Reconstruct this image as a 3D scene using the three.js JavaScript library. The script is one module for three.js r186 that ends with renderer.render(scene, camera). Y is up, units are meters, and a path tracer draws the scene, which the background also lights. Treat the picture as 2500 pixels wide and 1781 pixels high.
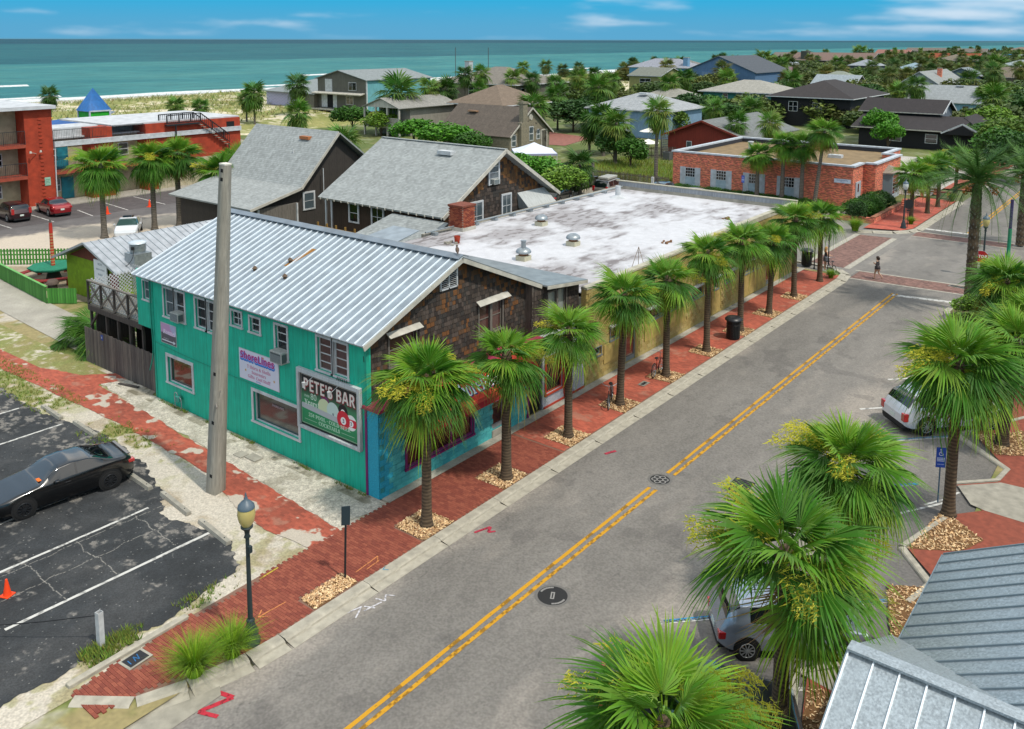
import * as THREE from 'three';
import { mergeGeometries } from 'three/addons/utils/BufferGeometryUtils.js';
import { MarchingCubes } from 'three/addons/objects/MarchingCubes.js';
import { RoundedBoxGeometry } from 'three/addons/geometries/RoundedBoxGeometry.js';
const scene = new THREE.Scene();
const EYE = 16, FOC = 2149.5, PX = 1250, PY = 377.8;
const camera = new THREE.PerspectiveCamera(2 * Math.atan(1403.2 / FOC) * 180 / Math.PI, 2500 / 2806.4, 0.5, 200000);
camera.setViewOffset(2500, 2806.4, 0, 1025.4, 2500, 1781);
camera.rotation.order = 'YXZ';
camera.rotation.set(-0.12953, 0.66506, 0.002234);
camera.position.set(0, EYE, 0);
camera.updateMatrixWorld(true);
const renderer = new THREE.WebGLRenderer({ antialias: true });
renderer.toneMapping = THREE.LinearToneMapping;
renderer.toneMappingExposure = 1.1;
renderer.shadowMap.enabled = true;
const hash2 = (i, j) => { let h = Math.imul(i | 0, 374761393) ^ Math.imul(j | 0, 668265263); h = Math.imul(h ^ (h >>> 13), 1274126177); return ((h ^ (h >>> 16)) >>> 0) / 4294967296; };
function vn(x, y) {
const i = Math.floor(x), j = Math.floor(y); let a = x - i, b = y - j; a = a * a * (3 - 2 * a); b = b * b * (3 - 2 * b);
const p = hash2(i, j), q = hash2(i + 1, j), r = hash2(i, j + 1), s = hash2(i + 1, j + 1);
return p + (q - p) * a + (r - p) * b + (p - q - r + s) * a * b;
}
function fbm(x, y, o = 4) { let s = 0, a = 0.5, n = 0; for (let k = 0; k < o; k++) { s += a * vn(x, y); n += a; a *= 0.5; x = x * 2.03 + 17.1; y = y * 2.03 + 5.7; } return s / n; }
const rng = (s) => () => { s = (s + 0x6d2b79f5) | 0; let t = Math.imul(s ^ (s >>> 15), 1 | s); t = (t + Math.imul(t ^ (t >>> 7), 61 | t)) ^ t; return ((t ^ (t >>> 14)) >>> 0) / 4294967296; };
const clamp = (x, a = 0, b = 1) => Math.min(b, Math.max(a, x)), sst = (a, b, x) => { const t = clamp((x - a) / (b - a)); return t * t * (3 - 2 * t); }, mix = (a, b, t) => a + (b - a) * t;
const mix3 = (a, b, t) => [mix(a[0], b[0], t), mix(a[1], b[1], t), mix(a[2], b[2], t)];
const SUN = new THREE.Vector3(0.6, 1, 0.045).normalize();
{
const w = 4096, h = 2048, d = new Float32Array(w * h * 4);
for (let j = 0; j < h; j++) {
const el = ((j + 0.5) / h - 0.5) * Math.PI, s = Math.sin(el);
const up = Math.max(0, s);
let br = [0.1, 0.36, 0.58];
const deep = sst(0.004, 0.06, el);
br = mix3(br, [0.02, 0.39, 0.68], deep);
br = mix3(br, [0.46, 0.62, 0.8], sst(0.07, 0.4, el));
if (el < 0) br = [0.16, 0.24, 0.26];
for (let i = 0; i < w; i++) {
const o = (j * w + i) * 4; let c = br;
if (el > -0.002) {
const az = (i / w) * Math.PI * 2;
let cl;
if (el < 0.35) {
const k = az * 9, e = el * 46;
const big = fbm(k * 0.62 + 3.3, e * 0.55 + 1.2, 3), wisp = fbm(k * 1.5 + 40 + e * 0.5, e * 2.4 + 7, 5);
cl = sst(0.50, 0.78, big * 0.62 + wisp * 0.42);
cl *= sst(-0.002, 0.012, el);
} else if ((i & 3) === 0 || i === 0) cl = sst(0.36, 0.68, fbm(Math.cos(az) * Math.cos(el) * 5 + 20, Math.sin(az) * Math.cos(el) * 5 + 9, 4));
else { d[o] = d[o - 4]; d[o + 1] = d[o - 3]; d[o + 2] = d[o - 2]; d[o + 3] = 1; continue; }
const hi = sst(0.1, 0.5, el);
c = mix3(br, mix3([0.66, 0.76, 0.86], [1.55, 1.5, 1.42], hi), cl * mix(0.8, 0.95, hi));
}
d[o] = c[0]; d[o + 1] = c[1]; d[o + 2] = c[2]; d[o + 3] = 1;
}
}
const t = new THREE.DataTexture(d, w, h, THREE.RGBAFormat, THREE.FloatType);
t.mapping = THREE.EquirectangularReflectionMapping; t.magFilter = THREE.LinearFilter; t.needsUpdate = true;
scene.background = t; scene.environment = t; scene.backgroundIntensity = 1; scene.environmentIntensity = 1;
}
const sun = new THREE.DirectionalLight(new THREE.Color(1, 0.94, 0.83), 3.0);
sun.position.copy(SUN).multiplyScalar(120).add(new THREE.Vector3(-25, 0, -40));
sun.target.position.set(-25, 0, -40); sun.shadow.radius = 3.2; sun.castShadow = true;
Object.assign(sun.shadow.camera, { left: -140, right: 140, top: 140, bottom: -140, near: 1, far: 400 }); sun.shadow.mapSize.set(4096, 4096);
scene.add(sun, sun.target);
const V3 = (x, y, z) => new THREE.Vector3(x, y, z);
function ray(px, py) { return V3(px - PX, -(py - PY), -FOC).applyMatrix4(new THREE.Matrix4().extractRotation(camera.matrixWorld)); }
function at(px, py, y = 0) { const d = ray(px, py), t = (y - EYE) / d.y; return V3(d.x * t, y, d.z * t); }
const geoT = (g, x = 0, y = 0, z = 0, ry = 0, rx = 0, rz = 0) => { if (rx) g.rotateX(rx); if (rz) g.rotateZ(rz); if (ry) g.rotateY(ry); return g.translate(x, y, z); };
const bx = (x0, x1, y0, y1, z0, z1) => new THREE.BoxGeometry(Math.abs(x1 - x0), Math.abs(y1 - y0), Math.abs(z1 - z0)).translate((x0 + x1) / 2, (y0 + y1) / 2, (z0 + z1) / 2);
const rbx = (x0, x1, y0, y1, z0, z1, r = 0.02) => new RoundedBoxGeometry(Math.abs(x1 - x0), Math.abs(y1 - y0), Math.abs(z1 - z0), 2, r).translate((x0 + x1) / 2, (y0 + y1) / 2, (z0 + z1) / 2);
const cyl = (r0, r1, h, n = 16, x = 0, y = 0, z = 0, open = false) => new THREE.CylinderGeometry(r1, r0, h, n, 1, open).translate(x, y + h / 2, z);
const lathe = (pts, n = 20) => new THREE.LatheGeometry(pts.map((p) => new THREE.Vector2(p[0], p[1])), n);
function bar(a, b, r = 0.02, n = 6) { // round bar between two points
const A = V3(...a), B = V3(...b), d = B.clone().sub(A), g = new THREE.CylinderGeometry(r, r, d.length(), n);
g.applyQuaternion(new THREE.Quaternion().setFromUnitVectors(V3(0, 1, 0), d.normalize())); const m = A.add(B).multiplyScalar(0.5); return g.translate(m.x, m.y, m.z);
}
function beam(a, b, w, h) { // rectangular bar between two points
const A = V3(...a), B = V3(...b), d = B.clone().sub(A), L = d.length(), g = new THREE.BoxGeometry(w, h, L), m = new THREE.Matrix4();
const zz = d.normalize(), up = Math.abs(zz.y) > 0.98 ? V3(1, 0, 0) : V3(0, 1, 0), xx = up.clone().cross(zz).normalize(), yy = zz.clone().cross(xx);
m.makeBasis(xx, yy, zz); g.applyMatrix4(m); const c = A.add(B).multiplyScalar(0.5); return g.translate(c.x, c.y, c.z);
}
const tube = (pts, r, seg = 24, n = 6) => new THREE.TubeGeometry(new THREE.CatmullRomCurve3(pts.map((p) => V3(...p))), seg, r, n);
function rawGeo(pos, nor) { const g = new THREE.BufferGeometry(); g.setAttribute('position', new THREE.Float32BufferAttribute(pos, 3)); if (nor) g.setAttribute('normal', new THREE.Float32BufferAttribute(nor, 3)); else g.computeVertexNormals(); return g; }
function slab(a, b, c, d, t = 0.06) { // four corners in order, made thick downwards
const P = [a, b, c, d].map((p) => V3(...p)), n = P[1].clone().sub(P[0]).cross(P[3].clone().sub(P[0])).normalize(); if (n.y < 0) n.negate();
const Q = P.map((p) => p.clone().addScaledVector(n, -t)), pos = [], q4 = (p, q, r, s) => { for (const v of [p, q, r, p, r, s]) pos.push(v.x, v.y, v.z); };
const cw = P[1].clone().sub(P[0]).cross(P[3].clone().sub(P[0])).dot(n) > 0;
if (cw) { q4(P[0], P[1], P[2], P[3]); q4(Q[3], Q[2], Q[1], Q[0]); } else { q4(P[3], P[2], P[1], P[0]); q4(Q[0], Q[1], Q[2], Q[3]); }
for (let i = 0; i < 4; i++) { const j = (i + 1) % 4; cw ? q4(P[j], P[i], Q[i], Q[j]) : q4(P[i], P[j], Q[j], Q[i]); }
return rawGeo(pos);
}
function prism(pts, axis, a, b) { // polygon in the plane across AXIS, from a to b; pts are (z,y) for axis x, (x,y) for axis z, (x,z) for axis y
const s = new THREE.Shape(pts.map((p) => new THREE.Vector2(p[0], p[1]))), g = new THREE.ExtrudeGeometry(s, { depth: Math.abs(b - a), bevelEnabled: false }), lo = Math.min(a, b);
if (axis === 'x') { g.applyMatrix4(new THREE.Matrix4().set(0, 0, 1, lo, 0, 1, 0, 0, 1, 0, 0, 0, 0, 0, 0, 1)); flip(g); } else if (axis === 'z') g.translate(0, 0, lo);
else { g.applyMatrix4(new THREE.Matrix4().set(1, 0, 0, 0, 0, 0, 1, lo, 0, 1, 0, 0, 0, 0, 0, 1)); flip(g); }
return g;
}
function flip(g) { const p = g.attributes.position; for (let i = 0; i < p.count; i += 3) for (const at of ['position', 'normal', 'uv']) { const A = g.attributes[at]; if (!A) continue; for (let c = 0; c < A.itemSize; c++) { const t = A.getComponent(i + 1, c); A.setComponent(i + 1, c, A.getComponent(i + 2, c)); A.setComponent(i + 2, c, t); } } g.computeVertexNormals(); return g; }
function flat(pts, y, hole) { // horizontal sheet from an outline of [x, z]
const g = new THREE.ShapeGeometry(new THREE.Shape(pts.map((p) => new THREE.Vector2(p[0], -p[1]))), 4); g.rotateX(-Math.PI / 2); return g.translate(0, y, 0);
}
function uvm(g) { // texture coordinates in metres by the way each face points
g = g.index ? g.toNonIndexed() : g; const p = g.attributes.position, uv = new Float32Array(p.count * 2), a = V3(), b = V3(), c = V3();
for (let i = 0; i < p.count; i += 3) {
a.fromBufferAttribute(p, i); b.fromBufferAttribute(p, i + 1); c.fromBufferAttribute(p, i + 2);
const n = b.clone().sub(a).cross(c.clone().sub(a)), X = Math.abs(n.x), Y = Math.abs(n.y), Z = Math.abs(n.z);
[a, b, c].forEach((v, k) => { const o = (i + k) * 2; if (Y >= X && Y >= Z) { uv[o] = v.x; uv[o + 1] = v.z; } else if (X >= Z) { uv[o] = v.z; uv[o + 1] = v.y; } else { uv[o] = v.x; uv[o + 1] = v.y; } });
}
g.setAttribute('uv', new THREE.BufferAttribute(uv, 2)); return g;
}
function prep(g, keep) {
g = keep ? (g.index ? g.toNonIndexed() : g) : uvm(g);
for (const k of Object.keys(g.attributes)) if (!['position', 'normal', 'uv', 'color'].includes(k)) g.deleteAttribute(k);
if (!g.attributes.normal) g.computeVertexNormals(); g.morphAttributes = {}; g.userData = {}; g.groups = []; return g;
}
function join(list, keep) { list = [].concat(list).map((g) => prep(g, keep)); const col = list.some((g) => g.attributes.color); for (const g of list) { if (col && !g.attributes.color) g.setAttribute('color', new THREE.BufferAttribute(new Float32Array(g.attributes.position.count * 3).fill(1), 3)); } return list.length > 1 ? mergeGeometries(list) : list[0]; }
const used = {};
const numbered = (n) => { used[n] = (used[n] ?? -1) + 1; return used[n] ? n + '_' + String(used[n]).padStart(3, '0') : n; };
function mesh(name, geos, mat, parent, keep) { const m = new THREE.Mesh(Array.isArray(geos) || !geos.userData?.ready ? join(geos, keep) : geos, mat); m.name = name; m.castShadow = m.receiveShadow = true; parent.add(m); return m; }
function shared(name, g, mat, parent) { const m = new THREE.Mesh(g, mat); m.name = name; m.castShadow = m.receiveShadow = true; parent.add(m); return m; }
function thing(name, label, category, [x, y, z] = [0, 0, 0], turn = 0, group) {
const o = new THREE.Group(); o.name = numbered(name); scene.add(o); o.position.set(x, y, z); o.rotation.y = turn;
o.userData = { label, category }; if (group) o.userData.group = group; return o;
}
function solo(name, geos, mat, label, category, group, keep) { const m = mesh(numbered(name), geos, mat, scene, keep); m.userData = { label, category }; if (group) m.userData.group = group; return m; }
function struct(name, geos, mat, keep) { const m = mesh(numbered(name), geos, mat, scene, keep); m.userData = { kind: 'structure' }; return m; }
function stuffPart(name, geos, mat, parent, keep) { const m = mesh(name, geos, mat, parent, keep); m.userData = { kind: 'stuff' }; return m; }
function copyOf(root, pos, turn, label, scale) { const r = root.clone(); r.name = numbered(root.name.replace(/_\d{3}$/, '')); r.userData = { ...root.userData }; if (label) r.userData.label = label; scene.add(r); r.position.set(...pos); r.rotation.y = turn ?? 0; if (scale) r.scale.setScalar(scale); return r; }
function tex(w, h, fn, srgb = true) { // fn(u, v) gives 0..255
const d = new Uint8Array(w * h * 4);
for (let j = 0; j < h; j++) for (let i = 0; i < w; i++) { const c = fn((i + 0.5) / w, (j + 0.5) / h, i, j), o = (j * w + i) * 4; if (typeof c === 'number') { d[o] = d[o + 1] = d[o + 2] = clamp(c, 0, 255); } else { d[o] = clamp(c[0], 0, 255); d[o + 1] = clamp(c[1], 0, 255); d[o + 2] = clamp(c[2], 0, 255); } d[o + 3] = 255; }
const t = new THREE.DataTexture(d, w, h); t.wrapS = t.wrapT = THREE.RepeatWrapping; t.magFilter = THREE.LinearFilter; t.minFilter = THREE.LinearMipmapLinearFilter; if (srgb) t.colorSpace = THREE.SRGBColorSpace; t.needsUpdate = true; return t;
}
const tl = (f, u, v, n) => { const x = u * n, y = v * n, a = sst(0.8, 1, u), b = sst(0.8, 1, v); return mix(mix(f(x, y), f(x - n, y), a), mix(f(x, y - n), f(x - n, y - n), a), b); };
const rep = (t, m, n = m) => { const c = t.clone(); c.repeat.set(1 / m, 1 / n); c.needsUpdate = true; return c; };
const T = {};
T.grain = tex(512, 512, (u, v, i, j) => 205 + 50 * (tl((x, y) => fbm(x, y, 3), u, v, 60) - 0.5) * 1.6 + 26 * (hash2(i, j) - 0.5));
T.blotch = tex(512, 512, (u, v, i, j) => 206 + 62 * (tl((x, y) => fbm(x, y, 5), u, v, 9) - 0.5) + 14 * (hash2(i, j) - 0.5));
T.streak = tex(512, 512, (u, v, i, j) => 208 + 64 * (tl((x, y) => fbm(x * 5, y * 0.5, 4), u, v, 12) - 0.5) + 16 * (hash2(i, j) - 0.5));
T.board = tex(256, 256, (u, v, i, j) => 214 + 46 * (tl((x, y) => fbm(x * 3, y * 0.25, 4), u, v, 14) - 0.5) + 20 * (tl((x, y) => fbm(x, y, 3), u, v, 5) - 0.5) - (i % 32 < 2 ? 26 : 0));
T.boardBump = tex(256, 256, (u, v, i) => (i % 32 < 3 ? 40 : 200), false);
T.wood = tex(256, 512, (u, v, i, j) => 190 + 120 * (tl((x, y) => fbm(x * 7, y * 0.35, 4), u, v, 8) - 0.5) + 24 * (hash2(i, j) - 0.5));
T.shingleRoof = tex(512, 512, (u, v, i, j) => { const row = Math.floor(v * 24), k = Math.floor(u * 16 + (row % 2) * 0.5 + hash2(row, 3) * 0.4); return 206 + 26 * (hash2(k, row) - 0.5) + 30 * (tl((x, y) => fbm(x, y, 4), u, v, 7) - 0.5) - (v * 24 - row < 0.14 ? 26 : 0) + 18 * (hash2(i, j) - 0.5); });
T.bark = tex(256, 512, (u, v, i, j) => 176 + 70 * (tl((x, y) => fbm(x * 1.2, y * 6, 4), u, v, 8) - 0.5) + 60 * (Math.sin(v * 84 + 3 * tl((x, y) => fbm(x, y, 2), u, v, 6)) * 0.5) + 22 * (hash2(i, j) - 0.5));
T.brick = tex(512, 512, (u, v, i, j) => {
const R = 24, C = 8, r = Math.floor(v * R), x = u * C + (r % 2) * 0.5, c = Math.floor(x) % C, fx = x - Math.floor(x), fy = v * R - r, h = hash2(c + 7, r);
if (fx < 0.05 || fy < 0.16) return [176, 150, 132];
const k = 0.72 + 0.56 * h + 0.2 * (fbm(i * 0.09, j * 0.09, 3) - 0.5); return [196 * k, 104 * k * (0.9 + 0.2 * hash2(r, c)), 78 * k];
});
T.brickBump = tex(512, 512, (u, v) => { const R = 24, C = 8, r = Math.floor(v * R), x = u * C + (r % 2) * 0.5, fx = x - Math.floor(x), fy = v * R - r; return fx < 0.05 || fy < 0.16 ? 60 : 210; }, false);
T.bump = tex(256, 256, (u, v, i, j) => 128 + 150 * (tl((x, y) => fbm(x, y, 4), u, v, 24) - 0.5) + 40 * (hash2(i, j) - 0.5), false);
const cache = {};
function M(color, o = {}) {
const key = color + Object.entries(o).map(([k, v]) => k + (v?.isTexture ? v.uuid : v)).join(); if (cache[key]) return cache[key];
const { size, rough = 0.85, metal = 0, bumpSize, ...rest } = o, p = { color, roughness: rough, metalness: metal, ...rest };
if (p.map && size) p.map = rep(p.map, size);
if (p.bumpMap) { p.bumpMap = rep(p.bumpMap, bumpSize ?? size ?? 1); }
const phys = ['clearcoat', 'transmission', 'sheen', 'specularIntensity'].some((k) => k in p);
return (cache[key] = phys ? new THREE.MeshPhysicalMaterial(p) : new THREE.MeshStandardMaterial(p));
}
const paint = (c, rough = 0.7) => M(c, {map: T.blotch, size: 3, rough });
const white = paint('#dfe3e6'), offwhite = paint('#d8d3c6'), trim = paint('#e6e9ec');
const glass = M('#10161b', { rough: 0.06, metal: 0, clearcoat: 1, clearcoatRoughness: 0.03 });
const glassCur = M('#5d6b72', { rough: 0.12, clearcoat: 1, clearcoatRoughness: 0.05, map: T.streak, size: 1.3 });
const black = M('#17181a', { rough: 0.55 }), iron = M('#20262a', { rough: 0.5, metal: 0.3 }), steel = M('#aeb6bb', { rough: 0.35, metal: 0.85 }), galv = M('#b9c2c7', {map: T.blotch, size: 1.2, rough: 0.42, metal: 0.6 });
const concrete = M('#b9b4a6', {map: T.blotch, size: 2.5, rough: 0.92, bumpMap: T.bump, bumpSize: 1, bumpScale: 0.004 });
const greyWood = M('#8a837a', { map: T.wood, size: 1.1, rough: 0.95 }), darkWood = M('#5c5550', { map: T.wood, size: 0.9, rough: 0.95 });
// ================= the setting: ground, roads, paths, sea =================
function wtex(x0, z0, x1, z1, ppm, fn) { return tex(Math.min(2048, Math.round((x1 - x0) * ppm)), Math.min(2048, Math.round((z1 - z0) * ppm)), (u, v, i, j) => { const c = fn(mix(x0, x1, u), mix(z0, z1, v), i, j), n = (hash2(i * 3 + 1, j * 7 + 2) - 0.5); return [c[0] * (1 + n * (c[3] ?? 0.12)), c[1] * (1 + n * (c[3] ?? 0.12)), c[2] * (1 + n * (c[3] ?? 0.12))]; }); }
function wsheet(name, g, x0, z0, x1, z1, ppm, fn, o = {}) {
g = g.index ? g.toNonIndexed() : g; const p = g.attributes.position, uv = new Float32Array(p.count * 2);
for (let i = 0; i < p.count; i++) { uv[i * 2] = (p.getX(i) - x0) / (x1 - x0); uv[i * 2 + 1] = (p.getZ(i) - z0) / (z1 - z0); }
g.setAttribute('uv', new THREE.BufferAttribute(uv, 2)); const t = wtex(x0, z0, x1, z1, ppm, fn); t.wrapS = t.wrapT = THREE.MirroredRepeatWrapping;
const b = T.bump.clone(); b.repeat.set((x1 - x0) / (o.bs ?? 1.2), (z1 - z0) / (o.bs ?? 1.2)); b.needsUpdate = true;
return struct(name, g, new THREE.MeshStandardMaterial({ map: t, roughness: o.rough ?? 0.95, bumpMap: b, bumpScale: o.bump ?? 0.012 }), true);
}
const rect = (x0, x1, z0, z1, y) => flat([[x0, z0], [x1, z0], [x1, z1], [x0, z1]], y);
function ragged(pts, amp, step, seed) { // outline with an uneven edge
const out = []; for (let i = 0; i < pts.length; i++) { const a = pts[i], b = pts[(i + 1) % pts.length], L = Math.hypot(b[0] - a[0], b[1] - a[1]), n = a[2] === 0 ? 1 : Math.max(1, Math.round(L / step)); for (let k = 0; k < n; k++) { const t = k / n, x = mix(a[0], b[0], t), z = mix(a[1], b[1], t), s = k ? amp * ((fbm(x * 2.1 + seed, z * 2.1, 4) - 0.5) * 2.4 + (hash2(k + seed, i) - 0.5) * 0.35) : 0; out.push([x + s * (b[1] - a[1]) / L, z - s * (b[0] - a[0]) / L]); } } return out;
}
const SANDC = [172, 164, 150], GRASSC = [92, 104, 44], DRYC = [140, 128, 88];
const yardColor = (x, z) => { const g = fbm(x * 0.23 + 9, z * 0.23 + 3, 4), f = fbm(x * 2.1, z * 2.1, 4); let c = mix3(DRYC, GRASSC, sst(0.42, 0.6, g * 0.7 + f * 0.3)); return mix3(c, SANDC, sst(0.55, 0.66, fbm(x * 0.35 + 50, z * 0.35, 4) * 0.75 + f * 0.25)); };
{
const g = rect(-224, 9000, -16000, 400, -0.16); g.deleteAttribute('uv');
struct('ground', g, M('#6f7a4a', {map: T.blotch, size: 30, rough: 1 }));
}
wsheet('yard_ground', rect(-66, -18.7, -60.8, 12, -0.035), -66, -60.8, -18.7, 12, 12, (x, z) => [...yardColor(x, z), 0.16]);
wsheet('yard_ground', rect(-222, -22.5, -400, -84.6, -0.035), -222, -400, -22.5, -84.6, 4, (x, z) => [...mix3(yardColor(x, z), [70, 86, 34], 0.55), 0.2]);
wsheet('yard_ground', rect(-5, 60, -56, 12, -0.05), -5, -56, 60, 12, 8, (x, z) => [...yardColor(x, z), 0.16]);
wsheet('yard_ground', rect(-7, 60, -400, -80, -0.05), -7, -400, 60, -80, 3, (x, z) => [...mix3(yardColor(x, z), [70, 86, 34], 0.55), 0.2]);
const roadColor = (x, z) => {
const big = fbm(x * 0.55 + 4, z * 0.16 + 2, 4), fine = fbm(x * 3.4, z * 1.4, 4), v = fbm(x * 0.9 + 30, z * 0.5 + 8, 4);
let k = 112 + (big - 0.5) * 26 + (fine - 0.5) * 14; let c = [k, k * 0.965, k * 0.92];
const drift = sst(-12.6, -10.6, x) * sst(-7.5, -9.2, x) * sst(0.3, 0.58, v) * (z > -60 ? 1 : 0.2) * 0.75 + sst(-16.9, -17.9, x) * sst(0.42, 0.66, v) * 0.5 + sst(0.6, 0.75, v) * 0.25;
c = mix3(c, [164, 154, 142], clamp(drift) * 0.62);
const tar = sst(0.66, 0.72, fbm(x * 0.8 + 77, z * 0.8 + 13, 4)) * 0.22; c = mix3(c, [70, 67, 66], tar);
if (x > -10.2 && z > -60) c = mix3(c, [84, 82, 82], 0.45 * sst(0.38, 0.6, fbm(x * 0.7, z * 0.5 + 40, 3)));
const cr = Math.abs(fbm(x * 0.5 + 3, z * 0.33 + 20, 5) - 0.5); if (cr < 0.0016) c = mix3(c, [70, 68, 66], 0.35);
return [...c, 0.2];
};
wsheet('main_road', rect(-18.15, -2, -61.2, 12, -0.1), -18.15, -61.2, -2, 12, 22, roadColor, { bump: 0.008 });
wsheet('main_road', rect(-18.15, -6.5, -900, -61.2, -0.1), -18.15, -301.2, -6.5, -61.2, 8, (x, z) => [...roadColor(x, z).slice(0, 3), 0.08]);
const crossColor = (x, z) => { const c = roadColor(x + 6, z * 1.3), s = sst(0.4, 0.62, fbm(x * 0.12 + 5, z * 0.2 + 31, 4)); return [...mix3(c, [128, 124, 118], 0.35 + 0.35 * s), 0.1]; };
wsheet('cross_street', rect(-222, -18.152, -84.6, -60.8, -0.104), -222, -84.6, -18.15, -60.8, 8, (x, z) => { const c = crossColor(x, z); return z < -74.6 && x < -26 ? [...mix3(c.slice(0, 3), [168, 156, 138], 0.55 * sst(0.3, 0.6, fbm(x * 0.4, z * 0.4, 4)) + 0.2), 0.14] : c; });
wsheet('cross_street', rect(-6.498, 90, -80, -60, -0.104), -6.5, -80, 90, -60, 5, crossColor);
wsheet('motel_street', rect(-87.2, -62, -60.8, 40, -0.03), -87.2, -60.8, -62, 40, 14, (x, z) => {
const n = fbm(x * 0.5, z * 0.5, 4), f = fbm(x * 2.4, z * 2.4, 4); let k = 92 + (n - 0.5) * 30 + (f - 0.5) * 14, c = [k, k * 0.965, k * 0.96];
if (x < -79) c = [66 + f * 24, 62 + f * 22, 62 + f * 22];
const e = -75.5 + (n - 0.5) * 3 + (z + 35) * -0.08; return [...mix3(c, [184, 172, 156], sst(e - 1.2, e + 1.4, x + (f - 0.5) * 1.6)), 0.1];
});
wsheet('beach_ground', rect(-224, -87.2, -60.8, 60, -0.045), -224, -60.8, -87.2, 60, 4, (x, z) => [...mix3(SANDC, yardColor(x * 2, z * 2), 0.3), 0.14]);
const lineT = tex(256, 256, (u, v, i, j) => 226 - 70 * sst(0.52, 0.7, tl((x, y) => fbm(x, y, 4), u, v, 14)) + 18 * (hash2(i, j) - 0.5));
const yellowPaint = M('#d39a12', { map: lineT, size: 2.2, rough: 0.8 }), whitePaint = M('#d6d4ce', { map: lineT, size: 2.2, rough: 0.8 }), bluePaint = M('#2f8fc4', { map: lineT, size: 2.2, rough: 0.8 });
const worn = (x0, z0, x1, z1, w, y, seed = 1) => { // strip between two points with a slightly uneven edge
const L = Math.hypot(x1 - x0, z1 - z0), n = Math.max(2, Math.round(L / 0.35)), nx = -(z1 - z0) / L, nz = (x1 - x0) / L, a = [], b = [];
for (let k = 0; k <= n; k++) { const t = k / n, x = mix(x0, x1, t), z = mix(z0, z1, t), p = (hash2(k, seed) - 0.5) * 0.014, q = (hash2(k, seed + 9) - 0.5) * 0.014; a.push([x + nx * (w / 2 + p), z + nz * (w / 2 + p)]); b.push([x - nx * (w / 2 + q), z - nz * (w / 2 + q)]); } return flat([...a, ...b.reverse()], y);
};
const YL = -0.092;
for (const [z0, z1] of [[12, -26.8], [-28.15, -58.4]]) for (const dx of [-0.135, 0.135]) struct('centre_line', worn(-14.5 + dx, z0, -14.5 + dx, z1, 0.125, YL, 3 + dx), yellowPaint);
for (const dx of [-0.14, 0.14]) struct('centre_line', worn(-14.5 + dx, -81, -14.5 + dx, -420, 0.14, YL), yellowPaint);
struct('stop_bar', worn(-14.6, -57.95, -10.55, -58.75, 0.42, YL), whitePaint);
struct('stop_bar', worn(-18.1, -80.75, -14.4, -80.75, 0.5, YL), whitePaint);
const paverC = (x, z) => { const r = Math.floor(z / 0.11), c = Math.floor(x / 0.22 + (r & 1) * 0.5), h = hash2(c, r), k = 0.8 + 0.4 * h; return [112 * k, 84 * k, 76 * k, 0.1]; };
wsheet('brick_crosswalk', flat([[-18.0, -60.5], [-10.9, -61.0], [-10.9, -63.1], [-18.0, -62.7]], -0.096), -18.2, -63.2, -10.8, -60.4, 40, paverC);
wsheet('brick_crosswalk', flat([[-19.1, -62.9], [-21.7, -63.2], [-21.7, -74.8], [-19.1, -75.2]], -0.096), -21.8, -75.3, -19, -62.8, 30, paverC);
wsheet('brick_crosswalk', flat([[-18.1, -77.1], [-10.9, -77.1], [-10.9, -79.0], [-18.1, -79.0]], -0.096), -18.2, -79.1, -10.8, -77, 30, paverC);
for (const [a, b, c, d] of [[-18.1, -60.35, -10.9, -60.85], [-18.3, -62.75, -10.9, -63.2], [-18.1, -77.0, -10.9, -77.0], [-18.1, -79.1, -10.9, -79.1]]) struct('crosswalk_edge', worn(a, b, c, d, 0.2, -0.091), M('#c3bdae', {map: T.blotch, size: 1.5 }));
for (const x of [-18.95, -21.85]) struct('crosswalk_edge', worn(x, -62.8, x, -75.1, 0.45, -0.091), M('#c3bdae', {map: T.blotch, size: 1.5 }));
const kerbMat = M('#c6bfae', {map: T.blotch, size: 1.7, rough: 0.93, bumpMap: T.bump, bumpSize: 0.8, bumpScale: 0.005 });
function kerbRun(name, pts, w = 0.34, top = 0.012, bottom = -0.18, gut = 0.34) { // sections with joints along a path; the gutter pan lies on the RIGHT of the path
for (let i = 0; i + 1 < pts.length; i++) {
const [x0, z0] = pts[i], [x1, z1] = pts[i + 1], L = Math.hypot(x1 - x0, z1 - z0), n = Math.max(1, Math.round(L / 3)), ux = (x1 - x0) / L, uz = (z1 - z0) / L, nx = -uz, nz = ux;
const gs = [];
for (let k = 0; k < n; k++) { const a = (k / n) * L + 0.008, b = ((k + 1) / n) * L - 0.008, P = (s, t) => [x0 + ux * s + nx * t, z0 + uz * s + nz * t];
const sec = [[0, top], [w * 0.8, top - 0.008], [w, top - 0.04], [w + 0.02, -0.075], [w + gut, -0.088], [w + gut, bottom], [0, bottom]], pos = [];
const A = sec.map(([t, y]) => { const p = P(a, t); return [p[0], y, p[1]]; }), B = sec.map(([t, y]) => { const p = P(b, t); return [p[0], y, p[1]]; });
for (let q = 0; q < sec.length; q++) { const r = (q + 1) % sec.length; pos.push(...A[q], ...B[q], ...B[r], ...A[q], ...B[r], ...A[r]); }
for (let q = 1; q + 1 < sec.length; q++) { pos.push(...A[0], ...A[q], ...A[q + 1], ...B[0], ...B[q + 1], ...B[q]); }
gs.push(rawGeo(pos)); }
struct(name, gs, kerbMat);
}
}
const kerbLeft = [[-18.52, -59.2], [-18.52, -13.4], [-18.6, -12.4], [-18.95, -10.9], [-19.4, -9.8], [-20.6, -8.9]];
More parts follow.
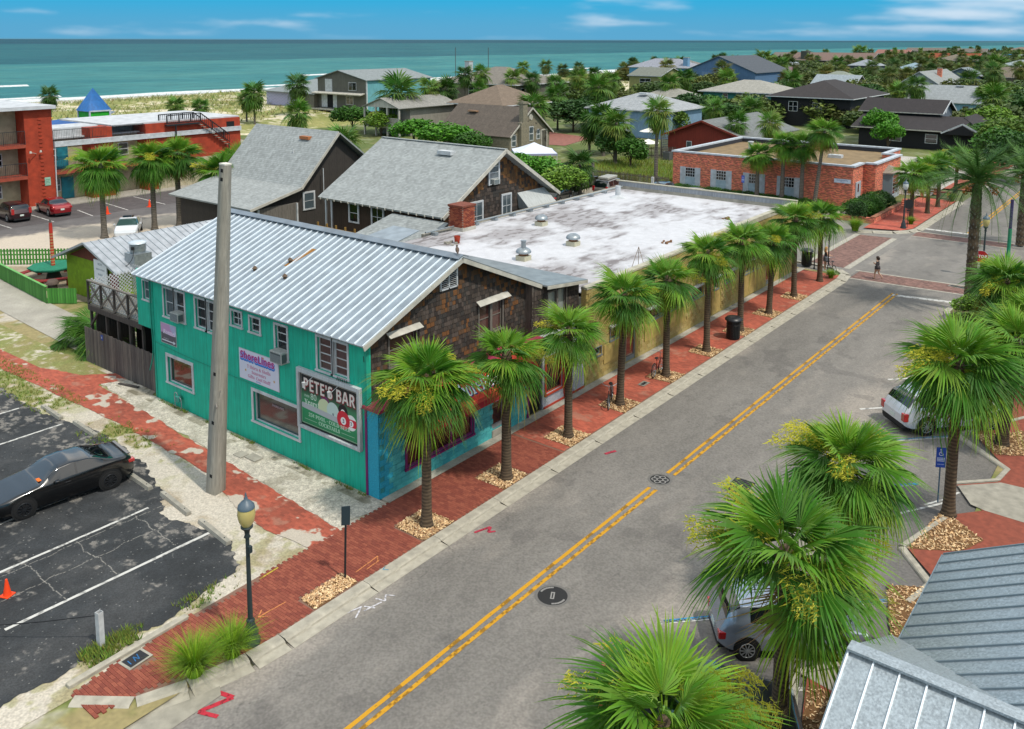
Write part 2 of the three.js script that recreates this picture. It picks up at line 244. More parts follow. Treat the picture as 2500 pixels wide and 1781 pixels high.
kerbRun('kerb', [[-24.3, -62.3], [-21.2, -62.25], [-19.6, -61.9], [-18.75, -60.9], ...kerbLeft].reverse());
kerbRun('kerb', [[-18.55, -96.5], [-18.55, -79.6], [-18.9, -78.6], [-19.8, -77.4], [-21.2, -76.6], [-26, -74.3]].reverse());
kerbRun('kerb', [[-18.55, -104], [-18.55, -300]]);
const vergeTex = (x, z) => {
const g = fbm(x * 0.5 + 21, z * 0.62 + 4, 4), f = fbm(x * 3.2, z * 3.2, 4), m = fbm(x * 1.1 + 8, z * 1.1, 4);
let c = mix3([182, 174, 160], [160, 148, 128], sst(0.5, 0.75, m));
let gr = sst(0.5, 0.6, g * 0.6 + f * 0.4) * sst(-27.0, -33, x);
gr = Math.max(gr, sst(0.5, 0.62, f * 0.6 + m * 0.4) * sst(-25, -22.5, x) * 0.4, sst(-36, -40, x) * sst(0.3, 0.5, f * 0.6 + g * 0.4));
c = mix3(c, mix3([96, 112, 40], [128, 116, 70], m), gr * 0.85); return [...c, 0.22];
};
wsheet('verge_ground', rect(-66, -20.6, -20.02, 6, -0.022), -66, -20.02, -20.6, 6, 26, vergeTex, { bump: 0.02 });
wsheet('gravel_strip', flat(ragged([[-39.8, -19.2], [-21.4, -17.85], [-21.15, -19.9, 0], [-22.2, -19.98, 0], [-36.4, -19.98, 0], [-36.6, -20.3], [-39.7, -20.2]], 0.12, 0.2, 5), -0.004), -40, -20.5, -21, -17.6, 44, (x, z, i, j) => { const f = fbm(x * 9, z * 9, 3), k = 184 + 60 * (f - 0.5) + 36 * (hash2(i >> 1, j >> 1) - 0.5), d = sst(0.52, 0.68, fbm(x * 1.1, z * 1.1, 4)) * 0.34 + (z < -19.5 ? sst(0.42, 0.6, fbm(x * 2 + 6, z * 2, 4)) * 0.5 : 0); return [...mix3([k, k * 0.965, k * 0.89], [104, 98, 80], d), 0.2]; }, { bump: 0.03, bs: 0.5 });
const lotC = (x, z, i, j) => {
const n = fbm(x * 0.5, z * 0.5, 4), f = fbm(x * 2.6, z * 2.6, 4); let k = 44 + (n - 0.5) * 20 + (f - 0.5) * 16, c = [k * 0.97, k * 1.02, k * 1.07];
const dust = sst(0.50, 0.74, fbm(x * 0.75 + 31, z * 0.6 + 7, 5)); c = mix3(c, [96, 94, 92], dust * 0.25);
const sandy = sst(0.58, 0.7, fbm(x * 1.6 + 3, z * 1.6, 5) - 0.04 + 0.22 * sst(-13.2, -15.6, z)); c = mix3(c, [156, 148, 138], sandy * 0.6 * sst(0.4, 0.62, fbm(x * 5, z * 7, 4)));
const sp = hash2(i * 5 + 3, j * 3 + 11); if (sp > 0.996) c = [150, 148, 142];
for (const [cx, cz] of [[-27.2, 0], [-25.95, 1]]) { const d = Math.abs(x - cx - (fbm(z * 2.3, cz * 9, 4) - 0.5) * 0.22); if (d < 0.012 && x < -24) c = [134, 130, 122]; }
for (const cz of [-10.6, -12.15, -14.1]) { const d = Math.abs(z - cz - (fbm(x * 2.1, cz, 4) - 0.5) * 0.3); if (d < 0.012 && x < -24.6 && x > -27.3) c = [140, 136, 128]; }
return [...c, 0.34];
};
wsheet('parking_lot', flat(ragged([[-66, 6, 0], [-21.9, 6], [-21.6, -9.4], [-21.5, -12.6], [-22.1, -14.7], [-23.4, -15.3], [-26.7, -14.75], [-27.8, -15.6], [-31, -16.4], [-34.5, -16.6], [-38, -16.1], [-66, -15.6, 0]], 0.22, 0.13, 3), -0.012), -44, -17, -21, 6, 36, lotC, { bump: 0.014 });
struct('stall_line', worn(-30.35, -6, -30.28, -15.4, 0.105, -0.006, 5), whitePaint);
struct('stall_line', worn(-27.5, -4, -27.42, -14.7, 0.105, -0.006, 6), whitePaint);
struct('stall_line', worn(-24.55, -8.9, -24.4, -15.1, 0.115, -0.006, 7), whitePaint);
struct('stall_line', worn(-33.4, -8, -33.3, -15.8, 0.105, -0.006, 8), whitePaint);
struct('stall_line', worn(-36.6, -8, -36.5, -16, 0.105, -0.006, 9), whitePaint);
struct('stall_line', worn(-39.8, -8, -39.6, -15.6, 0.105, -0.006, 10), whitePaint);
for (const [x0, z0, x1, z1] of [[-82.77, -39.02, -78.91, -38.54], [-84.37, -42.48, -79.05, -42.0], [-85.5, -46.06, -79.06, -45.8], [-85.5, -35.3, -79, -35.1], [-85.5, -31.6, -79, -31.6], [-85.8, -27.8, -79, -28]]) struct('stall_line', worn(x0, z0, x1, z1, 0.12, -0.024), whitePaint);
wsheet('concrete_walk', flat([[-66, -21.6], [-43.2, -20.55], [-43.0, -22.6], [-50, -23.4], [-66, -24.2]], -0.008), -66, -24.2, -43, -20.5, 20, (x, z) => { const f = fbm(x * 0.9, z * 0.9, 5), k = 158 + (f - 0.5) * 40; return [k, k * 0.97, k * 0.9, 0.1]; });
wsheet('concrete_strip', rect(-21.56, -21.12, -60.6, -20.05, 0.014), -21.6, -60.6, -21.1, -20, 30, (x, z) => { const k = 156 + (fbm(x * 2, z * 2, 4) - 0.5) * 60; return [k, k * 0.97, k * 0.9, 0.14]; });
const brickTones = ['#a0533f', '#a75843', '#994c3a', '#ad5e47', '#924838'].map((c) => M(c, { map: T.grain, size: 0.7, rough: 0.9 }));
const brickG = bx(-0.0965, 0.0965, -0.06, 0, -0.0465, 0.0465); const brickGeo = join([brickG]);
const bedMat = M('#94705e', { map: T.grain, size: 0.6 });
const footway = thing('brick_footway', '', ''); footway.userData = { kind: 'structure' };
const holes = [[-19.35, -18.6, -16.35, -14.6], [-21.0, -20.35, -10.85, -10.2]].concat([-19.84, -23.97, -28.23, -32.3, -36.55, -40.89, -45.01, -49.06, -53.43, -57.7].map((z) => [-19.95, -18.5, z - 0.75, z + 0.75]));
const inHole = (x, z) => holes.some(([a, b, c, d]) => x > a - 0.02 && x < b + 0.1 && z > c && z < d);
const inWalk = (x, z) => { // the walk along the street narrows and turns near its end
if (x > -18.6 || z < -60 || z > -8.9) return false;
if (z > -17.3) { const left = z > -9.4 ? -20.75 : z > -12.4 ? mix(-20.85, -21.1, (z + 9.4) / -3) : z > -14.6 ? -20.9 - 0.1 * fbm(x, z * 3, 2) : -21.15; const right = z > -12.2 ? mix(-19.55, -18.85, clamp((z + 9.6) / -2.6)) : -18.6; return x > left && x < right; }
return x > -21.12;
};
{
const near = [], rest = [];
for (let r = 0, z = -8.9; z > -27; z -= 0.1, r++) for (let x = -21.2 + (r & 1) * 0.1; x < -18.6; x += 0.2) if (inWalk(x, z) && !inHole(x, z)) { const d = Math.hypot(x, z); (near.length < 300 ? near : rest).push([x, z, r]); }
for (const [x, z, r] of near) { const m = shared('brick', brickGeo, brickTones[Math.floor(hash2(Math.round(x * 10), r) * 5)], footway); m.position.set(x + 0.005 * (hash2(r, x * 9) - 0.5), 0.004 * hash2(Math.round(x * 7), r), z); m.rotation.y = 0.03 * (hash2(r + 5, Math.round(x * 5)) - 0.5); }
const by = [[], [], [], [], []]; for (const [x, z, r] of rest) by[Math.floor(hash2(Math.round(x * 10), r) * 5)].push(brickGeo.clone().rotateY(0.03 * (hash2(r + 5, Math.round(x * 5)) - 0.5)).translate(x, 0.004 * hash2(Math.round(x * 7), r), z));
by.forEach((l, i) => l.length && stuffPart('brick_paving', l, brickTones[i], footway));
const bed = flat([[-21.15, -60.2], [-18.55, -60.2], [-18.55, -12.3], [-19.4, -9.7], [-20.75, -8.9], [-21.1, -12.3], [-21.15, -14.6]], -0.013); mesh('mortar_bed', bed, bedMat, footway);
}
const walkC = (x, z, i, j) => { const r = Math.floor(z / 0.1), c = Math.floor(x / 0.2 + (r & 1) * 0.5), k = 0.86 + 0.2 * hash2(c, r) + 0.3 * (fbm(x * 0.8, z * 0.8, 4) - 0.5), e = fbm(x * 2, z * 2, 4); return [...mix3([158 * k, 80 * k, 61 * k], [160, 126, 108], sst(0.62, 0.8, e) * 0.5), 0.1]; };
wsheet('brick_footway_far', flat([[-21.13, -60.3], [-18.6, -60.3], [-18.6, -27.05], [-21.13, -27.05]], -0.003), -21.15, -60.4, -18.5, -27, 40, walkC, { bump: 0.006, bs: 0.4 });
wsheet('brick_side_path', flat(ragged([[-66, -17.9, 0], [-43.9, -18.35], [-41.2, -19.2], [-40.2, -20.3, 0], [-39.0, -20.2, 0], [-39.5, -19.1], [-21.2, -17.87], [-20.9, -16.6], [-23, -16.35], [-25.6, -16.7], [-28, -17.35], [-34, -17.55], [-45.5, -17.1], [-66, -16.6, 0]], 0.09, 0.16, 12), -0.002), -66, -20.4, -20.8, -16.2, 40, (x, z, i, j) => { const c = walkC(x, z, i, j), s = sst(0.66, 0.72, fbm(x * 1.3 + 12, z * 1.6, 5) + 0.17 * sst(-26.6, -24.6, x) * sst(-17.9, -16.6, z)); return [...mix3(c, [176, 166, 152], s), 0.12]; }, { bump: 0.008, bs: 0.4 });
wsheet('brick_footway_far', flat([[-22.2, -96.4], [-18.65, -96.4], [-18.65, -79.6], [-19.3, -78.2], [-22.1, -77.4]], 0.0), -22.3, -96.5, -18.6, -77.3, 24, (x, z) => { const c = walkC(x, z); return [c[0] * 1.06, c[1] * 1.02, c[2] * 1.05, 0.08]; });
wsheet('brick_footway_far', rect(-21.5, -18.6, -300, -104, 0.0), -21.5, -300, -18.6, -104, 3, walkC);
wsheet('concrete_walk', rect(-40, -21.5, -130, -97.2, -0.004), -40, -130, -21.5, -97.2, 4, (x, z) => { const k = 166 + (fbm(x * 0.5, z * 0.5, 4) - 0.5) * 30; return [k, k * 0.97, k * 0.93, 0.06]; });
solo('lot_kerb', [geoT(new RoundedBoxGeometry(0.2, 0.2, 3.35, 2, 0.03), -21.08, -0.02, -10.6, 0.03)], kerbMat, 'low concrete kerb between dark parking lot and brick footway', 'kerb');
struct('concrete_apron', flat([[-23.5, -3], [-21.3, -8.6], [-20.7, -9.0], [-19.5, -9.9], [-18.6, -11.6], [-17.9, -11.2], [-17.7, -3]], -0.086), M('#b3ad9d', {map: T.blotch, size: 2 }));
{ // old street bricks at the corner
const o = thing('old_brick_patch', '', ''); o.userData = { kind: 'structure' }; mesh('mortar_bed', flat([[-21.4, -8.3], [-20.2, -9.0], [-18.6, -8.4], [-18.4, -5], [-22, -5]], -0.082), M('#a39c8c', { map: T.grain, size: 0.5 }), o);
const g = join([rbx(-0.125, 0.125, -0.1, 0.012, -0.058, 0.058, 0.018)]), tones = ['#6e3a2c', '#7d4433', '#5a3a34', '#8a5a48', '#4c3a36', '#9b3f2d'].map((c) => M(c, { map: T.grain, size: 0.5, rough: 0.88 }));
for (let r = 0; r < 16; r++) for (let k = 0; k < 14; k++) { const u = (k + (r & 1) * 0.5) * 0.27, v = r * 0.135, x = -21.9 + u * 0.94 + v * 0.34, z = -8.2 + v * 0.94 - u * 0.34 + 0.0; if (x > -18.75 || z > -6.2 || z < -8.75 || x < -21.5) continue; const m = shared('brick', g, tones[Math.floor(hash2(r, k + 40) * 6)], o); m.position.set(x, -0.078 + 0.008 * hash2(k, r), z); m.rotation.y = 0.347 + 0.06 * (hash2(k + 9, r) - 0.5); }
}
const chipG = join([bx(-0.035, 0.035, 0, 0.012, -0.012, 0.012)]), chipTones = [[0.62, 0.42, 0.22], [0.5, 0.31, 0.15], [0.72, 0.54, 0.32], [0.36, 0.21, 0.11]];
function mulch(pts, n, seed, y = 0.004) {
const bed = struct('mulch_bed', flat(ragged(pts, 0.05, 0.1, seed), y - 0.002), M('#8a6236', { map: T.grain, size: 0.4, bumpMap: T.bump, bumpSize: 0.3, bumpScale: 0.02 }));
const r = rng(seed * 77 + 5), s = new THREE.Shape(pts.map((p) => new THREE.Vector2(p[0], p[1]))), poly = s.getPoints(), inside = (x, z) => { let c = false; for (let i = 0, j = poly.length - 1; i < poly.length; j = i++) { const a = poly[i], b = poly[j]; if ((a.y > z) !== (b.y > z) && x < ((b.x - a.x) * (z - a.y)) / (b.y - a.y) + a.x) c = !c; } return c; };
const xs = pts.map((p) => p[0]), zs = pts.map((p) => p[1]), x0 = Math.min(...xs), x1 = Math.max(...xs), z0 = Math.min(...zs), z1 = Math.max(...zs);
const im = new THREE.InstancedMesh(chipG, M('#ffffff', { rough: 0.9 }), n), m = new THREE.Matrix4(), q = new THREE.Quaternion(), c = new THREE.Color();
for (let k = 0; k < n; ) { const x = mix(x0, x1, r()), z = mix(z0, z1, r()); if (!inside(x, z)) { if (r() < 0.02) k++; continue; } q.setFromEuler(new THREE.Euler((r() - 0.5) * 0.9, r() * 6.3, (r() - 0.5) * 0.9)); const s2 = 0.6 + r() * 0.9; m.compose(V3(x, y + r() * 0.02, z), q, V3(s2, s2, s2)); im.setMatrixAt(k, m); const t = chipTones[Math.floor(r() * 4)], f = 0.8 + r() * 0.5; im.setColorAt(k, c.setRGB(t[0] * f, t[1] * f, t[2] * f)); k++; }
im.name = numbered('wood_chips'); im.userData = { kind: 'stuff', label: 'golden wood chips spread in a tree bed', category: 'mulch' }; scene.add(im);
}
for (const [i, z] of [-19.84, -23.97, -28.23, -32.3, -36.55, -40.89, -45.01, -49.06, -53.43].entries()) mulch([[-19.95, z - 0.7], [-18.56, z - 0.7], [-18.56, z + 0.72], [-19.9, z + 0.72]], i < 3 ? 900 : 500, i + 1);
mulch([[-19.3, -16.3], [-18.6, -16.3], [-18.6, -14.7], [-19.25, -14.75]], 700, 14);
mulch([[-6.2, -38.7], [-4.2, -41], [-4.1, -38], [-5.2, -37.35]], 700, 15, -0.02);
mulch([[-5.9, -31.6], [-4.4, -30.4], [-4.9, -29.2], [-6.2, -28.4]], 700, 16, -0.02);
mulch([[-6.6, -20.6], [-4.3, -20.2], [-4.2, -15], [-5.6, -16.5]], 1200, 17, -0.02);
mulch([[-6.2, -26], [-4.5, -27], [-4.4, -22.6], [-5.2, -22.8]], 700, 18, -0.02);
const bayKerb = (pts) => kerbRun('kerb', pts, 0.2, 0.005, -0.18, 0.02);
const redWalk = M('#a2543f', {map: T.blotch, size: 1.3, rough: 0.9 });
struct('side_walk', flat([[-6.1, -38.6], [-4.6, -36.2], [-4.75, -35.0], [-5.9, -33.8], [-4.8, -32.4], [-5.5, -31.55], [-6.2, -28.4], [-5.0, -27], [-6.0, -25.6], [-5.0, -22.6], [-6.7, -20.7], [-5.5, -16.5], [-6.2, -15.5], [-5, -12], [-6, -9], [-3, -8], [2, -8], [2, -56], [-9, -56], [-10.6, -54.2], [-8, -50], [-6.6, -46], [-6.6, -42.5]], -0.028), redWalk);
struct('concrete_walk', flat([[-5.85, -33.75], [-4.65, -34.98], [1, -35.6], [1, -32.3], [-4.74, -32.45], [-5.2, -32.6]], -0.022), M('#b5afa0', {map: T.blotch, size: 2 }));
struct('concrete_walk', flat([[-6.9, -20.75], [-5.3, -22.4], [-3.9, -21.3], [-3.9, -20.35]], -0.022), M('#b5afa0', {map: T.blotch, size: 2 }));
bayKerb([[-4.6, -42.3], [-6.7, -38.4], [-4.55, -36.3], [-4.7, -35.1], [-5.9, -33.85]]);
bayKerb([[-5.5, -31.6], [-6.3, -28.4], [-5.1, -26.9], [-5.4, -25.5]]);
bayKerb([[-4.9, -23.2], [-6.9, -20.7], [-5.5, -16.6], [-6.2, -15.6], [-4.9, -12.2]]);
struct('kerb_island', prism(ragged([[-10.6, -54.0], [-11.15, -56.2], [-11.0, -58.9], [-10.2, -60.2], [-7.5, -60.2], [-6.6, -56], [-6.6, -46], [-8, -50]], 0.0, 2, 4).map((p) => [p[0], p[1]]), 'y', -0.12, 0.0), kerbMat);
struct('planting_bed', flat([[-10.3, -54.3], [-10.8, -56.2], [-10.7, -58.6], [-9.9, -59.8], [-7.6, -59.8], [-6.7, -56], [-6.7, -46.5], [-8, -50.2]], 0.005), M('#6d6440', {map: T.blotch, size: 2 }));
const dir45 = [0.69, -0.724];
for (const [z0, L, w, blue] of [[-16.05, 6.2, 0.13, 0], [-20.3, 8.0, 0.13, 1], [-34.15, 5.6, 0.13, 1], [-38.6, 5.4, 0.13, 0], [-42.95, 5.4, 0.13, 0], [-29.2, 5.2, 0.13, 1]]) {
const x0 = -10.75, x1 = x0 + dir45[0] * L, z1 = z0 + dir45[1] * L; struct('stall_line', worn(x0, z0, x1, z1, w, YL), whitePaint);
if (blue) struct('stall_line', worn(x0 + 0.12, z0 - 0.19, x1 + 0.12, z1 - 0.19, 0.14, YL), bluePaint);
}
for (const k of [0, 1, 2]) struct('stall_line', worn(-7.0 + k * 0.5, -30.6 - k * 1.1, -5.9 + k * 0.1, -32.4 - k * 0.5, 0.1, YL), whitePaint);
{
const nx = 70, nz = 150, x0 = -226, x1 = -120, z0 = -420, z1 = 80, g = new THREE.PlaneGeometry(x1 - x0, z1 - z0, nx, nz); g.rotateX(-Math.PI / 2); g.translate((x0 + x1) / 2, 0, (z0 + z1) / 2); g.deleteAttribute('uv');
const p = g.attributes.position; for (let i = 0; i < p.count; i++) { const x = p.getX(i), z = p.getZ(i), e = sst(-226, -212, x) * sst(-120, -150, x); p.setY(i, -0.2 + e * (0.3 + 2.0 * fbm(x * 0.06, z * 0.05, 4))); } g.computeVertexNormals();
wsheet('dunes', g, x0, z0, x1, z1, 4, (x, z) => { const f = fbm(x * 0.12, z * 0.1, 4) * 0.6 + fbm(x * 0.9, z * 0.9, 4) * 0.4; return [...mix3([196, 186, 160], mix3([112, 120, 58], [150, 142, 88], fbm(x * 0.3, z * 0.3, 3)), sst(0.42, 0.56, f)), 0.18]; }, { bs: 3, bump: 0.1 });
const blade = rawGeo([-0.02, 0, 0, 0.02, 0, 0, 0.12, 0.9, 0.05, 0.02, 0, 0.02, 0.02, 0, -0.02, -0.14, 0.8, 0, 0, 0, 0.02, 0.01, 0, -0.02, 0.05, 0.95, -0.16]), n = 9000, im = new THREE.InstancedMesh(blade, M('#ffffff', { rough: 1, side: THREE.DoubleSide }), n), r = rng(4), m = new THREE.Matrix4(), q = new THREE.Quaternion(), c = new THREE.Color(); let k = 0;
while (k < n) { const x = mix(-214, -140, r()), z = mix(-330, -60, r()); const f = fbm(x * 0.12, z * 0.1, 4) * 0.6 + fbm(x * 0.9, z * 0.9, 4) * 0.4; if (f < 0.44) continue; const e = sst(-226, -212, x) * sst(-120, -150, x), y = -0.22 + e * (0.3 + 2.0 * fbm(x * 0.06, z * 0.05, 4)); q.setFromEuler(new THREE.Euler(0, r() * 6.3, 0)); const s = 0.7 + r() * 1.1; m.compose(V3(x, y, z), q, V3(s * 2.6, s * 0.62, s * 2.6)); im.setMatrixAt(k, m); im.setColorAt(k, c.setRGB(0.15 + r() * 0.12, 0.19 + r() * 0.1, 0.06 + r() * 0.04)); k++; }
im.name = 'dune_grass'; im.userData = { kind: 'stuff', label: 'tufts of dune grass between motel and beach', category: 'grass' }; scene.add(im);
wsheet('beach', (() => { const b = new THREE.PlaneGeometry(50, 6000, 5, 2); b.rotateX(-Math.PI / 2); b.translate(-237, 0, -2800); const q2 = b.attributes.position; for (let i = 0; i < q2.count; i++) q2.setY(i, mix(-0.75, -0.1, clamp((q2.getX(i) + 262) / 50))); b.computeVertexNormals(); return b; })(), -262, -700, -212, 200, 2, (x, z) => { const wet = sst(-238, -246, x + 5 * (fbm(x * 0.05, z * 0.03, 3) - 0.5)); return [...mix3([180, 170, 150], [134, 140, 146], wet), 0.06]; }, { rough: 0.6 });
const seaT = tex(1024, 1024, (u, v) => { const a = tl((x, y) => fbm(x * 0.7, y * 3.2, 5), u, v, 26), b = tl((x, y) => fbm(x, y, 3), u, v, 4); return [150 + 90 * (b - 0.5) + 70 * (a - 0.5), 208 + 44 * (b - 0.5) + 74 * (a - 0.5), 212 + 26 * (b - 0.5) + 70 * (a - 0.5)]; });
const seaB = tex(512, 512, (u, v) => 128 + 240 * (tl((x, y) => fbm(x * 0.8, y * 2.4, 5), u, v, 22) - 0.5), false);
const mk = (sz, col) => { const m2 = seaT.clone(); m2.repeat.set(1 / sz, 1 / sz); m2.needsUpdate = true; const b2 = seaB.clone(); b2.repeat.set(1 / (sz * 0.4), 1 / (sz * 0.4)); b2.needsUpdate = true; return new THREE.MeshPhysicalMaterial({ color: col, map: m2, bumpMap: b2, bumpScale: sz * 0.004, roughness: 0.6, specularIntensity: 0.18 }); };
const quadR = (xa, xb, za, zb, y) => { const g2 = rect(xa, xb, za, zb, y), p2 = g2.attributes.position, uv = new Float32Array(p2.count * 2); for (let i = 0; i < p2.count; i++) { uv[i * 2] = p2.getZ(i); uv[i * 2 + 1] = p2.getX(i); } g2.setAttribute('uv', new THREE.BufferAttribute(uv, 2)); return g2; };
struct('sea', quadR(-620, -246, -9000, 3000, -0.55), mk(170, '#5c8886'), true);
struct('sea', quadR(-3000, -620, -14000, 6000, -0.56), mk(420, '#376a70'), true);
struct('sea', quadR(-110000, -3000, -120000, 60000, -0.57), mk(2600, '#235462'), true);
const foamM = M('#eef2f2', {map: T.blotch, size: 6, rough: 0.9 });
const foam = (x, w, z0, z1, h, seed, cut) => { const L = [], R = []; let gs = []; const fl = () => { if (L.length > 3) { const pos = []; for (let i = 0; i + 1 < L.length; i++) { const a = L[i], b = L[i + 1], c2 = R[i], d2 = R[i + 1], ma = [(a[0] + c2[0]) / 2, -0.55 + h, a[1]], mb = [(b[0] + d2[0]) / 2, -0.55 + h, b[1]]; const A = [a[0], -0.545, a[1]], B = [b[0], -0.545, b[1]], C = [c2[0], -0.545, c2[1]], Dd = [d2[0], -0.545, d2[1]]; pos.push(...A, ...ma, ...mb, ...A, ...mb, ...B, ...ma, ...C, ...Dd, ...ma, ...Dd, ...mb); } gs.push(rawGeo(pos)); } L.length = R.length = 0; };
for (let z = z0; z > z1; z -= 4) { const k = fbm(z * 0.02 + seed, seed, 3), ww = w * (0.5 + 1.1 * fbm(z * 0.05, seed + 4, 3)); if (cut && vn(z * 0.03 + seed * 7, 2) < cut) { fl(); continue; } const xx = x + (k - 0.5) * 12; L.push([xx - ww / 2, z]); R.push([xx + ww / 2, z]); } fl(); if (gs.length) struct('breaker', gs, foamM); };
foam(-250, 5, 60, -2600, 0.5, 1); foam(-262, 3, 40, -2600, 0.35, 5, 0.5); foam(-285, 3, 0, -2400, 0.5, 9, 0.72); foam(-330, 3, -40, -2000, 0.5, 13, 0.82); foam(-246, 6, 60, -2000, 0.06, 17);
}
// ================= plants =================
const leafMat = (c) => new THREE.MeshPhysicalMaterial({ color: c, roughness: 0.62, transmission: 0.28, thickness: 0, vertexColors: true, side: THREE.DoubleSide, specularIntensity: 0.5 });
const palmGreens = ['#5f8a22', '#4c7a1e', '#74982a', '#3f6a1e', '#86a436'].map(leafMat), palmOld = leafMat('#8d8a48'), palmDead = leafMat('#9a7a4c');
const stalkMat = M('#7f8a3a', { rough: 0.8 }), flowerMat = new THREE.MeshPhysicalMaterial({ color: '#c3bd30', roughness: 0.9, transmission: 0.25, thickness: 0, side: THREE.DoubleSide });
const barkMat = M('#7a6650', { map: T.bark, size: 1.2, rough: 0.97, bumpMap: T.bark, bumpSize: 1.2, bumpScale: 0.02 }), barkGrey = M('#8d8478', { map: T.bark, size: 1.2, rough: 0.97, bumpMap: T.bark, bumpSize: 1.2, bumpScale: 0.02 });
function fanLeaf({ n = 30, stalk = 0.42, R = 0.62, droop = 0.35, tipDroop = 0.5, spread = 1.95, seed = 1, tipTone = [1.25, 1.08, 0.62], fold = 0.25 }) {
const r = rng(seed), pos = [], col = [], base = [0.82, 0.95, 0.8], add = (v, c) => { pos.push(...v); col.push(...c); };
const curve = (t) => [t, -droop * t * t, 0];
const w0 = 0.016, w1 = 0.009; // stalk as a flat strip, two crossed
for (let k = 0; k < 3; k++) { const a = curve((stalk * k) / 3), b = curve((stalk * (k + 1)) / 3), wa = mix(w0, w1, k / 3), wb = mix(w0, w1, (k + 1) / 3), c = [1.1, 1.05, 0.7]; for (const [y, z] of [[0, 1], [1, 0]]) { const q = [[a[0], a[1] + wa * y, wa * z], [b[0], b[1] + wb * y, wb * z], [b[0], b[1] - wb * y, -wb * z], [a[0], a[1] - wa * y, -wa * z]]; for (const i of [0, 1, 2, 0, 2, 3]) add(q[i], c); } }
const hub = curve(stalk), sl = -2 * droop * stalk, tone = 0.9 + 0.2 * r();
for (let k = 0; k < n; k++) {
const f = k / (n - 1) - 0.5, th = f * 2 * spread, L = R * (1 - 0.32 * Math.pow(Math.abs(f) * 2, 2)) * (0.88 + 0.24 * r()), dth = (spread * 2) / n * 0.47, off = 0.22 * R * Math.cos(th * 0.5);
const P = (rad, a, lift) => { const x0 = Math.cos(a), z0 = Math.sin(a), rr = rad / R; let x = hub[0] + off * 0 + x0 * rad, z = z0 * rad; let y = hub[1] + sl * (x - hub[0]) + lift - fold * Math.abs(z) * (0.4 + 0.6 * rr) - droop * 0.55 * Math.max(0, x0) * rad * rad / R - tipDroop * Math.pow(rr, 3) * R * (0.4 + 0.9 * r.d); return [x, y, z]; };
r.d = r(); const j = (r() - 0.5) * 0.09, pl = (k & 1 ? 1 : -1) * 0.014, c1 = base.map((x) => x * tone * (0.82 + 0.3 * r())), c2 = c1.map((x, i) => x * mix(1, tipTone[i], 0.75));
const A = P(0.02, th, 0), B = P(L * 0.55, th - dth, pl), C = P(L * 0.55, th + dth, -pl), Dd = P(L * 0.8, th + j - dth * 0.36, 0), E = P(L * 0.8, th + j + dth * 0.36, 0), F = P(L, th + j * 1.9, 0);
add(A, c1); add(B, c1); add(C, c1); add(B, c1); add(Dd, c2); add(E, c2); add(B, c1); add(E, c2); add(C, c1); add(Dd, c2); add(F, c2.map((x, i) => x * mix(1, tipTone[i], 0.5))); add(E, c2);
}
const g = rawGeo(pos); g.setAttribute('color', new THREE.Float32BufferAttribute(col, 3)); g.setAttribute('uv', new THREE.Float32BufferAttribute(new Float32Array((pos.length / 3) * 2), 2)); return g;
}
const fans = [1, 2, 3, 4, 5, 6].map((s) => fanLeaf({ seed: s * 13, droop: [0.1, 0.22, 0.34, 0.42, 0.5, 0.6][s - 1], tipDroop: [0.08, 0.2, 0.32, 0.45, 0.6, 0.8][s - 1], n: 46, stalk: [0.36, 0.4, 0.44, 0.42, 0.4, 0.38][s - 1] }));
const fansFar = [1, 2, 3].map((s) => fanLeaf({ seed: s * 31, droop: [0.12, 0.32, 0.5][s - 1], tipDroop: [0.12, 0.35, 0.6][s - 1], n: 16 }));
function plume(seed) { const r = rng(seed), pos = []; for (let k = 0; k < 420; k++) { const t = 0.25 + 0.75 * r(), s = 0.16 * Math.sin(Math.PI * Math.min(1, t * 0.85)) + 0.02, c = [t, -0.42 * t * t + (r() - 0.5) * s * 1.5, (r() - 0.5) * s * 2], a = r() * 6.3, L = 0.05 + 0.07 * r(); const d = [Math.cos(a) * L * 0.7, (r() - 0.7) * L, Math.sin(a) * L]; pos.push(c[0], c[1], c[2], c[0] + 0.012, c[1] + 0.012, c[2] + 0.01, c[0] + d[0], c[1] + d[1], c[2] + d[2]); } const g = rawGeo(pos); g.setAttribute('uv', new THREE.Float32BufferAttribute(new Float32Array((pos.length / 3) * 2), 2)); return g; }
const plumes = [1, 2, 3].map((s) => plume(s * 5));
const trunkGeo = (r0, r1, flare = 1.5, bulge = 1.35) => lathe([[r0 * flare * 1.08, -0.03], [r0 * flare, 0.0], [r0 * 1.18, 0.04], [r0, 0.12], [mix(r0, r1, 0.5), 0.5], [r1, 0.84], [r1 * 1.05, 0.9], [r1 * bulge, 0.955], [r1 * 0.9, 1.0], [0.01, 1.02]], 14);
const trunkStd = join([trunkGeo(0.17, 0.14)], true), trunkBoot = join([trunkGeo(0.19, 0.16, 1.25, 1.7)], true), trunkThin = join([trunkGeo(0.16, 0.11, 1.3, 1.3)], true);
function fixTrunkUV(g) { const uv = g.attributes.uv, p = g.attributes.position; for (let i = 0; i < uv.count; i++) uv.setXY(i, uv.getX(i), p.getY(i) * 4); }
[trunkStd, trunkBoot, trunkThin].forEach(fixTrunkUV);
const bootG = join([beam([0, 0, 0.1], [0, 0.16, 0.26], 0.05, 0.02)]);
const gold = 2.399963;
function setLeaf(m, az, el, len, roll = 0) { m.rotation.order = 'YZX'; m.rotation.set(roll, az, el); m.scale.setScalar(len); }
const leanQ = (o, lx, lz) => { o.rotation.z = -lx; o.rotation.x = lz; };
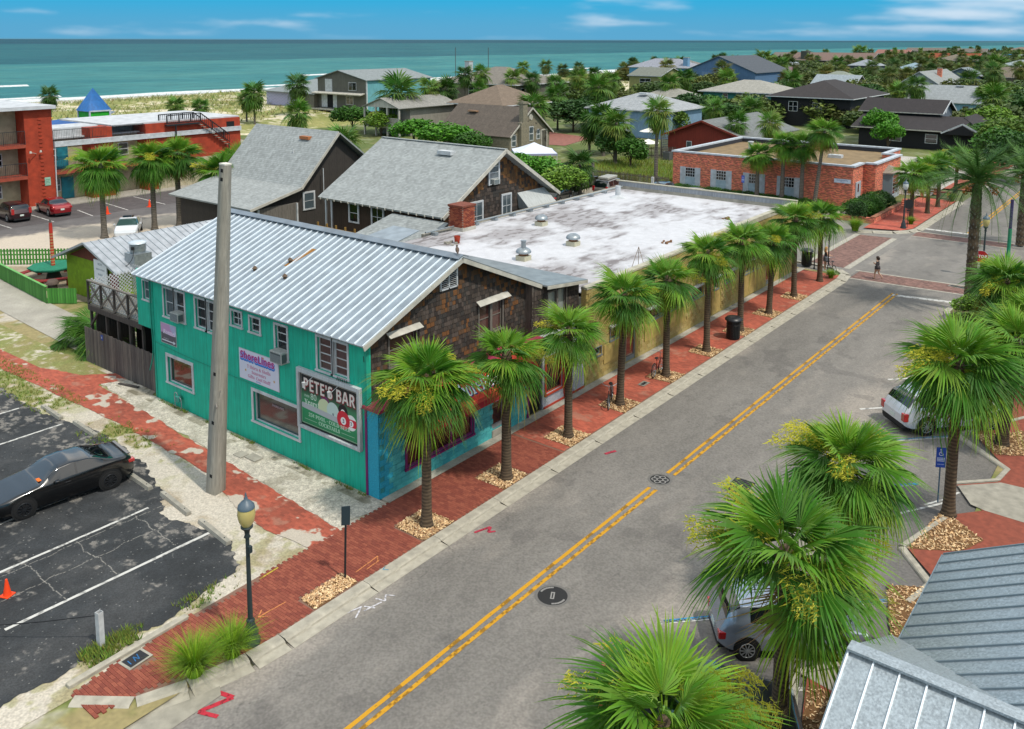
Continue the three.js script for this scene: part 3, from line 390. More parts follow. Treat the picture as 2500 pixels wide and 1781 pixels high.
function palm(x, z, h, span, label, o = {}) { // span: crown radius
const { seed = 1, leaves = 32, group, flowers = 3, dead = 4, y = 0, lean = [0, 0], trunk = trunkStd, girth = 1, name = 'palm_tree', bark = barkMat, low = -0.5, top = 1.35, boots = 0, tint = 0 } = o;
const t = thing(name, label, 'palm tree', [x, y, z], 0, group), r = rng(seed * 101 + 7);
const tr = shared('trunk', trunk, bark, t); tr.scale.set(girth, h + 0.1, girth); tr.position.y = -0.02;
for (let k = 0; k < leaves; k++) {
const f = (k + 0.5) / leaves, el = mix(top, low, Math.pow(f, 0.82)) + (r() - 0.5) * 0.28, az = k * gold + (r() - 0.5) * 0.5, gi = clamp(Math.floor(f * 6 + (r() - 0.5) * 1.4), 0, 5);
const isDead = k >= leaves - dead; if (o.cut && el < o.cut && -Math.cos(az) * 0.787 - Math.sin(az) * 0.617 > 0.0) continue; const m = shared('leaf', fans[gi], isDead ? (r() < 0.6 ? palmDead : palmOld) : f > 0.82 && r() < 0.4 ? palmOld : palmGreens[Math.floor(clamp(f * 0.8 + r() * 0.45 + tint, 0, 0.999) * 5) % 5 === 3 && f < 0.3 ? 0 : [2, 0, 1, 3, 1, 4][Math.floor(clamp(f + (r() - 0.5) * 0.7 + tint, 0, 0.999) * 6)]], t);
m.position.set(Math.cos(az) * 0.05, h - 0.05 - 0.28 * f, -Math.sin(az) * 0.05); setLeaf(m, az, isDead ? -1.05 - r() * 0.3 : el, span * (isDead ? 0.8 : 0.9 + 0.22 * r()) * (f < 0.12 ? 0.82 : 1), (r() - 0.5) * 0.5);
}
for (let k = 0; k < flowers; k++) { const m = shared('flower_plume', plumes[k % 3], flowerMat, t), az = r() * 6.3; m.userData = { kind: 'stuff' }; m.position.y = h - 0.05; setLeaf(m, az, 0.25 + r() * 0.5, span * (0.95 + 0.15 * r())); }
for (let k = 0; k < boots; k++) { const m = shared('leaf_base', bootG, k % 2 ? barkGrey : greyWood, t); m.position.set(0, h * (0.8 + 0.19 * (k / boots)), 0); m.rotation.y = k * gold; m.scale.setScalar(girth * 1.05); }
leanQ(t, lean[0], lean[1]); return t;
}
function crownGeo(seed, leaves, low = -0.8) { const r = rng(seed), list = []; for (let k = 0; k < leaves; k++) { const f = (k + 0.5) / leaves, el = mix(1.3, low, Math.pow(f, 0.85)) + (r() - 0.5) * 0.3, g = fansFar[clamp(Math.floor(f * 3 + (r() - 0.5)), 0, 2)].clone(), s = 0.9 + 0.25 * r(), tone = f > 0.85 ? [1.25, 1.0, 0.9] : [0.8 + 0.4 * r(), 0.8 + 0.36 * r(), 0.75 + 0.3 * r()], c = g.attributes.color; for (let i = 0; i < c.count; i++) c.setXYZ(i, c.getX(i) * tone[0], c.getY(i) * tone[1], c.getZ(i) * tone[2]); g.rotateX((r() - 0.5) * 0.5); g.rotateZ(el); g.rotateY(k * gold + r()); g.scale(s, s, s); g.translate(0, -0.16 * f, 0); list.push(g); } return join(list, true); }
const crowns = [1, 2, 3, 4].map((s) => crownGeo(s * 7, 34)), farGreens = ['#48701f', '#557a26', '#3b601c', '#668433'].map(leafMat);
function farPalm(x, z, h, span, label, k = 0, o = {}) { const t = thing(o.name ?? 'palm_tree', label, 'palm tree', [x, o.y ?? 0, z], k * 1.7, o.group); const tr = shared('trunk', o.thin ? trunkThin : trunkStd, o.bark ?? barkGrey, t); tr.scale.set(o.girth ?? 1.1, h + 0.1, o.girth ?? 1.1); const c = shared('crown', crowns[k % 4], farGreens[(k * 3 + (k >> 2)) % 4], t); c.position.y = h; c.scale.set(span, span * (o.flatten ?? 1), span); if (o.lean) leanQ(t, ...o.lean); return t; }
function featherLeaf(seed, droop) { const r = rng(seed), pos = [], col = []; const N = 46, C = (t) => [t * (1 - 0.12 * t * droop), 0.5 * t * (1 - 0.4) - droop * t * t, 0]; for (let k = 0; k < 10; k++) { const a = C(k / 10), b = C((k + 1) / 10), w = 0.012 * (1 - k / 12); for (const [y, z] of [[1, 0], [0, 1]]) { const q = [[a[0], a[1] + w * y, w * z], [b[0], b[1] + w * y, w * z], [b[0], b[1] - w * y, -w * z], [a[0], a[1] - w * y, -w * z]]; for (const i of [0, 1, 2, 0, 2, 3]) { pos.push(...q[i]); col.push(1.1, 1, 0.7); } } } for (let k = 0; k < N; k++) for (const s of [-1, 1]) { const t = 0.16 + 0.84 * (k / N), a = C(t), L = 0.2 * Math.sin(Math.PI * Math.min(1, 0.25 + t * 0.72)) * (0.85 + 0.3 * r()), fw = 0.1 * (1 + t); const tip = [a[0] + fw, a[1] - L * 0.35 + 0.05 * (r() - 0.3), s * L], w = 0.008; pos.push(a[0] - w, a[1], a[2], a[0] + w, a[1], a[2], ...tip); const c = 0.75 + 0.5 * r(); for (let i = 0; i < 3; i++) col.push(0.85 * c, 0.95 * c, 0.85 * c); } const g = rawGeo(pos); g.setAttribute('color', new THREE.Float32BufferAttribute(col, 3)); g.setAttribute('uv', new THREE.Float32BufferAttribute(new Float32Array((pos.length / 3) * 2), 2)); return g; }
const feathers = [featherLeaf(3, 0.55), featherLeaf(5, 0.85), featherLeaf(8, 1.2)], dateGreen = ['#4f7434', '#5f8240', '#46682f'].map(leafMat), fruitMat = M('#b86a1e', { rough: 0.8 });
const dateTrunk = (() => { const list = [cyl(0.3, 0.26, 1, 14, 0, 0, 0)]; return join(list, true); })(); const scaleG = join([geoT(new THREE.ConeGeometry(0.075, 0.17, 4), 0, 0.06, 0.29, 0, 0.5)]);
function datePalm(x, z, h, span, label, n = 46) {
const t = thing('date_palm', label, 'palm tree', [x, 0, z]), r = rng(Math.round(h * 31 + x)); const tr = shared('trunk', dateTrunk, barkMat, t); tr.scale.set(1, h, 1);
for (let k = 0; k < 250; k++) { const m = shared('leaf_scar', scaleG, k % 3 ? barkGrey : barkMat, t); m.position.y = (k / 250) * h * 0.97; m.rotation.y = k * gold; m.scale.set(1, 1, mix(1.02, 0.9, k / 250)); }
for (let k = 0; k < n; k++) { const f = k / n, m = shared('frond', feathers[f < 0.35 ? 0 : f < 0.75 ? 1 : 2], dateGreen[k % 3], t); m.position.y = h + 0.1; setLeaf(m, k * gold, mix(1.15, -0.35, Math.pow(f, 0.9)) + (r() - 0.5) * 0.2, span * (0.9 + 0.2 * r())); }
for (let k = 0; k < 3; k++) { const g = []; for (let i = 0; i < 40; i++) g.push(new THREE.IcosahedronGeometry(0.03, 0).translate(0.5 + r() * 0.3, -0.35 * r() - 0.1, (r() - 0.5) * 0.3)); const m = mesh('fruit_stalk', [...g, bar([0, 0, 0], [0.6, -0.05, 0], 0.015, 5)], fruitMat, t); m.position.y = h + 0.1; m.rotation.y = k * 2.1; m.scale.setScalar(1.4); } return t;
}
function leafCrown(seed, n = 2600, leaf = 0.13, lobes = 9) {
const r = rng(seed), L = []; for (let k = 0; k < lobes; k++) { const a = r() * 6.3, b = Math.acos(1 - r() * 1.25); L.push([Math.sin(b) * Math.cos(a) * 0.55, Math.cos(b) * 0.5, Math.sin(b) * Math.sin(a) * 0.55, 0.3 + 0.24 * r()]); }
const pos = [], col = []; for (let k = 0; k < n; k++) { const l = L[Math.floor(r() * lobes)], a = r() * 6.3, b = Math.acos(2 * r() - 1), rad = l[3] * (0.55 + 0.5 * Math.sqrt(r())); const c = V3(l[0] + Math.sin(b) * Math.cos(a) * rad, l[1] + Math.cos(b) * rad, l[2] + Math.sin(b) * Math.sin(a) * rad); if (c.y < -0.42) continue; const u = V3(r() - 0.5, r() - 0.5, r() - 0.5).normalize(), v = V3(r() - 0.5, r() - 0.15, r() - 0.5).normalize(), s = leaf * (0.6 + 0.8 * r()), w = u.clone().cross(v).normalize().multiplyScalar(s * 0.55); u.multiplyScalar(s); const A = c.clone().add(u), B = c.clone().add(w), C = c.clone().sub(u), D = c.clone().sub(w), k2 = 0.7 + 0.6 * r(), t = [k2 * (0.9 + 0.3 * r()), k2, k2 * (0.75 + 0.35 * r())]; for (const p of [A, B, C, A, C, D]) { pos.push(p.x, p.y, p.z); col.push(...t); } }
const g = rawGeo(pos); g.setAttribute('color', new THREE.Float32BufferAttribute(col, 3)); g.setAttribute('uv', new THREE.Float32BufferAttribute(new Float32Array((pos.length / 3) * 2), 2)); return g;
}
const leafCrowns = [leafCrown(11, 4200, 0.07, 14), leafCrown(12, 3600, 0.075, 11), leafCrown(13, 3800, 0.07, 16)], hedgeCrown = leafCrown(21, 4200, 0.055, 20), leafGreens = ['#3f6d1e', '#4f8a20', '#345c1f', '#5b7a2c', '#2f5420', '#6a8f2e'].map(leafMat);
function bush(x, z, rx, ry, rz, label, k = 0, o = {}) {
const t = thing(o.name ?? 'leafy_tree', label, o.category ?? 'tree', [x, o.y ?? 0, z], k * 1.3, o.group), h = (o.lift ?? 0.9) * ry; const c = shared('crown', leafCrowns[k % 3], leafGreens[o.tone ?? k % 6], t); c.scale.set(rx, ry, rz); c.position.y = h;
const tr = mesh('trunk', [beam([0, -0.05, 0], [0, h * 0.9, 0.05], 0.14 + rx * 0.02, 0.14 + rx * 0.02), beam([0, h * 0.3, 0], [rx * 0.35, h, 0.1], 0.08, 0.08), beam([0, h * 0.25, 0], [-rx * 0.3, h * 0.95, -0.2], 0.08, 0.08)], barkMat, t); return t;
}
function hedge(x0, x1, z0, z1, h, label, n, tone = 4, group) { const t = thing('hedge', label, 'hedge', [(x0 + x1) / 2, 0, (z0 + z1) / 2], 0, group); const r = rng(n * 9 + 2); for (let k = 0; k < n; k++) { const f = (k + 0.5) / n, L = shared('shrub', hedgeCrown, leafGreens[(tone + (k % 2) * 2) % 6], t); const long = x1 - x0 > z1 - z0; L.position.set(long ? mix(x0, x1, f) - (x0 + x1) / 2 : (r() - 0.5) * 0.2, h * 0.45, long ? (r() - 0.5) * 0.2 : mix(z0, z1, f) - (z0 + z1) / 2); L.rotation.y = k * 1.9; const s = (long ? (x1 - x0) : (z1 - z0)) / n; L.scale.set(Math.max(s * 0.9, long ? 0 : (x1 - x0) * 0.65), h * 0.95, Math.max(s * 0.9, long ? (z1 - z0) * 0.65 : 0)); } return t; }
function grassClump(seed, n = 700) { const r = rng(seed), pos = [], col = []; for (let k = 0; k < n; k++) { const a = r() * 6.3, o = 0.16 * Math.sqrt(r()), L = 0.65 + 0.5 * r(), out = 0.15 + 0.75 * r(), w = 0.006 + 0.004 * r(), bxp = Math.cos(a) * o, bz = Math.sin(a) * o, c = 0.7 + 0.6 * r(), t = [c * (0.9 + 0.5 * r()), c, c * 0.8]; let p = [bxp, 0, bz]; const sx = -Math.sin(a) * w, sz = Math.cos(a) * w; const P = (s) => [bxp + Math.cos(a) * out * L * s * s, L * (s - 0.36 * s * s * (0.5 + out)), bz + Math.sin(a) * out * L * s * s]; for (let i = 0; i < 3; i++) { const A = P(i / 3), B = P((i + 1) / 3), f = 1 - i / 3.2, g2 = 1 - (i + 1) / 3.2; const q = [[A[0] + sx * f, A[1], A[2] + sz * f], [B[0] + sx * g2, B[1], B[2] + sz * g2], [B[0] - sx * g2, B[1], B[2] - sz * g2], [A[0] - sx * f, A[1], A[2] - sz * f]]; for (const ii of [0, 1, 2, 0, 2, 3]) { pos.push(...q[ii]); col.push(...t); } } } const g = rawGeo(pos); g.setAttribute('color', new THREE.Float32BufferAttribute(col, 3)); g.setAttribute('uv', new THREE.Float32BufferAttribute(new Float32Array((pos.length / 3) * 2), 2)); return g; }
const clumpG = [grassClump(3, 1100), grassClump(4, 900)], clumpMat = leafMat('#6f9a20');
function clump(x, z, s, label, k = 0, group) { const m = shared(numbered('ornamental_grass'), clumpG[k % 2], clumpMat, scene); m.position.set(x, 0, z); m.scale.set(s, s * 0.95, s); m.rotation.y = k; m.userData = { label, category: 'grass clump' }; if (group) m.userData.group = group; return m; }
// ================= building helpers =================
const OB = (ori, u0, u1, v0, v1, n0, n1) => (ori === 'z' ? bx(u0, u1, v0, v1, n0, n1) : bx(n0, n1, v0, v1, u0, u1)); // box on a wall: u along it, v up, n outwards (+z or +x)
function wallG(ori, poly, holes, n, t = 0.2) {
const s = new THREE.Shape(poly.map((p) => new THREE.Vector2(p[0], p[1]))); for (const [u0, u1, v0, v1] of holes) s.holes.push(new THREE.Path([[u0, v0], [u1, v0], [u1, v1], [u0, v1]].map((p) => new THREE.Vector2(p[0], p[1]))));
const g = new THREE.ExtrudeGeometry(s, { depth: t, bevelEnabled: false }); if (ori === 'z') return g.translate(0, 0, n - t);
g.applyMatrix4(new THREE.Matrix4().set(0, 0, 1, n - t, 0, 1, 0, 0, 1, 0, 0, 0, 0, 0, 0, 1)); return flip(g);
}
const rc = (u0, u1, v0, v1) => [[u0, v0], [u1, v0], [u1, v1], [u0, v1]];
function win(parent, ori, u0, u1, v0, v1, n, o = {}) {
const { cols = 1, rows = 2, deep = 0.1, fm = trim, gm = glass, casing = 0.09, proud = 0.03, sill = true, sash = 0.045, name = 'window' } = o, a = Math.min(u0, u1), b = Math.max(u0, u1), gs = [];
if (casing) gs.push(OB(ori, a - casing, a, v0 - casing * 0.3, v1 + casing, n + 0.002, n + proud), OB(ori, b, b + casing, v0 - casing * 0.3, v1 + casing, n + 0.002, n + proud), OB(ori, a, b, v1, v1 + casing, n + 0.002, n + proud));
const d = n - deep, w = b - a, h = v1 - v0; gs.push(OB(ori, a, a + sash, v0, v1, d - 0.03, d + 0.03), OB(ori, b - sash, b, v0, v1, d - 0.03, d + 0.03), OB(ori, a + sash, b - sash, v0, v0 + sash, d - 0.03, d + 0.028), OB(ori, a + sash, b - sash, v1 - sash, v1, d - 0.03, d + 0.028));
for (let k = 1; k < cols; k++) gs.push(OB(ori, a + (w * k) / cols - sash * 0.4, a + (w * k) / cols + sash * 0.4, v0 + sash, v1 - sash, d - 0.02, d + 0.022));
for (let k = 1; k < rows; k++) gs.push(OB(ori, a + sash, b - sash, v0 + (h * k) / rows - sash * 0.4, v0 + (h * k) / rows + sash * 0.4, d - 0.024, d + 0.018));
const f = mesh(name, gs, fm, parent);
for (let c = 0; c < cols; c++) for (let r = 0; r < rows; r++) mesh('pane', OB(ori, a + (w * c) / cols + 0.004, a + (w * (c + 1)) / cols - 0.004, v0 + (h * r) / rows + 0.004, v0 + (h * (r + 1)) / rows - 0.004, d - 0.012 - (r ? 0 : 0.006), d - 0.004 - (r ? 0 : 0.006)), Array.isArray(gm) ? gm[r % gm.length] : gm, f);
if (sill) mesh('sill', OB(ori, a - casing - 0.03, b + casing + 0.03, v0 - 0.07, v0 - 0.001, n - deep, n + 0.06), fm, f);
return f;
}
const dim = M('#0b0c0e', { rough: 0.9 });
function winS(parent, ori, u0, u1, v0, v1, n, o = {}) {
const s = o.sign ?? 1, f = mesh('window', OB(ori, u0, u1, v0, v1, n + 0.002 * s, n + 0.05 * s), o.fm ?? trim, parent), w = (u1 - u0), h = v1 - v0, b = o.b ?? 0.09, c = o.cols ?? 1, r = o.rows ?? 2;
for (let i = 0; i < c; i++) for (let j = 0; j < r; j++) mesh('pane', OB(ori, u0 + b + ((w - b) * i) / c, u0 + ((w - b) * (i + 1)) / c, v0 + b + ((h - b) * j) / r, v0 + ((h - b) * (j + 1)) / r, n + 0.052 * s, n + 0.062 * s), o.gm ?? glass, f); return f;
}
function metalRoof(parent, a, b, c, d, n, mat, ribMat = mat, o = {}) {
const L = (p, q, t) => p.map((x, i) => mix(x, q[i], t)), rw = o.rib ?? 0.034, rh = o.ribH ?? 0.05;
for (let k = 0; k < n; k++) { const t0 = k / n, t1 = (k + 1) / n, p = L(a, b, t0), q = L(a, b, t1), r = L(d, c, t1), s = L(d, c, t0); const up = [0, rh / 2, 0], f = mesh('roof_panel', slab(p, q, r, s, 0.05), mat, parent); mesh('seam', beam(p.map((x, i) => x + up[i]), s.map((x, i) => x + up[i]), rw, rh), ribMat, f); }
return mesh('seam', beam(b.map((x, i) => x + [0, rh / 2, 0][i]), c.map((x, i) => x + [0, rh / 2, 0][i]), rw, rh), ribMat, parent);
}
function shingles(parent, ori, inside, u0, u1, v0, v1, n, tones, o = {}) {
const { row = 0.185, w = 0.17, single = 300, seed = 3 } = o, r = rng(seed), list = []; let k = 0;
for (let v = v0, j = 0; v < v1; v += row, j++) for (let u = u0 + r() * w; u < u1; ) { const ww = w * (0.6 + 0.8 * r()), c = u + ww / 2; if (inside(c, v + row * 0.5)) list.push([c, v + (r() - 0.5) * 0.022, ww, j]); u += ww; }
const geo = join([ori === 'x' ? bx(-0.009, 0.009, 0, row * 1.12, -0.5, 0.5) : bx(-0.5, 0.5, 0, row * 1.12, -0.009, 0.009)]), rest = tones.map(() => []);
list.sort((p, q) => (o.key ? o.key(q) - o.key(p) : 0)); let i = 0;
for (const [c, v, ww, j] of list) { const tone = o.tone ? o.tone(c, v, r) : Math.floor(r() * tones.length), tilt = 0.075 + 0.05 * r(), nn = n + 0.017 + 0.007 * r(); if (i++ < single) { const m = shared('shingle', geo, tones[tone], parent); if (ori === 'x') { m.position.set(nn, v, c); m.scale.z = ww - 0.008; m.rotation.z = tilt; } else { m.position.set(c, v, nn); m.scale.x = ww - 0.008; m.rotation.x = -tilt; } } else { const g = geo.clone(); if (ori === 'x') { g.scale(1, 1, ww - 0.008); g.rotateZ(tilt); g.translate(nn, v, c); } else { g.scale(ww - 0.008, 1, 1); g.rotateX(-tilt); g.translate(c, v, nn); } rest[tone].push(g); } }
rest.forEach((l, q) => l.length && stuffPart('shingle_cladding', l, tones[q], parent));
}
const shTones = ['#4a3f38', '#564a41', '#3c332e', '#655850', '#45403c', '#6f5137', '#8a5a30'].map((c) => M(c, { map: T.wood, size: 0.5, rough: 0.97 }));
const asphRoof = (c) => M(c, { map: T.shingleRoof, size: 3.3, rough: 0.97, bumpMap: T.shingleRoof, bumpSize: 3.3, bumpScale: 0.012 });
const metalPale = M('#a8b5bf', {map: T.blotch, size: 4, rough: 0.38, metal: 0.25 }), metalRib = M('#e6edf2', { rough: 0.35, metal: 0.2 }), metalBlue = M('#8f9ca8', {map: T.blotch, size: 5, rough: 0.4, metal: 0.25 }), metalGrey = M('#9fa6a8', {map: T.blotch, size: 3, rough: 0.45, metal: 0.25 });  // metalRib: reflected brightness of the ribs put into a paler colour
function house(o) {
const { x0, x1, z0, z1, h, rh, roof = 'hip', wall, rc: rcol, label, over = 0.5, base = 0, group, name = 'house', wins = [], trimC = trim } = o, t = thing(name, label, 'house', [0, 0, 0], 0, group), wm = typeof wall === 'string' ? M(wall, { map: T.board, size: 2.4, rough: 0.85 }) : wall, rm = typeof rcol === 'string' ? asphRoof(rcol) : rcol;
const mx = (x0 + x1) / 2, mz = (z0 + z1) / 2, e0 = h, xa = x0 - over, xb = x1 + over, za = z0 - over, zb = z1 + over; // z0 far, z1 near
if (base) mesh('foundation', bx(x0 + 0.05, x1 - 0.05, -0.1, base, z0 + 0.05, z1 - 0.05), o.baseM ?? paint('#8e4a38'), t);
const k = (rh - h) / (roof === 'gableX' ? (zb - za) / 2 : roof === 'gableZ' ? (xb - xa) / 2 : Math.min(xb - xa, zb - za) / 2), ov = over * k; // roof passes through wall top
if (roof === 'gableX') { mesh('wall', prism([[z1, base], [z1, h + ov - 0.1], [mz, rh - 0.1], [z0, h + ov - 0.1], [z0, base]], 'x', x0, x1), wm, t); mesh('roof', [slab([xa, h, zb], [xb, h, zb], [xb, rh, mz], [xa, rh, mz], 0.1), slab([xa, h, za], [xb, h, za], [xb, rh, mz], [xa, rh, mz], 0.1)], rm, t); mesh('barge_board', [beam([xb + 0.02, h - 0.06, zb], [xb + 0.02, rh - 0.06, mz], 0.05, 0.16), beam([xb + 0.02, h - 0.06, za], [xb + 0.02, rh - 0.06, mz], 0.05, 0.16)], trimC, t); mesh('fascia', bx(xa, xb, h - 0.16, h - 0.02, zb - 0.01, zb + 0.03), trimC, t); }
else if (roof === 'gableZ') { mesh('wall', prism([[x0, base], [x1, base], [x1, h + ov - 0.1], [mx, rh - 0.1], [x0, h + ov - 0.1]], 'z', z0, z1), wm, t); mesh('roof', [slab([xb, h, za], [xb, h, zb], [mx, rh, zb], [mx, rh, za], 0.1), slab([xa, h, za], [xa, h, zb], [mx, rh, zb], [mx, rh, za], 0.1)], rm, t); mesh('barge_board', [beam([xb, h - 0.06, zb + 0.02], [mx, rh - 0.06, zb + 0.02], 0.05, 0.16), beam([xa, h - 0.06, zb + 0.02], [mx, rh - 0.06, zb + 0.02], 0.05, 0.16)], trimC, t); mesh('fascia', bx(xb - 0.01, xb + 0.03, h - 0.16, h - 0.02, za, zb), trimC, t); }
else { const lx = xb - xa, lz = zb - za, along = lx >= lz, s = Math.min(lx, lz) / 2, r0 = along ? [xa + s, rh, mz] : [mx, rh, zb - s], r1 = along ? [xb - s, rh, mz] : [mx, rh, za + s]; mesh('wall', bx(x0, x1, base, h + ov * 0.5, z0, z1), wm, t); const tri = (a, b, c) => slab(a, b, c, c.map((v, i) => v + (i === 1 ? 0.0001 : 0)), 0.08); const gs = along ? [slab([xa, h, zb], [xb, h, zb], r1, r0, 0.1), slab([xa, h, za], [xb, h, za], r1, r0, 0.1), triG([xa, h, za], [xa, h, zb], r0), triG([xb, h, zb], [xb, h, za], r1)] : [slab([xb, h, za], [xb, h, zb], r0, r1, 0.1), slab([xa, h, za], [xa, h, zb], r0, r1, 0.1), triG([xa, h, zb], [xb, h, zb], r0), triG([xb, h, za], [xa, h, za], r1)]; gs.push(bx(xa + 0.02, xb - 0.02, h - 0.12, h - 0.02, za + 0.02, zb - 0.02)); mesh('roof', gs, rm, t); mesh('fascia', [bx(xa, xb, h - 0.17, h - 0.01, zb - 0.01, zb + 0.03), bx(xb - 0.01, xb + 0.03, h - 0.17, h - 0.01, za, zb)], trimC, t); }
for (const [ori, u0, u1, v0, v1, oo = {}] of wins) winS(t, ori, u0, u1, v0, v1, oo.n ?? (ori === 'z' ? z1 : x1), oo);
if (o.chimney) { const [cx, cz, top, w = 0.8, m = M('#ffffff', { map: T.brick, size: 1.9 })] = o.chimney; const c = mesh('chimney', bx(cx - w / 2, cx + w / 2, h, top, cz - w / 2, cz + w / 2), m, t); mesh('chimney_cap', bx(cx - w / 2 - 0.08, cx + w / 2 + 0.08, top, top + 0.14, cz - w / 2 - 0.08, cz + w / 2 + 0.08), concrete, c); }
if (o.skylight) { const [sx, sz, sy] = o.skylight; mesh('skylight', bx(sx - 0.8, sx + 0.8, sy - 0.1, sy + 0.12, sz - 0.45, sz + 0.45), white, t); }
return t;
}
function triG(a, b, c) { return rawGeo([...a, ...b, ...c]); }
// ================= the teal souvenir shop on the corner =================
const tealWall = M('#10c9a8', { map: T.board, size: 2.2, rough: 0.72, bumpMap: T.boardBump, bumpSize: 2.2, bumpScale: 0.006 });
const shop = thing('souvenir_shop', 'two storey teal board shop with a pale ribbed metal roof', 'building', [0, 0, 0]);
{
const t = shop, Z = -20.02;
const op = { w1: [-35.05, -33.45, 3.98, 5.24], w2: [-32.6, -31.0, 3.98, 5.24], s1: [-30.02, -29.38, 4.62, 5.2], s2: [-28.8, -28.18, 4.6, 5.18], w3: [-27.2, -26.5, 3.92, 5.2], w4: [-24.72, -23.1, 4.02, 5.26], l1: [-34.98, -33.1, 0.98, 2.15], big: [-28.75, -25.95, 0.92, 2.15] };
const zone = wallG('z', [[-36.0, -0.1], [-22.16, -0.1], [-22.16, 5.66], [-36.0, 5.66]], Object.values(op), Z, 0.24); mesh('wall', zone, tealWall, t);
mesh('wall', wallG('z', rc(-37.55, -36.0, 3.05, 5.66), [[-36.98, -36.36, 4.36, 5.22]], Z - 0.12, 0.2), tealWall, t);
mesh('wall', [bx(-37.55, -37.35, 3.05, 5.66, -29.6, Z - 0.33), bx(-36.0, -35.8, 0, 5.6, -29.6, Z - 0.25), bx(-37.55, -22.5, 0, 5.5, -29.8, -29.6)], tealWall, t);
mesh('gable_wall', wallG('x', [[-20.27, 3.1], [-20.27, 5.62], [-24.8, 7.6], [-29.9, 5.48], [-29.9, 0], [-29.6, 0], [-29.6, 3.1]], [[-27.72, -26.24, 4.1, 5.36], [-22.6, -21.25, 4.3, 5.4]], -22.25, 0.2), M('#4a4038', { map: T.wood, size: 0.8 }), t);
for (const g of [bx(-22.2, -22.1, 3.25, 5.62, -20.14, -20.0), bx(-36.06, -35.94, 0, 5.62, -20.04, -19.99)]) mesh('corner_board', g, paint('#17b89b'), t);
const cur = M('#6b4a44', { map: T.streak, size: 0.5, rough: 0.2, clearcoat: 1 });
win(t, 'z', -35.05, -34.28, 3.98, 5.24, Z, { rows: 2, gm: glassCur }); win(t, 'z', -34.2, -33.45, 3.98, 5.24, Z, { rows: 2, gm: glass });
win(t, 'z', -32.6, -31.85, 3.98, 5.24, Z, { rows: 3 }); win(t, 'z', -31.77, -31.0, 3.98, 5.24, Z, { rows: 3 });
for (const [a, b] of [[-34.28, -34.2], [-31.85, -31.77], [-23.96, -23.84]]) mesh('mullion', bx(a, b, 4, 5.25, Z - 0.14, Z + 0.02), trim, t);
win(t, 'z', -30.02, -29.38, 4.62, 5.2, Z, { rows: 2, cols: 2 }); win(t, 'z', -28.8, -28.18, 4.6, 5.18, Z, { rows: 2 });
win(t, 'z', -27.2, -26.5, 3.92, 5.2, Z, { rows: 4 }); win(t, 'z', -24.72, -23.96, 4.02, 5.26, Z, { rows: 4, gm: cur }); win(t, 'z', -23.84, -23.1, 4.02, 5.26, Z, { rows: 4, gm: cur });
win(t, 'z', -34.98, -33.1, 0.98, 2.15, Z, { rows: 1, deep: 0.12, gm: M('#3c2a26', { rough: 0.1, clearcoat: 1, map: T.streak, size: 0.35 }), casing: 0.14 });
const store = M('#39474a', { rough: 0.14, clearcoat: 1, clearcoatRoughness: 0.08, map: T.blotch, size: 1.8 });
win(t, 'z', -28.75, -25.95, 0.92, 2.15, Z, { rows: 1, deep: 0.12, gm: store, casing: 0.12 });
win(t, 'z', -36.98, -36.36, 4.36, 5.22, Z - 0.12, { rows: 2, gm: glassCur, casing: 0.05 });
for (const [a, b] of [[-26.98, -26.24], [-27.72, -26.98]]) win(t, 'x', a, b, 4.1, 5.36, -22.25, { rows: 2, gm: cur, casing: 0.07, fm: greyWood, deep: 0.08 }); win(t, 'x', -22.6, -21.25, 4.3, 5.4, -22.25, { rows: 2, gm: cur, casing: 0.07, fm: greyWood });
mesh('window_hood', [slab([-22.0, 5.42, -26.05], [-22.0, 5.42, -28.05], [-22.25, 5.6, -28.05], [-22.25, 5.6, -26.05], 0.03), slab([-22.0, 5.45, -21.1], [-22.0, 5.45, -22.8], [-22.25, 5.6, -22.8], [-22.25, 5.6, -21.1], 0.03)], offwhite, t);
const lv = mesh('louvre', [bx(-22.24, -22.18, 6.5, 6.56, -24.86, -23.92), bx(-22.24, -22.18, 6.5, 7.26, -24.9, -24.83), bx(-22.24, -22.18, 6.5, 6.98, -23.97, -23.9), bx(-22.24, -22.18, 6.5, 7.1, -24.43, -24.37)], white, t); for (let k = 0; k < 8; k++) { mesh('slat', geoT(bx(-0.035, 0.035, -0.006, 0.006, -0.22, 0.22), -22.2, 6.6 + k * 0.075, -24.62, 0, 0, 0.6), white, lv); if (k < 5) mesh('slat', geoT(bx(-0.035, 0.035, -0.006, 0.006, -0.2, 0.2), -22.2, 6.6 + k * 0.075, -24.16, 0, 0, 0.6), white, lv); }
const roofY = (z) => (z > -24.8 ? 7.62 - ((z + 24.8) * 2.12) / 5.18 : 7.62 + ((z + 24.8) * 2.17) / 5.2);
shingles(t, 'x', (z, y) => y < roofY(z) - 0.16 && y > 3.2 && !(z > -27.85 && z < -26.12 && y > 4.0 && y < 5.6) && !(z > -22.72 && z < -21.12 && y > 4.2 && y < 5.58) && !(z > -24.95 && z < -23.85 && y > 6.4 && y < 7.4), -29.35, -20.2, 3.2, 7.6, -22.25, shTones, { tone: (z, y, r) => { const hi = y > roofY(z) - 0.75 || fbm(z * 0.9, y * 1.4, 3) > 0.62; return hi && r() < 0.5 ? (r() < 0.5 ? 5 : 6) : Math.floor(r() * 5); }, key: (q) => -Math.abs(q[1] - 5.6) - Math.abs(q[0] + 25.5) * 0.3 });
mesh('rear_wall', wallG('x', [[-29.35, 3.2], [-29.35, 5.62], [-30, 5.42], [-32.95, 5.0], [-32.95, 3.2]], [[-31.9, -30.5, 3.5, 4.98]], -21.9, 0.3), M('#5a524a', { map: T.wood, size: 0.8 }), t);
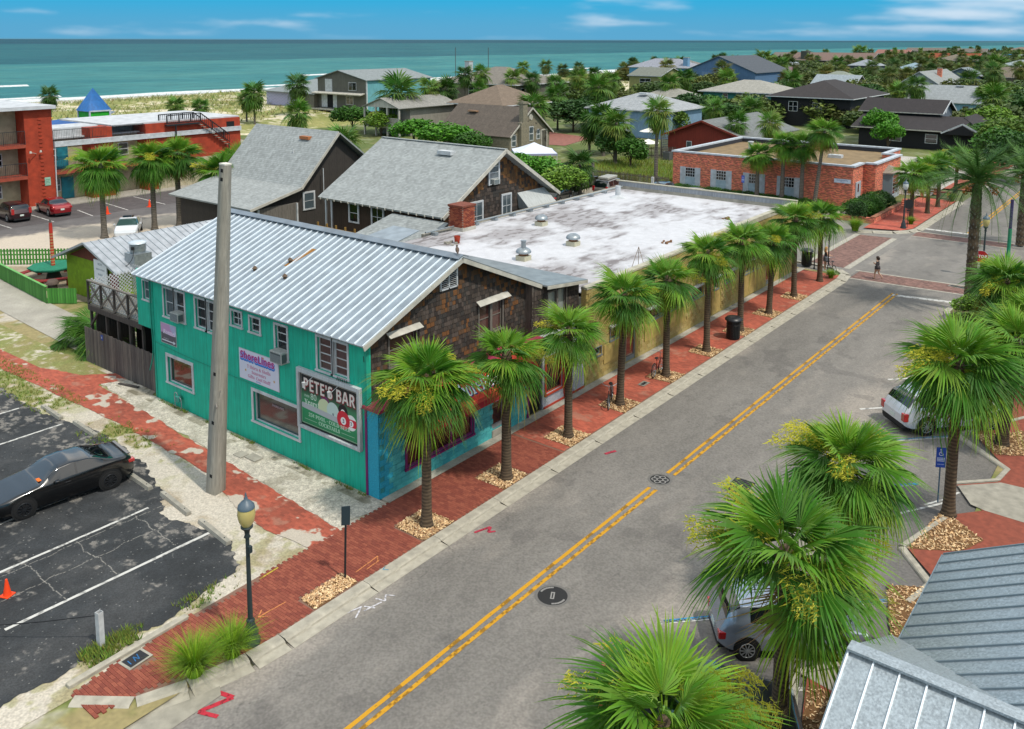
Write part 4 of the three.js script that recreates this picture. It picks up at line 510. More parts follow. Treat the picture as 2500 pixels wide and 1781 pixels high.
mesh('rear_wall', [bx(-22.3, -21.88, 3.2, 5.62, -29.4, -29.33), bx(-36, -22.2, 0, 4.95, -32.95, -32.75)], M('#7a6f64', { map: T.wood, size: 0.8 }), t);  // return coloured lighter than the walls beside it to offset its corner shade
for (const [a, b] of [[-31.2, -30.5], [-31.9, -31.2]]) win(t, 'x', a, b, 3.5, 4.98, -21.9, { rows: 1, gm: M('#a9b3ad', { rough: 0.2, map: T.streak, size: 0.9, clearcoat: 1 }), casing: 0.05, fm: greyWood });
shingles(t, 'x', (z, y) => y < (z > -30 ? 5.4 : 5.42 + (z + 30) * 0.142) - 0.1 && !(z > -32.0 && z < -30.4 && y > 3.4), -32.93, -29.4, 3.2, 5.4, -21.9, shTones.slice(0, 5), { single: 0, seed: 8 });
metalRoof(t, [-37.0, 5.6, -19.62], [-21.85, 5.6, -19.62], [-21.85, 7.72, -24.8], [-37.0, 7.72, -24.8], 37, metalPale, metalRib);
metalRoof(t, [-37.0, 5.5, -30.0], [-21.85, 5.5, -30.0], [-21.85, 7.72, -24.8], [-37.0, 7.72, -24.8], 18, metalGrey, metalGrey, { ribH: 0.02 });
mesh('porch_roof', slab([-37, 5.5, -29.98], [-21.55, 5.5, -29.98], [-21.55, 5.1, -33.15], [-37, 5.1, -33.15], 0.07), metalGrey, t);
mesh('ridge_cap', [slab([-37.05, 7.72, -24.5], [-21.8, 7.72, -24.5], [-21.8, 7.83, -24.8], [-37.05, 7.83, -24.8], 0.03), slab([-37.05, 7.72, -25.1], [-21.8, 7.72, -25.1], [-21.8, 7.83, -24.8], [-37.05, 7.83, -24.8], 0.03)], metalBlue, t);
mesh('barge_board', [beam([-21.84, 5.5, -19.66], [-21.84, 7.6, -24.78], 0.04, 0.17), beam([-21.84, 5.4, -29.98], [-21.84, 7.6, -24.82], 0.04, 0.17), beam([-21.54, 5.4, -29.98], [-21.54, 5.0, -33.13], 0.04, 0.14)], offwhite, t);
for (const [x, z, l] of [[-29.4, -22.5, 0], [-28.6, -21.6, 0], [-30.6, -21.6, 0]]) { const y = 5.6 + (-19.62 - z) * 0.409; const v = mesh('roof_vent', [cyl(0.07, 0.07, 0.12, 10, x, y, z), cyl(0.12, 0.03, 0.1, 10, x, y + 0.1, z)], M('#5b4a3a', { rough: 0.9 }), t); }
mesh('rust_streak', slab([-29.5, 5.6 + 2.62 * 0.409 + 0.004, -22.24], [-29.28, 5.6 + 2.62 * 0.409 + 0.004, -22.24], [-28.95, 5.6 + 3.9 * 0.409 + 0.006, -23.52], [-29.2, 5.6 + 3.9 * 0.409 + 0.006, -23.52], 0.004), M('#a8742c', { map: T.streak, size: 0.4 }), t);
mesh('downpipe', [tube([[-36.1, 5.4, Z + 0.06], [-36.1, 3.6, Z + 0.06], [-36.1, 2.0, Z + 0.05], [-36.35, 1.2, Z + 0.1]], 0.03, 20), tube([[-35.95, 2.62, Z + 0.03], [-33.6, 2.5, Z + 0.04], [-31, 2.45, Z + 0.03], [-28.9, 2.42, Z + 0.03], [-26, 2.36, Z + 0.03]], 0.012, 24, 5)], paint('#12a68c'), t);
}
{
const t = shop, X = -21.53, top = 3.18, ops = [[-25.0, -21.32, 0.62, 2.3], [-26.95, -26.2, 0.3, 2.3], [-29.62, -28.68, 0, 2.35]], inOp = (z, y) => ops.some(([a, b, c, d]) => z > a && z < b && y > c && y < d);
const tones = ['#58cfd0', '#52c7ca', '#60d6d6', '#4ec0c6'].map((c) => M(c, { map: T.grain, size: 0.8, rough: 0.8, bumpMap: T.bump, bumpSize: 0.5, bumpScale: 0.02 })), blueT = ['#2fbfe0', '#35c5e4'].map((c) => M(c, { map: T.grain, size: 0.8, rough: 0.8, bumpMap: T.bump, bumpSize: 0.5, bumpScale: 0.02 }));
mesh('block_core', wallG('x', [[-28.62, -0.1], [-20.06, -0.1], [-20.06, top - 0.05], [-28.62, top - 0.05]], ops.slice(0, 2), X - 0.02, 0.25), M('#3fa9ac', { map: T.grain, size: 1 }), t);
const g = join([bx(-0.05, 0.012, 0.005, 0.195, -0.195, 0.195)]); let n = 0; const rest = tones.map(() => []);
for (let j = 0; j < 16; j++) for (let k = 0; k < 22; k++) { const z = -20.24 - (k + (j & 1) * 0.5) * 0.4, y = j * 0.2; if (z < -28.45 || inOp(z, y + 0.1) || inOp(z + 0.15, y + 0.1) || inOp(z - 0.15, y + 0.1)) continue; const q = Math.floor(hash2(j, k) * 4), dx = (hash2(k, j + 9) - 0.5) * 0.012; if (n++ < 300) { const m = shared('block', g, z > -20.55 ? blueT[j & 1] : tones[q], t); m.position.set(X + dx, y, z); } else rest[q].push(g.clone().translate(X + dx, y, z)); }
rest.forEach((l, q) => l.length && stuffPart('blockwork', l, tones[q], t));
mesh('end_return', bx(-22.12, X - 0.03, 0, top, -20.06, -19.99), blueT[0], t); for (const g of [bx(-22.2, -22.1, 0, 3.2, -20.0, -19.96), bx(X - 0.02, X + 0.03, 0, 2.4, -28.64, -28.52)]) mesh('corner_trim', g, paint('#8c2078'), t);
mesh('ledge', [bx(-22.3, X + 0.1, top, top + 0.1, -29.7, -19.93)], paint('#b3365a'), t);
const disp = M('#3a3038', { rough: 0.12, clearcoat: 1, map: (() => { const r = rng(9), tx = tex(512, 256, (u, v, i, j) => { const n = fbm(u * 14, v * 9, 4), c = fbm(u * 30 + 4, v * 20, 3); return n > 0.56 ? [190 * c + 40, 150 * c + 20, 170 * c + 40] : n < 0.42 ? [26, 24, 34] : [110 * c, 50 * c, 70 * c]; }); return tx; })(), size: 1.7 });
const mag = paint('#8c2070'); const f = win(t, 'x', -25.0, -21.32, 0.62, 2.3, X, { cols: 3, rows: 1, gm: disp, fm: mag, deep: 0.06, casing: 0.07, sash: 0.09 });
const d = mesh('door', [OB('x', -26.95, -26.87, 0.3, 2.3, X - 0.12, X - 0.06), OB('x', -26.28, -26.2, 0.3, 2.3, X - 0.12, X - 0.06), OB('x', -26.87, -26.28, 0.3, 0.5, X - 0.12, X - 0.062), OB('x', -26.87, -26.28, 2.2, 2.3, X - 0.12, X - 0.062)], galv, t); mesh('pane', OB('x', -26.87, -26.28, 0.5, 2.2, X - 0.1, X - 0.09), glass, d); mesh('notice', OB('x', -26.75, -26.5, 1.4, 1.65, X - 0.088, X - 0.084), white, d);
mesh('door_step', bx(X, X + 0.05, 0, 0.3, -27.0, -26.15), concrete, t);
const gt = mesh('iron_gate', [bx(X - 0.16, X - 0.12, 0.02, 2.4, -29.6, -28.7)], dim, t); for (let k = 0; k < 9; k++) mesh('bar', bar([X - 0.05, 0.05, -28.75 - k * 0.1], [X - 0.05, 2.3, -28.75 - k * 0.1], 0.012, 6), black, gt);
const red = M('#b8142e', { map: T.grain, size: 0.6, rough: 0.8, side: THREE.DoubleSide }), red2 = M('#d5412c', { map: T.grain, size: 0.6, rough: 0.8, side: THREE.DoubleSide });
const a = mesh('awning', [slab([X + 0.95, 2.35, -21.0], [X + 0.95, 2.35, -28.35], [X + 0.06, 3.3, -28.35], [X + 0.06, 3.3, -21.0], 0.015)], red2, t);
mesh('cheek', [triG([X + 0.06, 3.3, -20.995], [X + 0.95, 2.35, -20.995], [X + 0.06, 2.35, -20.995]), triG([X + 0.06, 3.3, -28.355], [X + 0.95, 2.35, -28.355], [X + 0.06, 2.35, -28.355])], red, a); mesh('valance', bx(X + 0.94, X + 0.955, 2.12, 2.36, -28.35, -21.0), red, a);
const c = document.createElement('canvas'); c.width = 1024; c.height = 128; const x = c.getContext('2d'); x.fillStyle = '#d5412c'; x.fillRect(0, 0, 1024, 128); x.font = 'italic bold 104px serif'; x.textAlign = 'center'; x.fillStyle = '#1d2f6f'; x.fillText('Shorelines', 518, 100); x.fillStyle = '#dfe9f2'; x.fillText('Shorelines', 510, 94); const tx = new THREE.CanvasTexture(c); tx.colorSpace = THREE.SRGBColorSpace;
const lg = rawGeo([X + 0.86, 2.462, -22.2, X + 0.86, 2.462, -27.2, X + 0.2, 3.166, -27.2, X + 0.86, 2.462, -22.2, X + 0.2, 3.166, -27.2, X + 0.2, 3.166, -22.2]); lg.setAttribute('uv', new THREE.Float32BufferAttribute([0, 0, 1, 0, 1, 1, 0, 0, 1, 1, 0, 1], 2)); lg.translate(0.006, 0.006, 0); mesh('lettering', lg, new THREE.MeshStandardMaterial({ map: tx, roughness: 0.8 }), a, true);
}
{
const X = -21.53, t = thing('white_block_storefront', 'white painted block shop front with orange window and door trim', 'building', [0, 0, 0]), or = paint('#c8432a'), wm = M('#c9ccd6', { map: T.grain, size: 0.8, rough: 0.85, bumpMap: T.bump, bumpSize: 0.5, bumpScale: 0.02 });
mesh('wall_core', wallG('x', rc(-32.95, -29.66, -0.1, 3.15), [[-31.15, -29.9, 0.62, 2.2], [-31.95, -31.25, 0.05, 2.2]], X - 0.02, 0.25), wm, t);
const g = join([bx(-0.05, 0.012, 0.005, 0.195, -0.195, 0.195)]); for (let j = 0; j < 15; j++) for (let k = 0; k < 9; k++) { const z = -29.86 - (k + (j & 1) * 0.5) * 0.4 + 0.02, y = j * 0.2 + 0.04; if (z < -32.78 || (z > -31.4 && z < -29.75 && y > 0.42 && y < 2.2) || (z > -32.15 && z < -31.1 && y < 2.2)) continue; const m = shared('block', g, wm, t); m.position.set(X + (hash2(k, j) - 0.5) * 0.01, y, z); }
win(t, 'x', -31.15, -29.9, 0.62, 2.2, X, { rows: 1, fm: or, casing: 0.1, deep: 0.1 }); const d = mesh('door', [OB('x', -31.95, -31.87, 0.05, 2.2, X - 0.12, X - 0.04), OB('x', -31.33, -31.25, 0.05, 2.2, X - 0.12, X - 0.04), OB('x', -31.87, -31.33, 0.05, 0.4, X - 0.12, X - 0.05)], or, t); mesh('pane', OB('x', -31.87, -31.33, 0.4, 2.2, X - 0.1, X - 0.09), glass, d);
mesh('pediment', prism([[-32.1, 2.25], [-31.1, 2.25], [-31.1, 2.5], [-31.6, 2.95], [-32.1, 2.5]], 'x', X + 0.01, X + 0.12), white, t); mesh('base_course', bx(X, X + 0.05, 0, 0.1, -32.9, -29.7), or, t); mesh('coping', bx(X - 0.3, X + 0.06, 3.15, 3.24, -32.95, -29.68), white, t); mesh('roof', bx(-30, X - 0.3, 3.0, 3.12, -32.9, -29.85), metalGrey, t);
}
// ================= yellow block bar with the white flat roof =================
{
const X = -21.53, ze = -59.6, zs = -33.0, t = thing('yellow_block_building', 'long yellow block building with a stained white flat roof and parapet', 'building', [0, 0, 0]);
const wins = [[-34.35, -33.55, 1.2, 1.6], [-35.95, -35.15, 1.62, 2.26], [-42.75, -38.75, 1.62, 2.24], [-45.2, -43.85, 1.6, 2.22], [-47.15, -46.6, 1.56, 2.24], [-49.35, -48.05, 1.62, 2.2], [-53.9, -50.95, 1.55, 2.26], [-58.6, -56.0, 1.56, 2.16]], doors = [[-37.62, -36.7, 0.06, 2.24], [-55.4, -54.5, 0.06, 2.1]];
const yl = ['#c7b06a', '#cdb772', '#c1a962', '#d2bd7c'].map((c) => M(c, { map: T.grain, size: 0.9, rough: 0.88, bumpMap: T.bump, bumpSize: 0.5, bumpScale: 0.02 }));
mesh('wall_core', wallG('x', rc(ze, zs, -0.1, 4.62), [...wins, ...doors], X - 0.02, 0.26), yl[0], t);
const panels = [[-36.0, -33.2, 0.75], [-38.2, -35.9, 0.6], [-42.9, -38.5, 0.5], [-47.6, -46.2, 0.2], [-54.2, -50.7, 0.2]].slice(0); const smooth = M('#cbb267', {map: T.blotch, size: 2, rough: 0.85 }); for (const [a, b, y0] of [[-36.2, -34.6, 0.6], [-43.0, -38.5, 0.62], [-47.5, -46.3, 0.1], [-54.1, -50.7, 0.1]]) mesh('rendered_panel', OB('x', a, b, y0, 1.54, X - 0.01, X + 0.028), smooth, t);
const g = join([bx(-0.05, 0.012, 0.005, 0.195, -0.195, 0.195)]), ops = [...wins, ...doors, [-36.2, -34.6, 0.6, 1.54], [-43.0, -38.5, 0.62, 1.54], [-47.5, -46.3, 0.1, 1.54], [-54.1, -50.7, 0.1, 1.54]], rest = yl.map(() => []); let n = 0;
for (let k = 0; k < 67; k++) for (let j = 0; j < 23; j++) { const z = zs - 0.2 - (k + (j & 1) * 0.5) * 0.4, y = j * 0.2 + 0.02; if (z < ze + 0.18 || ops.some(([a, b, c, d]) => z > a - 0.19 && z < b + 0.19 && y > c - 0.18 && y < d)) continue; const q = Math.floor(hash2(j + 3, k) * 4), dx = (hash2(k + 4, j) - 0.5) * 0.014; if (n++ < 300) { const m = shared('block', g, yl[q], t); m.position.set(X + dx, y, z); } else rest[q].push(g.clone().translate(X + dx, y, z)); }
rest.forEach((l, q) => l.length && stuffPart('blockwork', l, yl[q], t));
const fr = M('#7f8a8c', { rough: 0.5, metal: 0.4 }); wins.forEach(([a, b, c, d], i) => win(t, 'x', a, b, c, d, X, { cols: b - a > 2 ? 3 : 1, rows: 1, fm: fr, casing: 0.04, deep: 0.12 })); for (const [a, b, c, d] of wins.slice(1)) mesh('lintel', OB('x', a - 0.15, b + 0.15, d + 0.06, d + 0.14, X + 0.01, X + 0.2), white, t);
doors.forEach(([a, b, c, d]) => { const q = mesh('door', [OB('x', a, a + 0.08, c, d, X - 0.12, X - 0.05), OB('x', b - 0.08, b, c, d, X - 0.12, X - 0.05), OB('x', a + 0.08, b - 0.08, c, c + 0.22, X - 0.12, X - 0.055), OB('x', a + 0.08, b - 0.08, d - 0.1, d, X - 0.12, X - 0.055)], fr, t); mesh('pane', OB('x', a + 0.08, b - 0.08, c + 0.22, d - 0.1, X - 0.1, X - 0.09), M('#4a2220', { rough: 0.12, clearcoat: 1 }), q); });
mesh('side_wall', [bx(-36.05, -35.8, -0.1, 4.5, ze, zs - 4.2), bx(-35.8, -21.8, -0.1, 4.6, ze, ze + 0.25), bx(-35.8, -21.8, -0.1, 4.2, zs - 0.2, zs)], M('#b7b2a4', {map: T.blotch, size: 3 }), t);
const stain = wtex(-36, ze, -21.8, zs, 36, (x, z) => {
let w = 186 + 18 * (fbm(x * 3, z * 3, 3) - 0.5), c = [w, w, w * 1.02]; const a = fbm(x * 0.28 + 11, z * 0.17 + 4, 5), b = fbm(x * 1.6, z * 0.9, 5);
let d = sst(0.44, 0.66, a * 0.62 + b * 0.38 + 0.16 * sst(-27.5, -34, x) - 0.05); for (const [vx, vz, r] of [[-27.8, -36.5, 1.3], [-27.6, -40.9, 1.6], [-32.3, -44.2, 1.1], [-33.6, -55.6, 2.0]]) d *= sst(r * 0.5, r * 1.35, Math.hypot(x - vx, (z - vz) * 0.8) + (b - 0.5) * 1.1);
const sc = sst(0.5, 0.62, fbm(x * 4.5, z * 1.7 + 8, 4)); c = mix3(c, [112, 106, 106], d * (0.5 + 0.5 * sc)); return [...c, 0.08]; });
const rg = flat([[-35.8, ze + 0.25], [-21.78, ze + 0.25], [-21.78, zs - 0.2], [-35.8, zs - 0.2]], 4.36); { const p = rg.attributes.position, uv = rg.attributes.uv; for (let i = 0; i < p.count; i++) uv.setXY(i, (p.getX(i) + 36) / (-21.8 + 36), (p.getZ(i) - ze) / (zs - ze)); } mesh('roof', rg, new THREE.MeshStandardMaterial({ map: stain, roughness: 0.75 }), t, true);
mesh('parapet', [bx(-35.8, -21.8, 4.37, 4.95, ze, ze + 0.22)], M('#a9aeb4', { map: T.streak, size: 2.6 }), t); mesh('coping', [bx(-36.05, X + 0.04, 4.95, 5.02, ze - 0.03, ze + 0.26), bx(X - 0.3, X + 0.05, 4.62, 4.72, -43.0, zs), bx(X - 0.3, X + 0.05, 4.62, 4.9, ze, -43.0)], M('#cfc9b4', {map: T.blotch, size: 2 }), t);
mesh('gutter_pipe', [tube([[-35.7, 4.62, -37.2], [-35.4, 4.62, -46], [-35.15, 4.66, -58.8]], 0.05, 30, 8), ...Array.from({ length: 11 }, (_, k) => bx(-35.75, -35.4, 4.37, 4.55, -38 - k * 1.9, -37.7 - k * 1.9))], galv, t);
}
const stainMat = M('#9a6a44', { map: T.streak, size: 0.3 });
function roofFan(x, z, label, tall) { const t = thing('roof_vent_fan', label, 'roof vent', [x, 4.36, z], 0, 'vents on the white flat roof'); mesh('curb', bx(-0.3, 0.3, 0, 0.26, -0.3, 0.3), M('#d8d3b8', { map: T.streak, size: 0.4 }), t); mesh('neck', cyl(0.25, 0.27, 0.14, 18, 0, 0.26, 0), stainMat, t); mesh('dome', lathe([[0.4, 0.4], [0.42, 0.46], [0.36, 0.58], [0.2, 0.68], [0.0, 0.7]], 24), galv, t); if (tall) mesh('flue', [cyl(0.13, 0.13, 0.42, 14, 0, 0.62, 0), cyl(0.16, 0.16, 0.05, 14, 0, 1.02, 0)], galv, t); return t; }
roofFan(-27.8, -36.46, 'domed roof vent with a tall flue nearest the shingled gable', 1); roofFan(-27.62, -40.9, 'squat domed roof vent with rusty neck in a clean white patch', 0); roofFan(-32.3, -44.2, 'small domed roof vent beside the brick chimney side', 0);
{ const t = thing('roof_flue', 'white cone based roof flue near the far parapet', 'roof vent', [-33.65, 4.36, -55.7]); mesh('pipe', cyl(0.2, 0.2, 0.9, 16), white, t); mesh('flashing', lathe([[0.6, 0], [0.22, 0.2], [0.2, 0.22]], 20), white, t); }
{ const t = thing('red_bucket', 'small red orange bucket standing on the flat roof', 'bucket', [-33.18, 4.36, -37.2]); mesh('pail', lathe([[0, 0.02], [0.13, 0.02], [0.18, 0.42], [0.19, 0.42], [0.14, 0], [0, 0]], 18), paint('#c2401f'), t); mesh('handle', tube([[-0.18, 0.4, 0], [0, 0.3, 0.16], [0.18, 0.4, 0]], 0.008, 10, 4), steel, t); }
for (const [i, [x, z]] of [[-23.8, -44.8], [-23.9, -53.6], [-33.3, -36.85]].entries()) { const g = [], r = rng(i + 60); for (let k = 0; k < 7; k++) g.push(geoT(bx(-0.08, 0.08, 0, 0.05 + 0.1 * r(), -0.05, 0.05), x + (r() - 0.5) * 0.7, 4.365, z + (r() - 0.5) * 0.7, r() * 3)); solo('roof_debris', g, i === 2 ? concrete : M('#7a5a40', { rough: 0.95 }), ['rusty scraps on the white roof by the palm crowns', 'brown scrap of roofing near the far street corner', 'grey concrete lump beside the red bucket'][i], 'debris'); }
{ const t = thing('antenna_tripod', 'thin metal tripod stand on the edge of the flat roof', 'tripod', [-22.2, 4.36, -38.9]); for (const a of [0, 2.1, 4.2]) mesh('leg', bar([Math.cos(a) * 0.4, 0, Math.sin(a) * 0.4], [0, 1.1, 0], 0.015, 5), M('#8a7a6a', { rough: 0.7 }), t); }
{ const t = thing('brick_chimney', 'square red brick chimney with a white base at the roof edge', 'chimney', [-35.45, 4.3, -40.2]); const bm = M('#ffffff', { map: T.brick, size: 1.55, bumpMap: T.brickBump, bumpSize: 1.55, bumpScale: 0.01 }); mesh('base', bx(-0.6, 0.6, -0.3, 0.28, -0.62, 0.62), offwhite, t); mesh('core', bx(-0.54, 0.54, 0.28, 1.55, -0.56, 0.56), M('#b09a88', { map: T.grain, size: 0.5 }), t);
const bt = ['#a3492f', '#b2583a', '#8f3d2a', '#bb6644'].map((c) => M(c, { map: T.grain, size: 0.4 })), gz = join([bx(0.53, 0.565, 0, 0.064, -0.1, 0.1)]), gx = join([bx(-0.1, 0.1, 0, 0.064, 0.55, 0.585)]); for (let j = 0; j < 17; j++) for (let k = 0; k < 5; k++) { const y = 0.29 + j * 0.075, o = (j & 1) * 0.11; let m = shared('brick', gz, bt[Math.floor(hash2(j, k) * 4)], t); m.position.set(0, y, -0.45 + k * 0.22 + o - 0.05 < 0.46 ? -0.45 + k * 0.22 + o - 0.05 : 0.46); m = shared('brick', gx, bt[Math.floor(hash2(j + 8, k) * 4)], t); m.position.set(Math.min(0.44, -0.44 + k * 0.22 + o - 0.05), y, 0); } mesh('cap', bx(-0.62, 0.62, 1.55, 1.66, -0.64, 0.64), M('#8d4a34', {map: T.blotch, size: 1 }), t); }
{ const t = thing('pigeon', 'small brown pigeon perched on the metal roof ridge', 'bird', [-22.12, 7.86, -24.8], 2.4); const b = new THREE.SphereGeometry(0.09, 12, 8); b.scale(1.7, 0.9, 0.85); b.rotateZ(0.5); b.translate(0, 0.12, 0); mesh('body', [b, new THREE.SphereGeometry(0.045, 10, 8).translate(0.14, 0.24, 0), geoT(new THREE.ConeGeometry(0.05, 0.22, 6), -0.2, 0.03, 0, 0, 0, 1.9), beam([0.18, 0.235, 0], [0.225, 0.225, 0], 0.012, 0.012)], M('#6f5a4c', { map: T.grain, size: 0.2 }), t); mesh('leg', [bar([0.02, 0, 0.03], [0.02, 0.06, 0.03], 0.006, 4), bar([0.02, 0, -0.03], [0.02, 0.06, -0.03], 0.006, 4)], M('#b0503a'), t); }
// ================= signs and boxes on the teal wall =================
function printed(w, h, draw) { const c = document.createElement('canvas'); c.width = w; c.height = h; draw(c.getContext('2d'), w, h); const t = new THREE.CanvasTexture(c); t.colorSpace = THREE.SRGBColorSpace; t.anisotropy = 8; return new THREE.MeshStandardMaterial({ map: t, roughness: 0.6 }); }
function faceG(ori, u0, u1, v0, v1, n) { const g = new THREE.PlaneGeometry(u1 - u0, v1 - v0); if (ori === 'x') { g.rotateY(Math.PI / 2); return g.translate(n, (v0 + v1) / 2, (u0 + u1) / 2); } return g.translate((u0 + u1) / 2, (v0 + v1) / 2, n); }
function star(x, cx, cy, r) { x.beginPath(); for (let k = 0; k < 10; k++) { const a = (k * Math.PI) / 5 - Math.PI / 2, q = k & 1 ? r * 0.45 : r; x.lineTo(cx + Math.cos(a) * q, cy + Math.sin(a) * q); } x.closePath(); x.fill(); }
{ const t = thing('shop_signboard', 'white board sign with magenta lettering over a blue wave', 'sign', [0, 0, -20.02]); mesh('board', bx(-29.58, -27.03, 2.52, 3.77, 0.004, 0.03), white, t);
mesh('print', faceG('z', -29.57, -27.04, 2.53, 3.76, 0.034), printed(1024, 512, (x, w, h) => { x.fillStyle = '#c9cbdb'; x.fillRect(0, 0, w, h); x.save(); x.font = 'bold 168px sans-serif'; x.lineJoin = 'round'; x.lineWidth = 34; x.strokeStyle = '#2166b8'; x.strokeText('ShoreLines', 34, 182, 955); x.lineWidth = 16; x.strokeStyle = '#3f8fd6'; x.strokeText('ShoreLines', 34, 172, 955); x.lineWidth = 12; x.strokeStyle = '#e58ac0'; x.strokeText('ShoreLines', 30, 156, 955); x.fillStyle = '#8a1463'; x.fillText('ShoreLines', 30, 156, 955); x.restore(); x.fillStyle = '#b58a3a'; star(x, 640, 44, 28); star(x, 165, 350, 30); star(x, 905, 372, 30); x.font = '30px sans-serif'; x.fillStyle = '#c9a9a0'; x.fillText('Vacation Headquarters', 470, 226); x.fillStyle = '#a5275f'; x.font = 'bold 74px serif'; x.textAlign = 'center'; x.fillText('T Shirts & Shells', w / 2, 296, 760); x.fillText('Souvenirs', w / 2, 378); x.fillText('Gifts  Cool Stuff', w / 2, 458, 800); x.fillStyle = '#2a5fb0'; x.font = 'bold 30px sans-serif'; x.fillText('249 0084', w / 2 - 20, 496); }), t, true); }
{ const t = thing('bar_signboard', 'green and black billiard ball sign in a peeling white frame', 'sign', [0, 0, -20.02]), X0 = -25.83, X1 = -22.36, Y0 = 1.55, Y1 = 3.88;
mesh('frame', [rbx(X0, X0 + 0.14, Y0, Y1, 0.002, 0.16, 0.015), rbx(X1 - 0.14, X1, Y0, Y1, 0.002, 0.16, 0.015), rbx(X0 + 0.14, X1 - 0.14, Y1 - 0.16, Y1, 0.002, 0.16, 0.015), rbx(X0 + 0.14, X1 - 0.14, Y0, Y0 + 0.12, 0.002, 0.16, 0.015)], M('#d3dadd', { map: T.streak, size: 1.2, rough: 0.8 }), t);
mesh('backing', bx(X0 + 0.1, X1 - 0.1, Y0 + 0.08, Y1 - 0.08, 0.004, 0.07), black, t);
mesh('print', faceG('z', X0 + 0.17, X1 - 0.17, Y0 + 0.2, Y1 - 0.2, 0.075), printed(1024, 640, (x, w, h) => {
const g = x.createLinearGradient(0, 0, 0, h); g.addColorStop(0, '#17171a'); g.addColorStop(0.26, '#1d2a22'); g.addColorStop(0.42, '#3d7a55'); g.addColorStop(0.66, '#1f8a58'); g.addColorStop(1, '#1c7c4e'); x.fillStyle = g; x.fillRect(0, 0, w, h); x.strokeStyle = '#c9c4b8'; x.lineWidth = 4; x.strokeRect(10, 10, w - 20, h - 20);
const ball = (cx, cy, r, c, n, stripe) => { x.save(); x.beginPath(); x.arc(cx, cy, r, 0, 7); x.fillStyle = stripe ? '#dfe3e0' : c; x.fill(); x.clip(); if (stripe) { x.fillStyle = c; x.fillRect(cx - r, cy - r * 0.45, r * 2, r * 1.0); } if (n) { x.beginPath(); x.arc(cx, cy + r * 0.1, r * 0.42, 0, 7); x.fillStyle = '#e8e8e6'; x.fill(); x.fillStyle = '#22304a'; x.font = `bold ${r * 0.62}px sans-serif`; x.textAlign = 'center'; x.fillText(n, cx, cy + r * 0.32); } x.restore(); };
ball(445, 275, 80, '#6d2362', ''); ball(765, 300, 84, '#151518', '8'); ball(430, 345, 112, '#c3cfa8', ''); x.fillStyle = '#22304a'; x.font = 'bold 56px sans-serif'; x.textAlign = 'center'; x.fillText('1', 440, 440); ball(585, 345, 108, '#b9cfc9', ''); x.fillText('9', 590, 410); ball(905, 405, 96, '#c81f34', '3', true); ball(770, 405, 112, '#c81f34', '3');
x.save(); x.translate(0, 395); x.rotate(0.05); x.fillStyle = '#aab0b4'; x.beginPath(); x.roundRect(6, -26, 830, 70, 30); x.fill(); x.restore(); ball(770, 405, 112, '#c81f34', '3');
x.font = 'bold 190px sans-serif'; x.lineJoin = 'round'; x.textAlign = 'center'; x.save(); x.scale(1, 1.12); x.lineWidth = 14; x.strokeStyle = '#7a1f28'; x.strokeText("PETE'S BAR", w / 2 + 6, 186, 940); x.fillStyle = '#d6cfc8'; x.fillText("PETE'S BAR", w / 2, 180, 940); x.restore();
x.fillStyle = '#cfe0d2'; x.font = '40px sans-serif'; x.fillText('OVER', 110, 290); x.font = '104px sans-serif'; x.fillText('80', 235, 300); x.font = 'bold 84px serif'; x.fillText('Years!', 200, 380); x.font = 'bold 66px serif'; x.fillStyle = '#b9d8c2'; x.fillText('25¢ POOL · COLD BEER', w / 2, 528, 900); x.fillText('COCKTAILS', w / 2, 594); x.fillRect(60, 572, 230, 4); x.fillRect(730, 572, 230, 4); }), t, true);
for (const x of [-24.9, -23.5]) mesh('sign_lamp', [bar([x, 3.7, 0.1], [x - 0.05, 3.5, 0.5], 0.012, 5), cyl(0.05, 0.07, 0.2, 10, x - 0.05, 3.4, 0.5)], white, t);
const sg = []; for (let k = 0; k < 6; k++) sg.push(bar([-23.6 + k * 0.1, 3.9, 0.08], [-23.55 + k * 0.1, 4.02, 0.1], 0.015, 5)); mesh('pigeon_spike', sg, M('#4a4640'), t); }
{ const t = thing('small_banner_sign', 'small pink and grey banner sign with white script and arrow', 'sign', [0, 0, -20.02]); mesh('print', faceG('z', -35.38, -34.2, 2.74, 3.62, 0.022), printed(512, 384, (x, w, h) => { x.fillStyle = '#b48fb4'; x.fillRect(0, 0, w, h); x.fillStyle = '#a4a6c4'; x.beginPath(); x.moveTo(300, 0); x.lineTo(w, 0); x.lineTo(w, 230); x.lineTo(340, 90); x.fill(); x.fillStyle = '#55555c'; x.beginPath(); x.moveTo(0, 190); x.bezierCurveTo(160, 150, 330, 250, w, 190); x.lineTo(w, h); x.lineTo(0, h); x.fill(); x.fillStyle = '#dcd6e6'; x.font = 'italic bold 120px serif'; x.fillText('Ronnel', 62, 200); x.fillStyle = '#cfd4dc'; x.fillRect(20, 322, 400, 20); x.beginPath(); x.moveTo(415, 296); x.lineTo(490, 332); x.lineTo(415, 368); x.fill(); x.font = '26px sans-serif'; x.fillText('hair  nails  spa', 80, 300); }), t, true); mesh('panel', bx(-35.4, -34.18, 2.72, 3.64, 0.004, 0.02), white, t); }
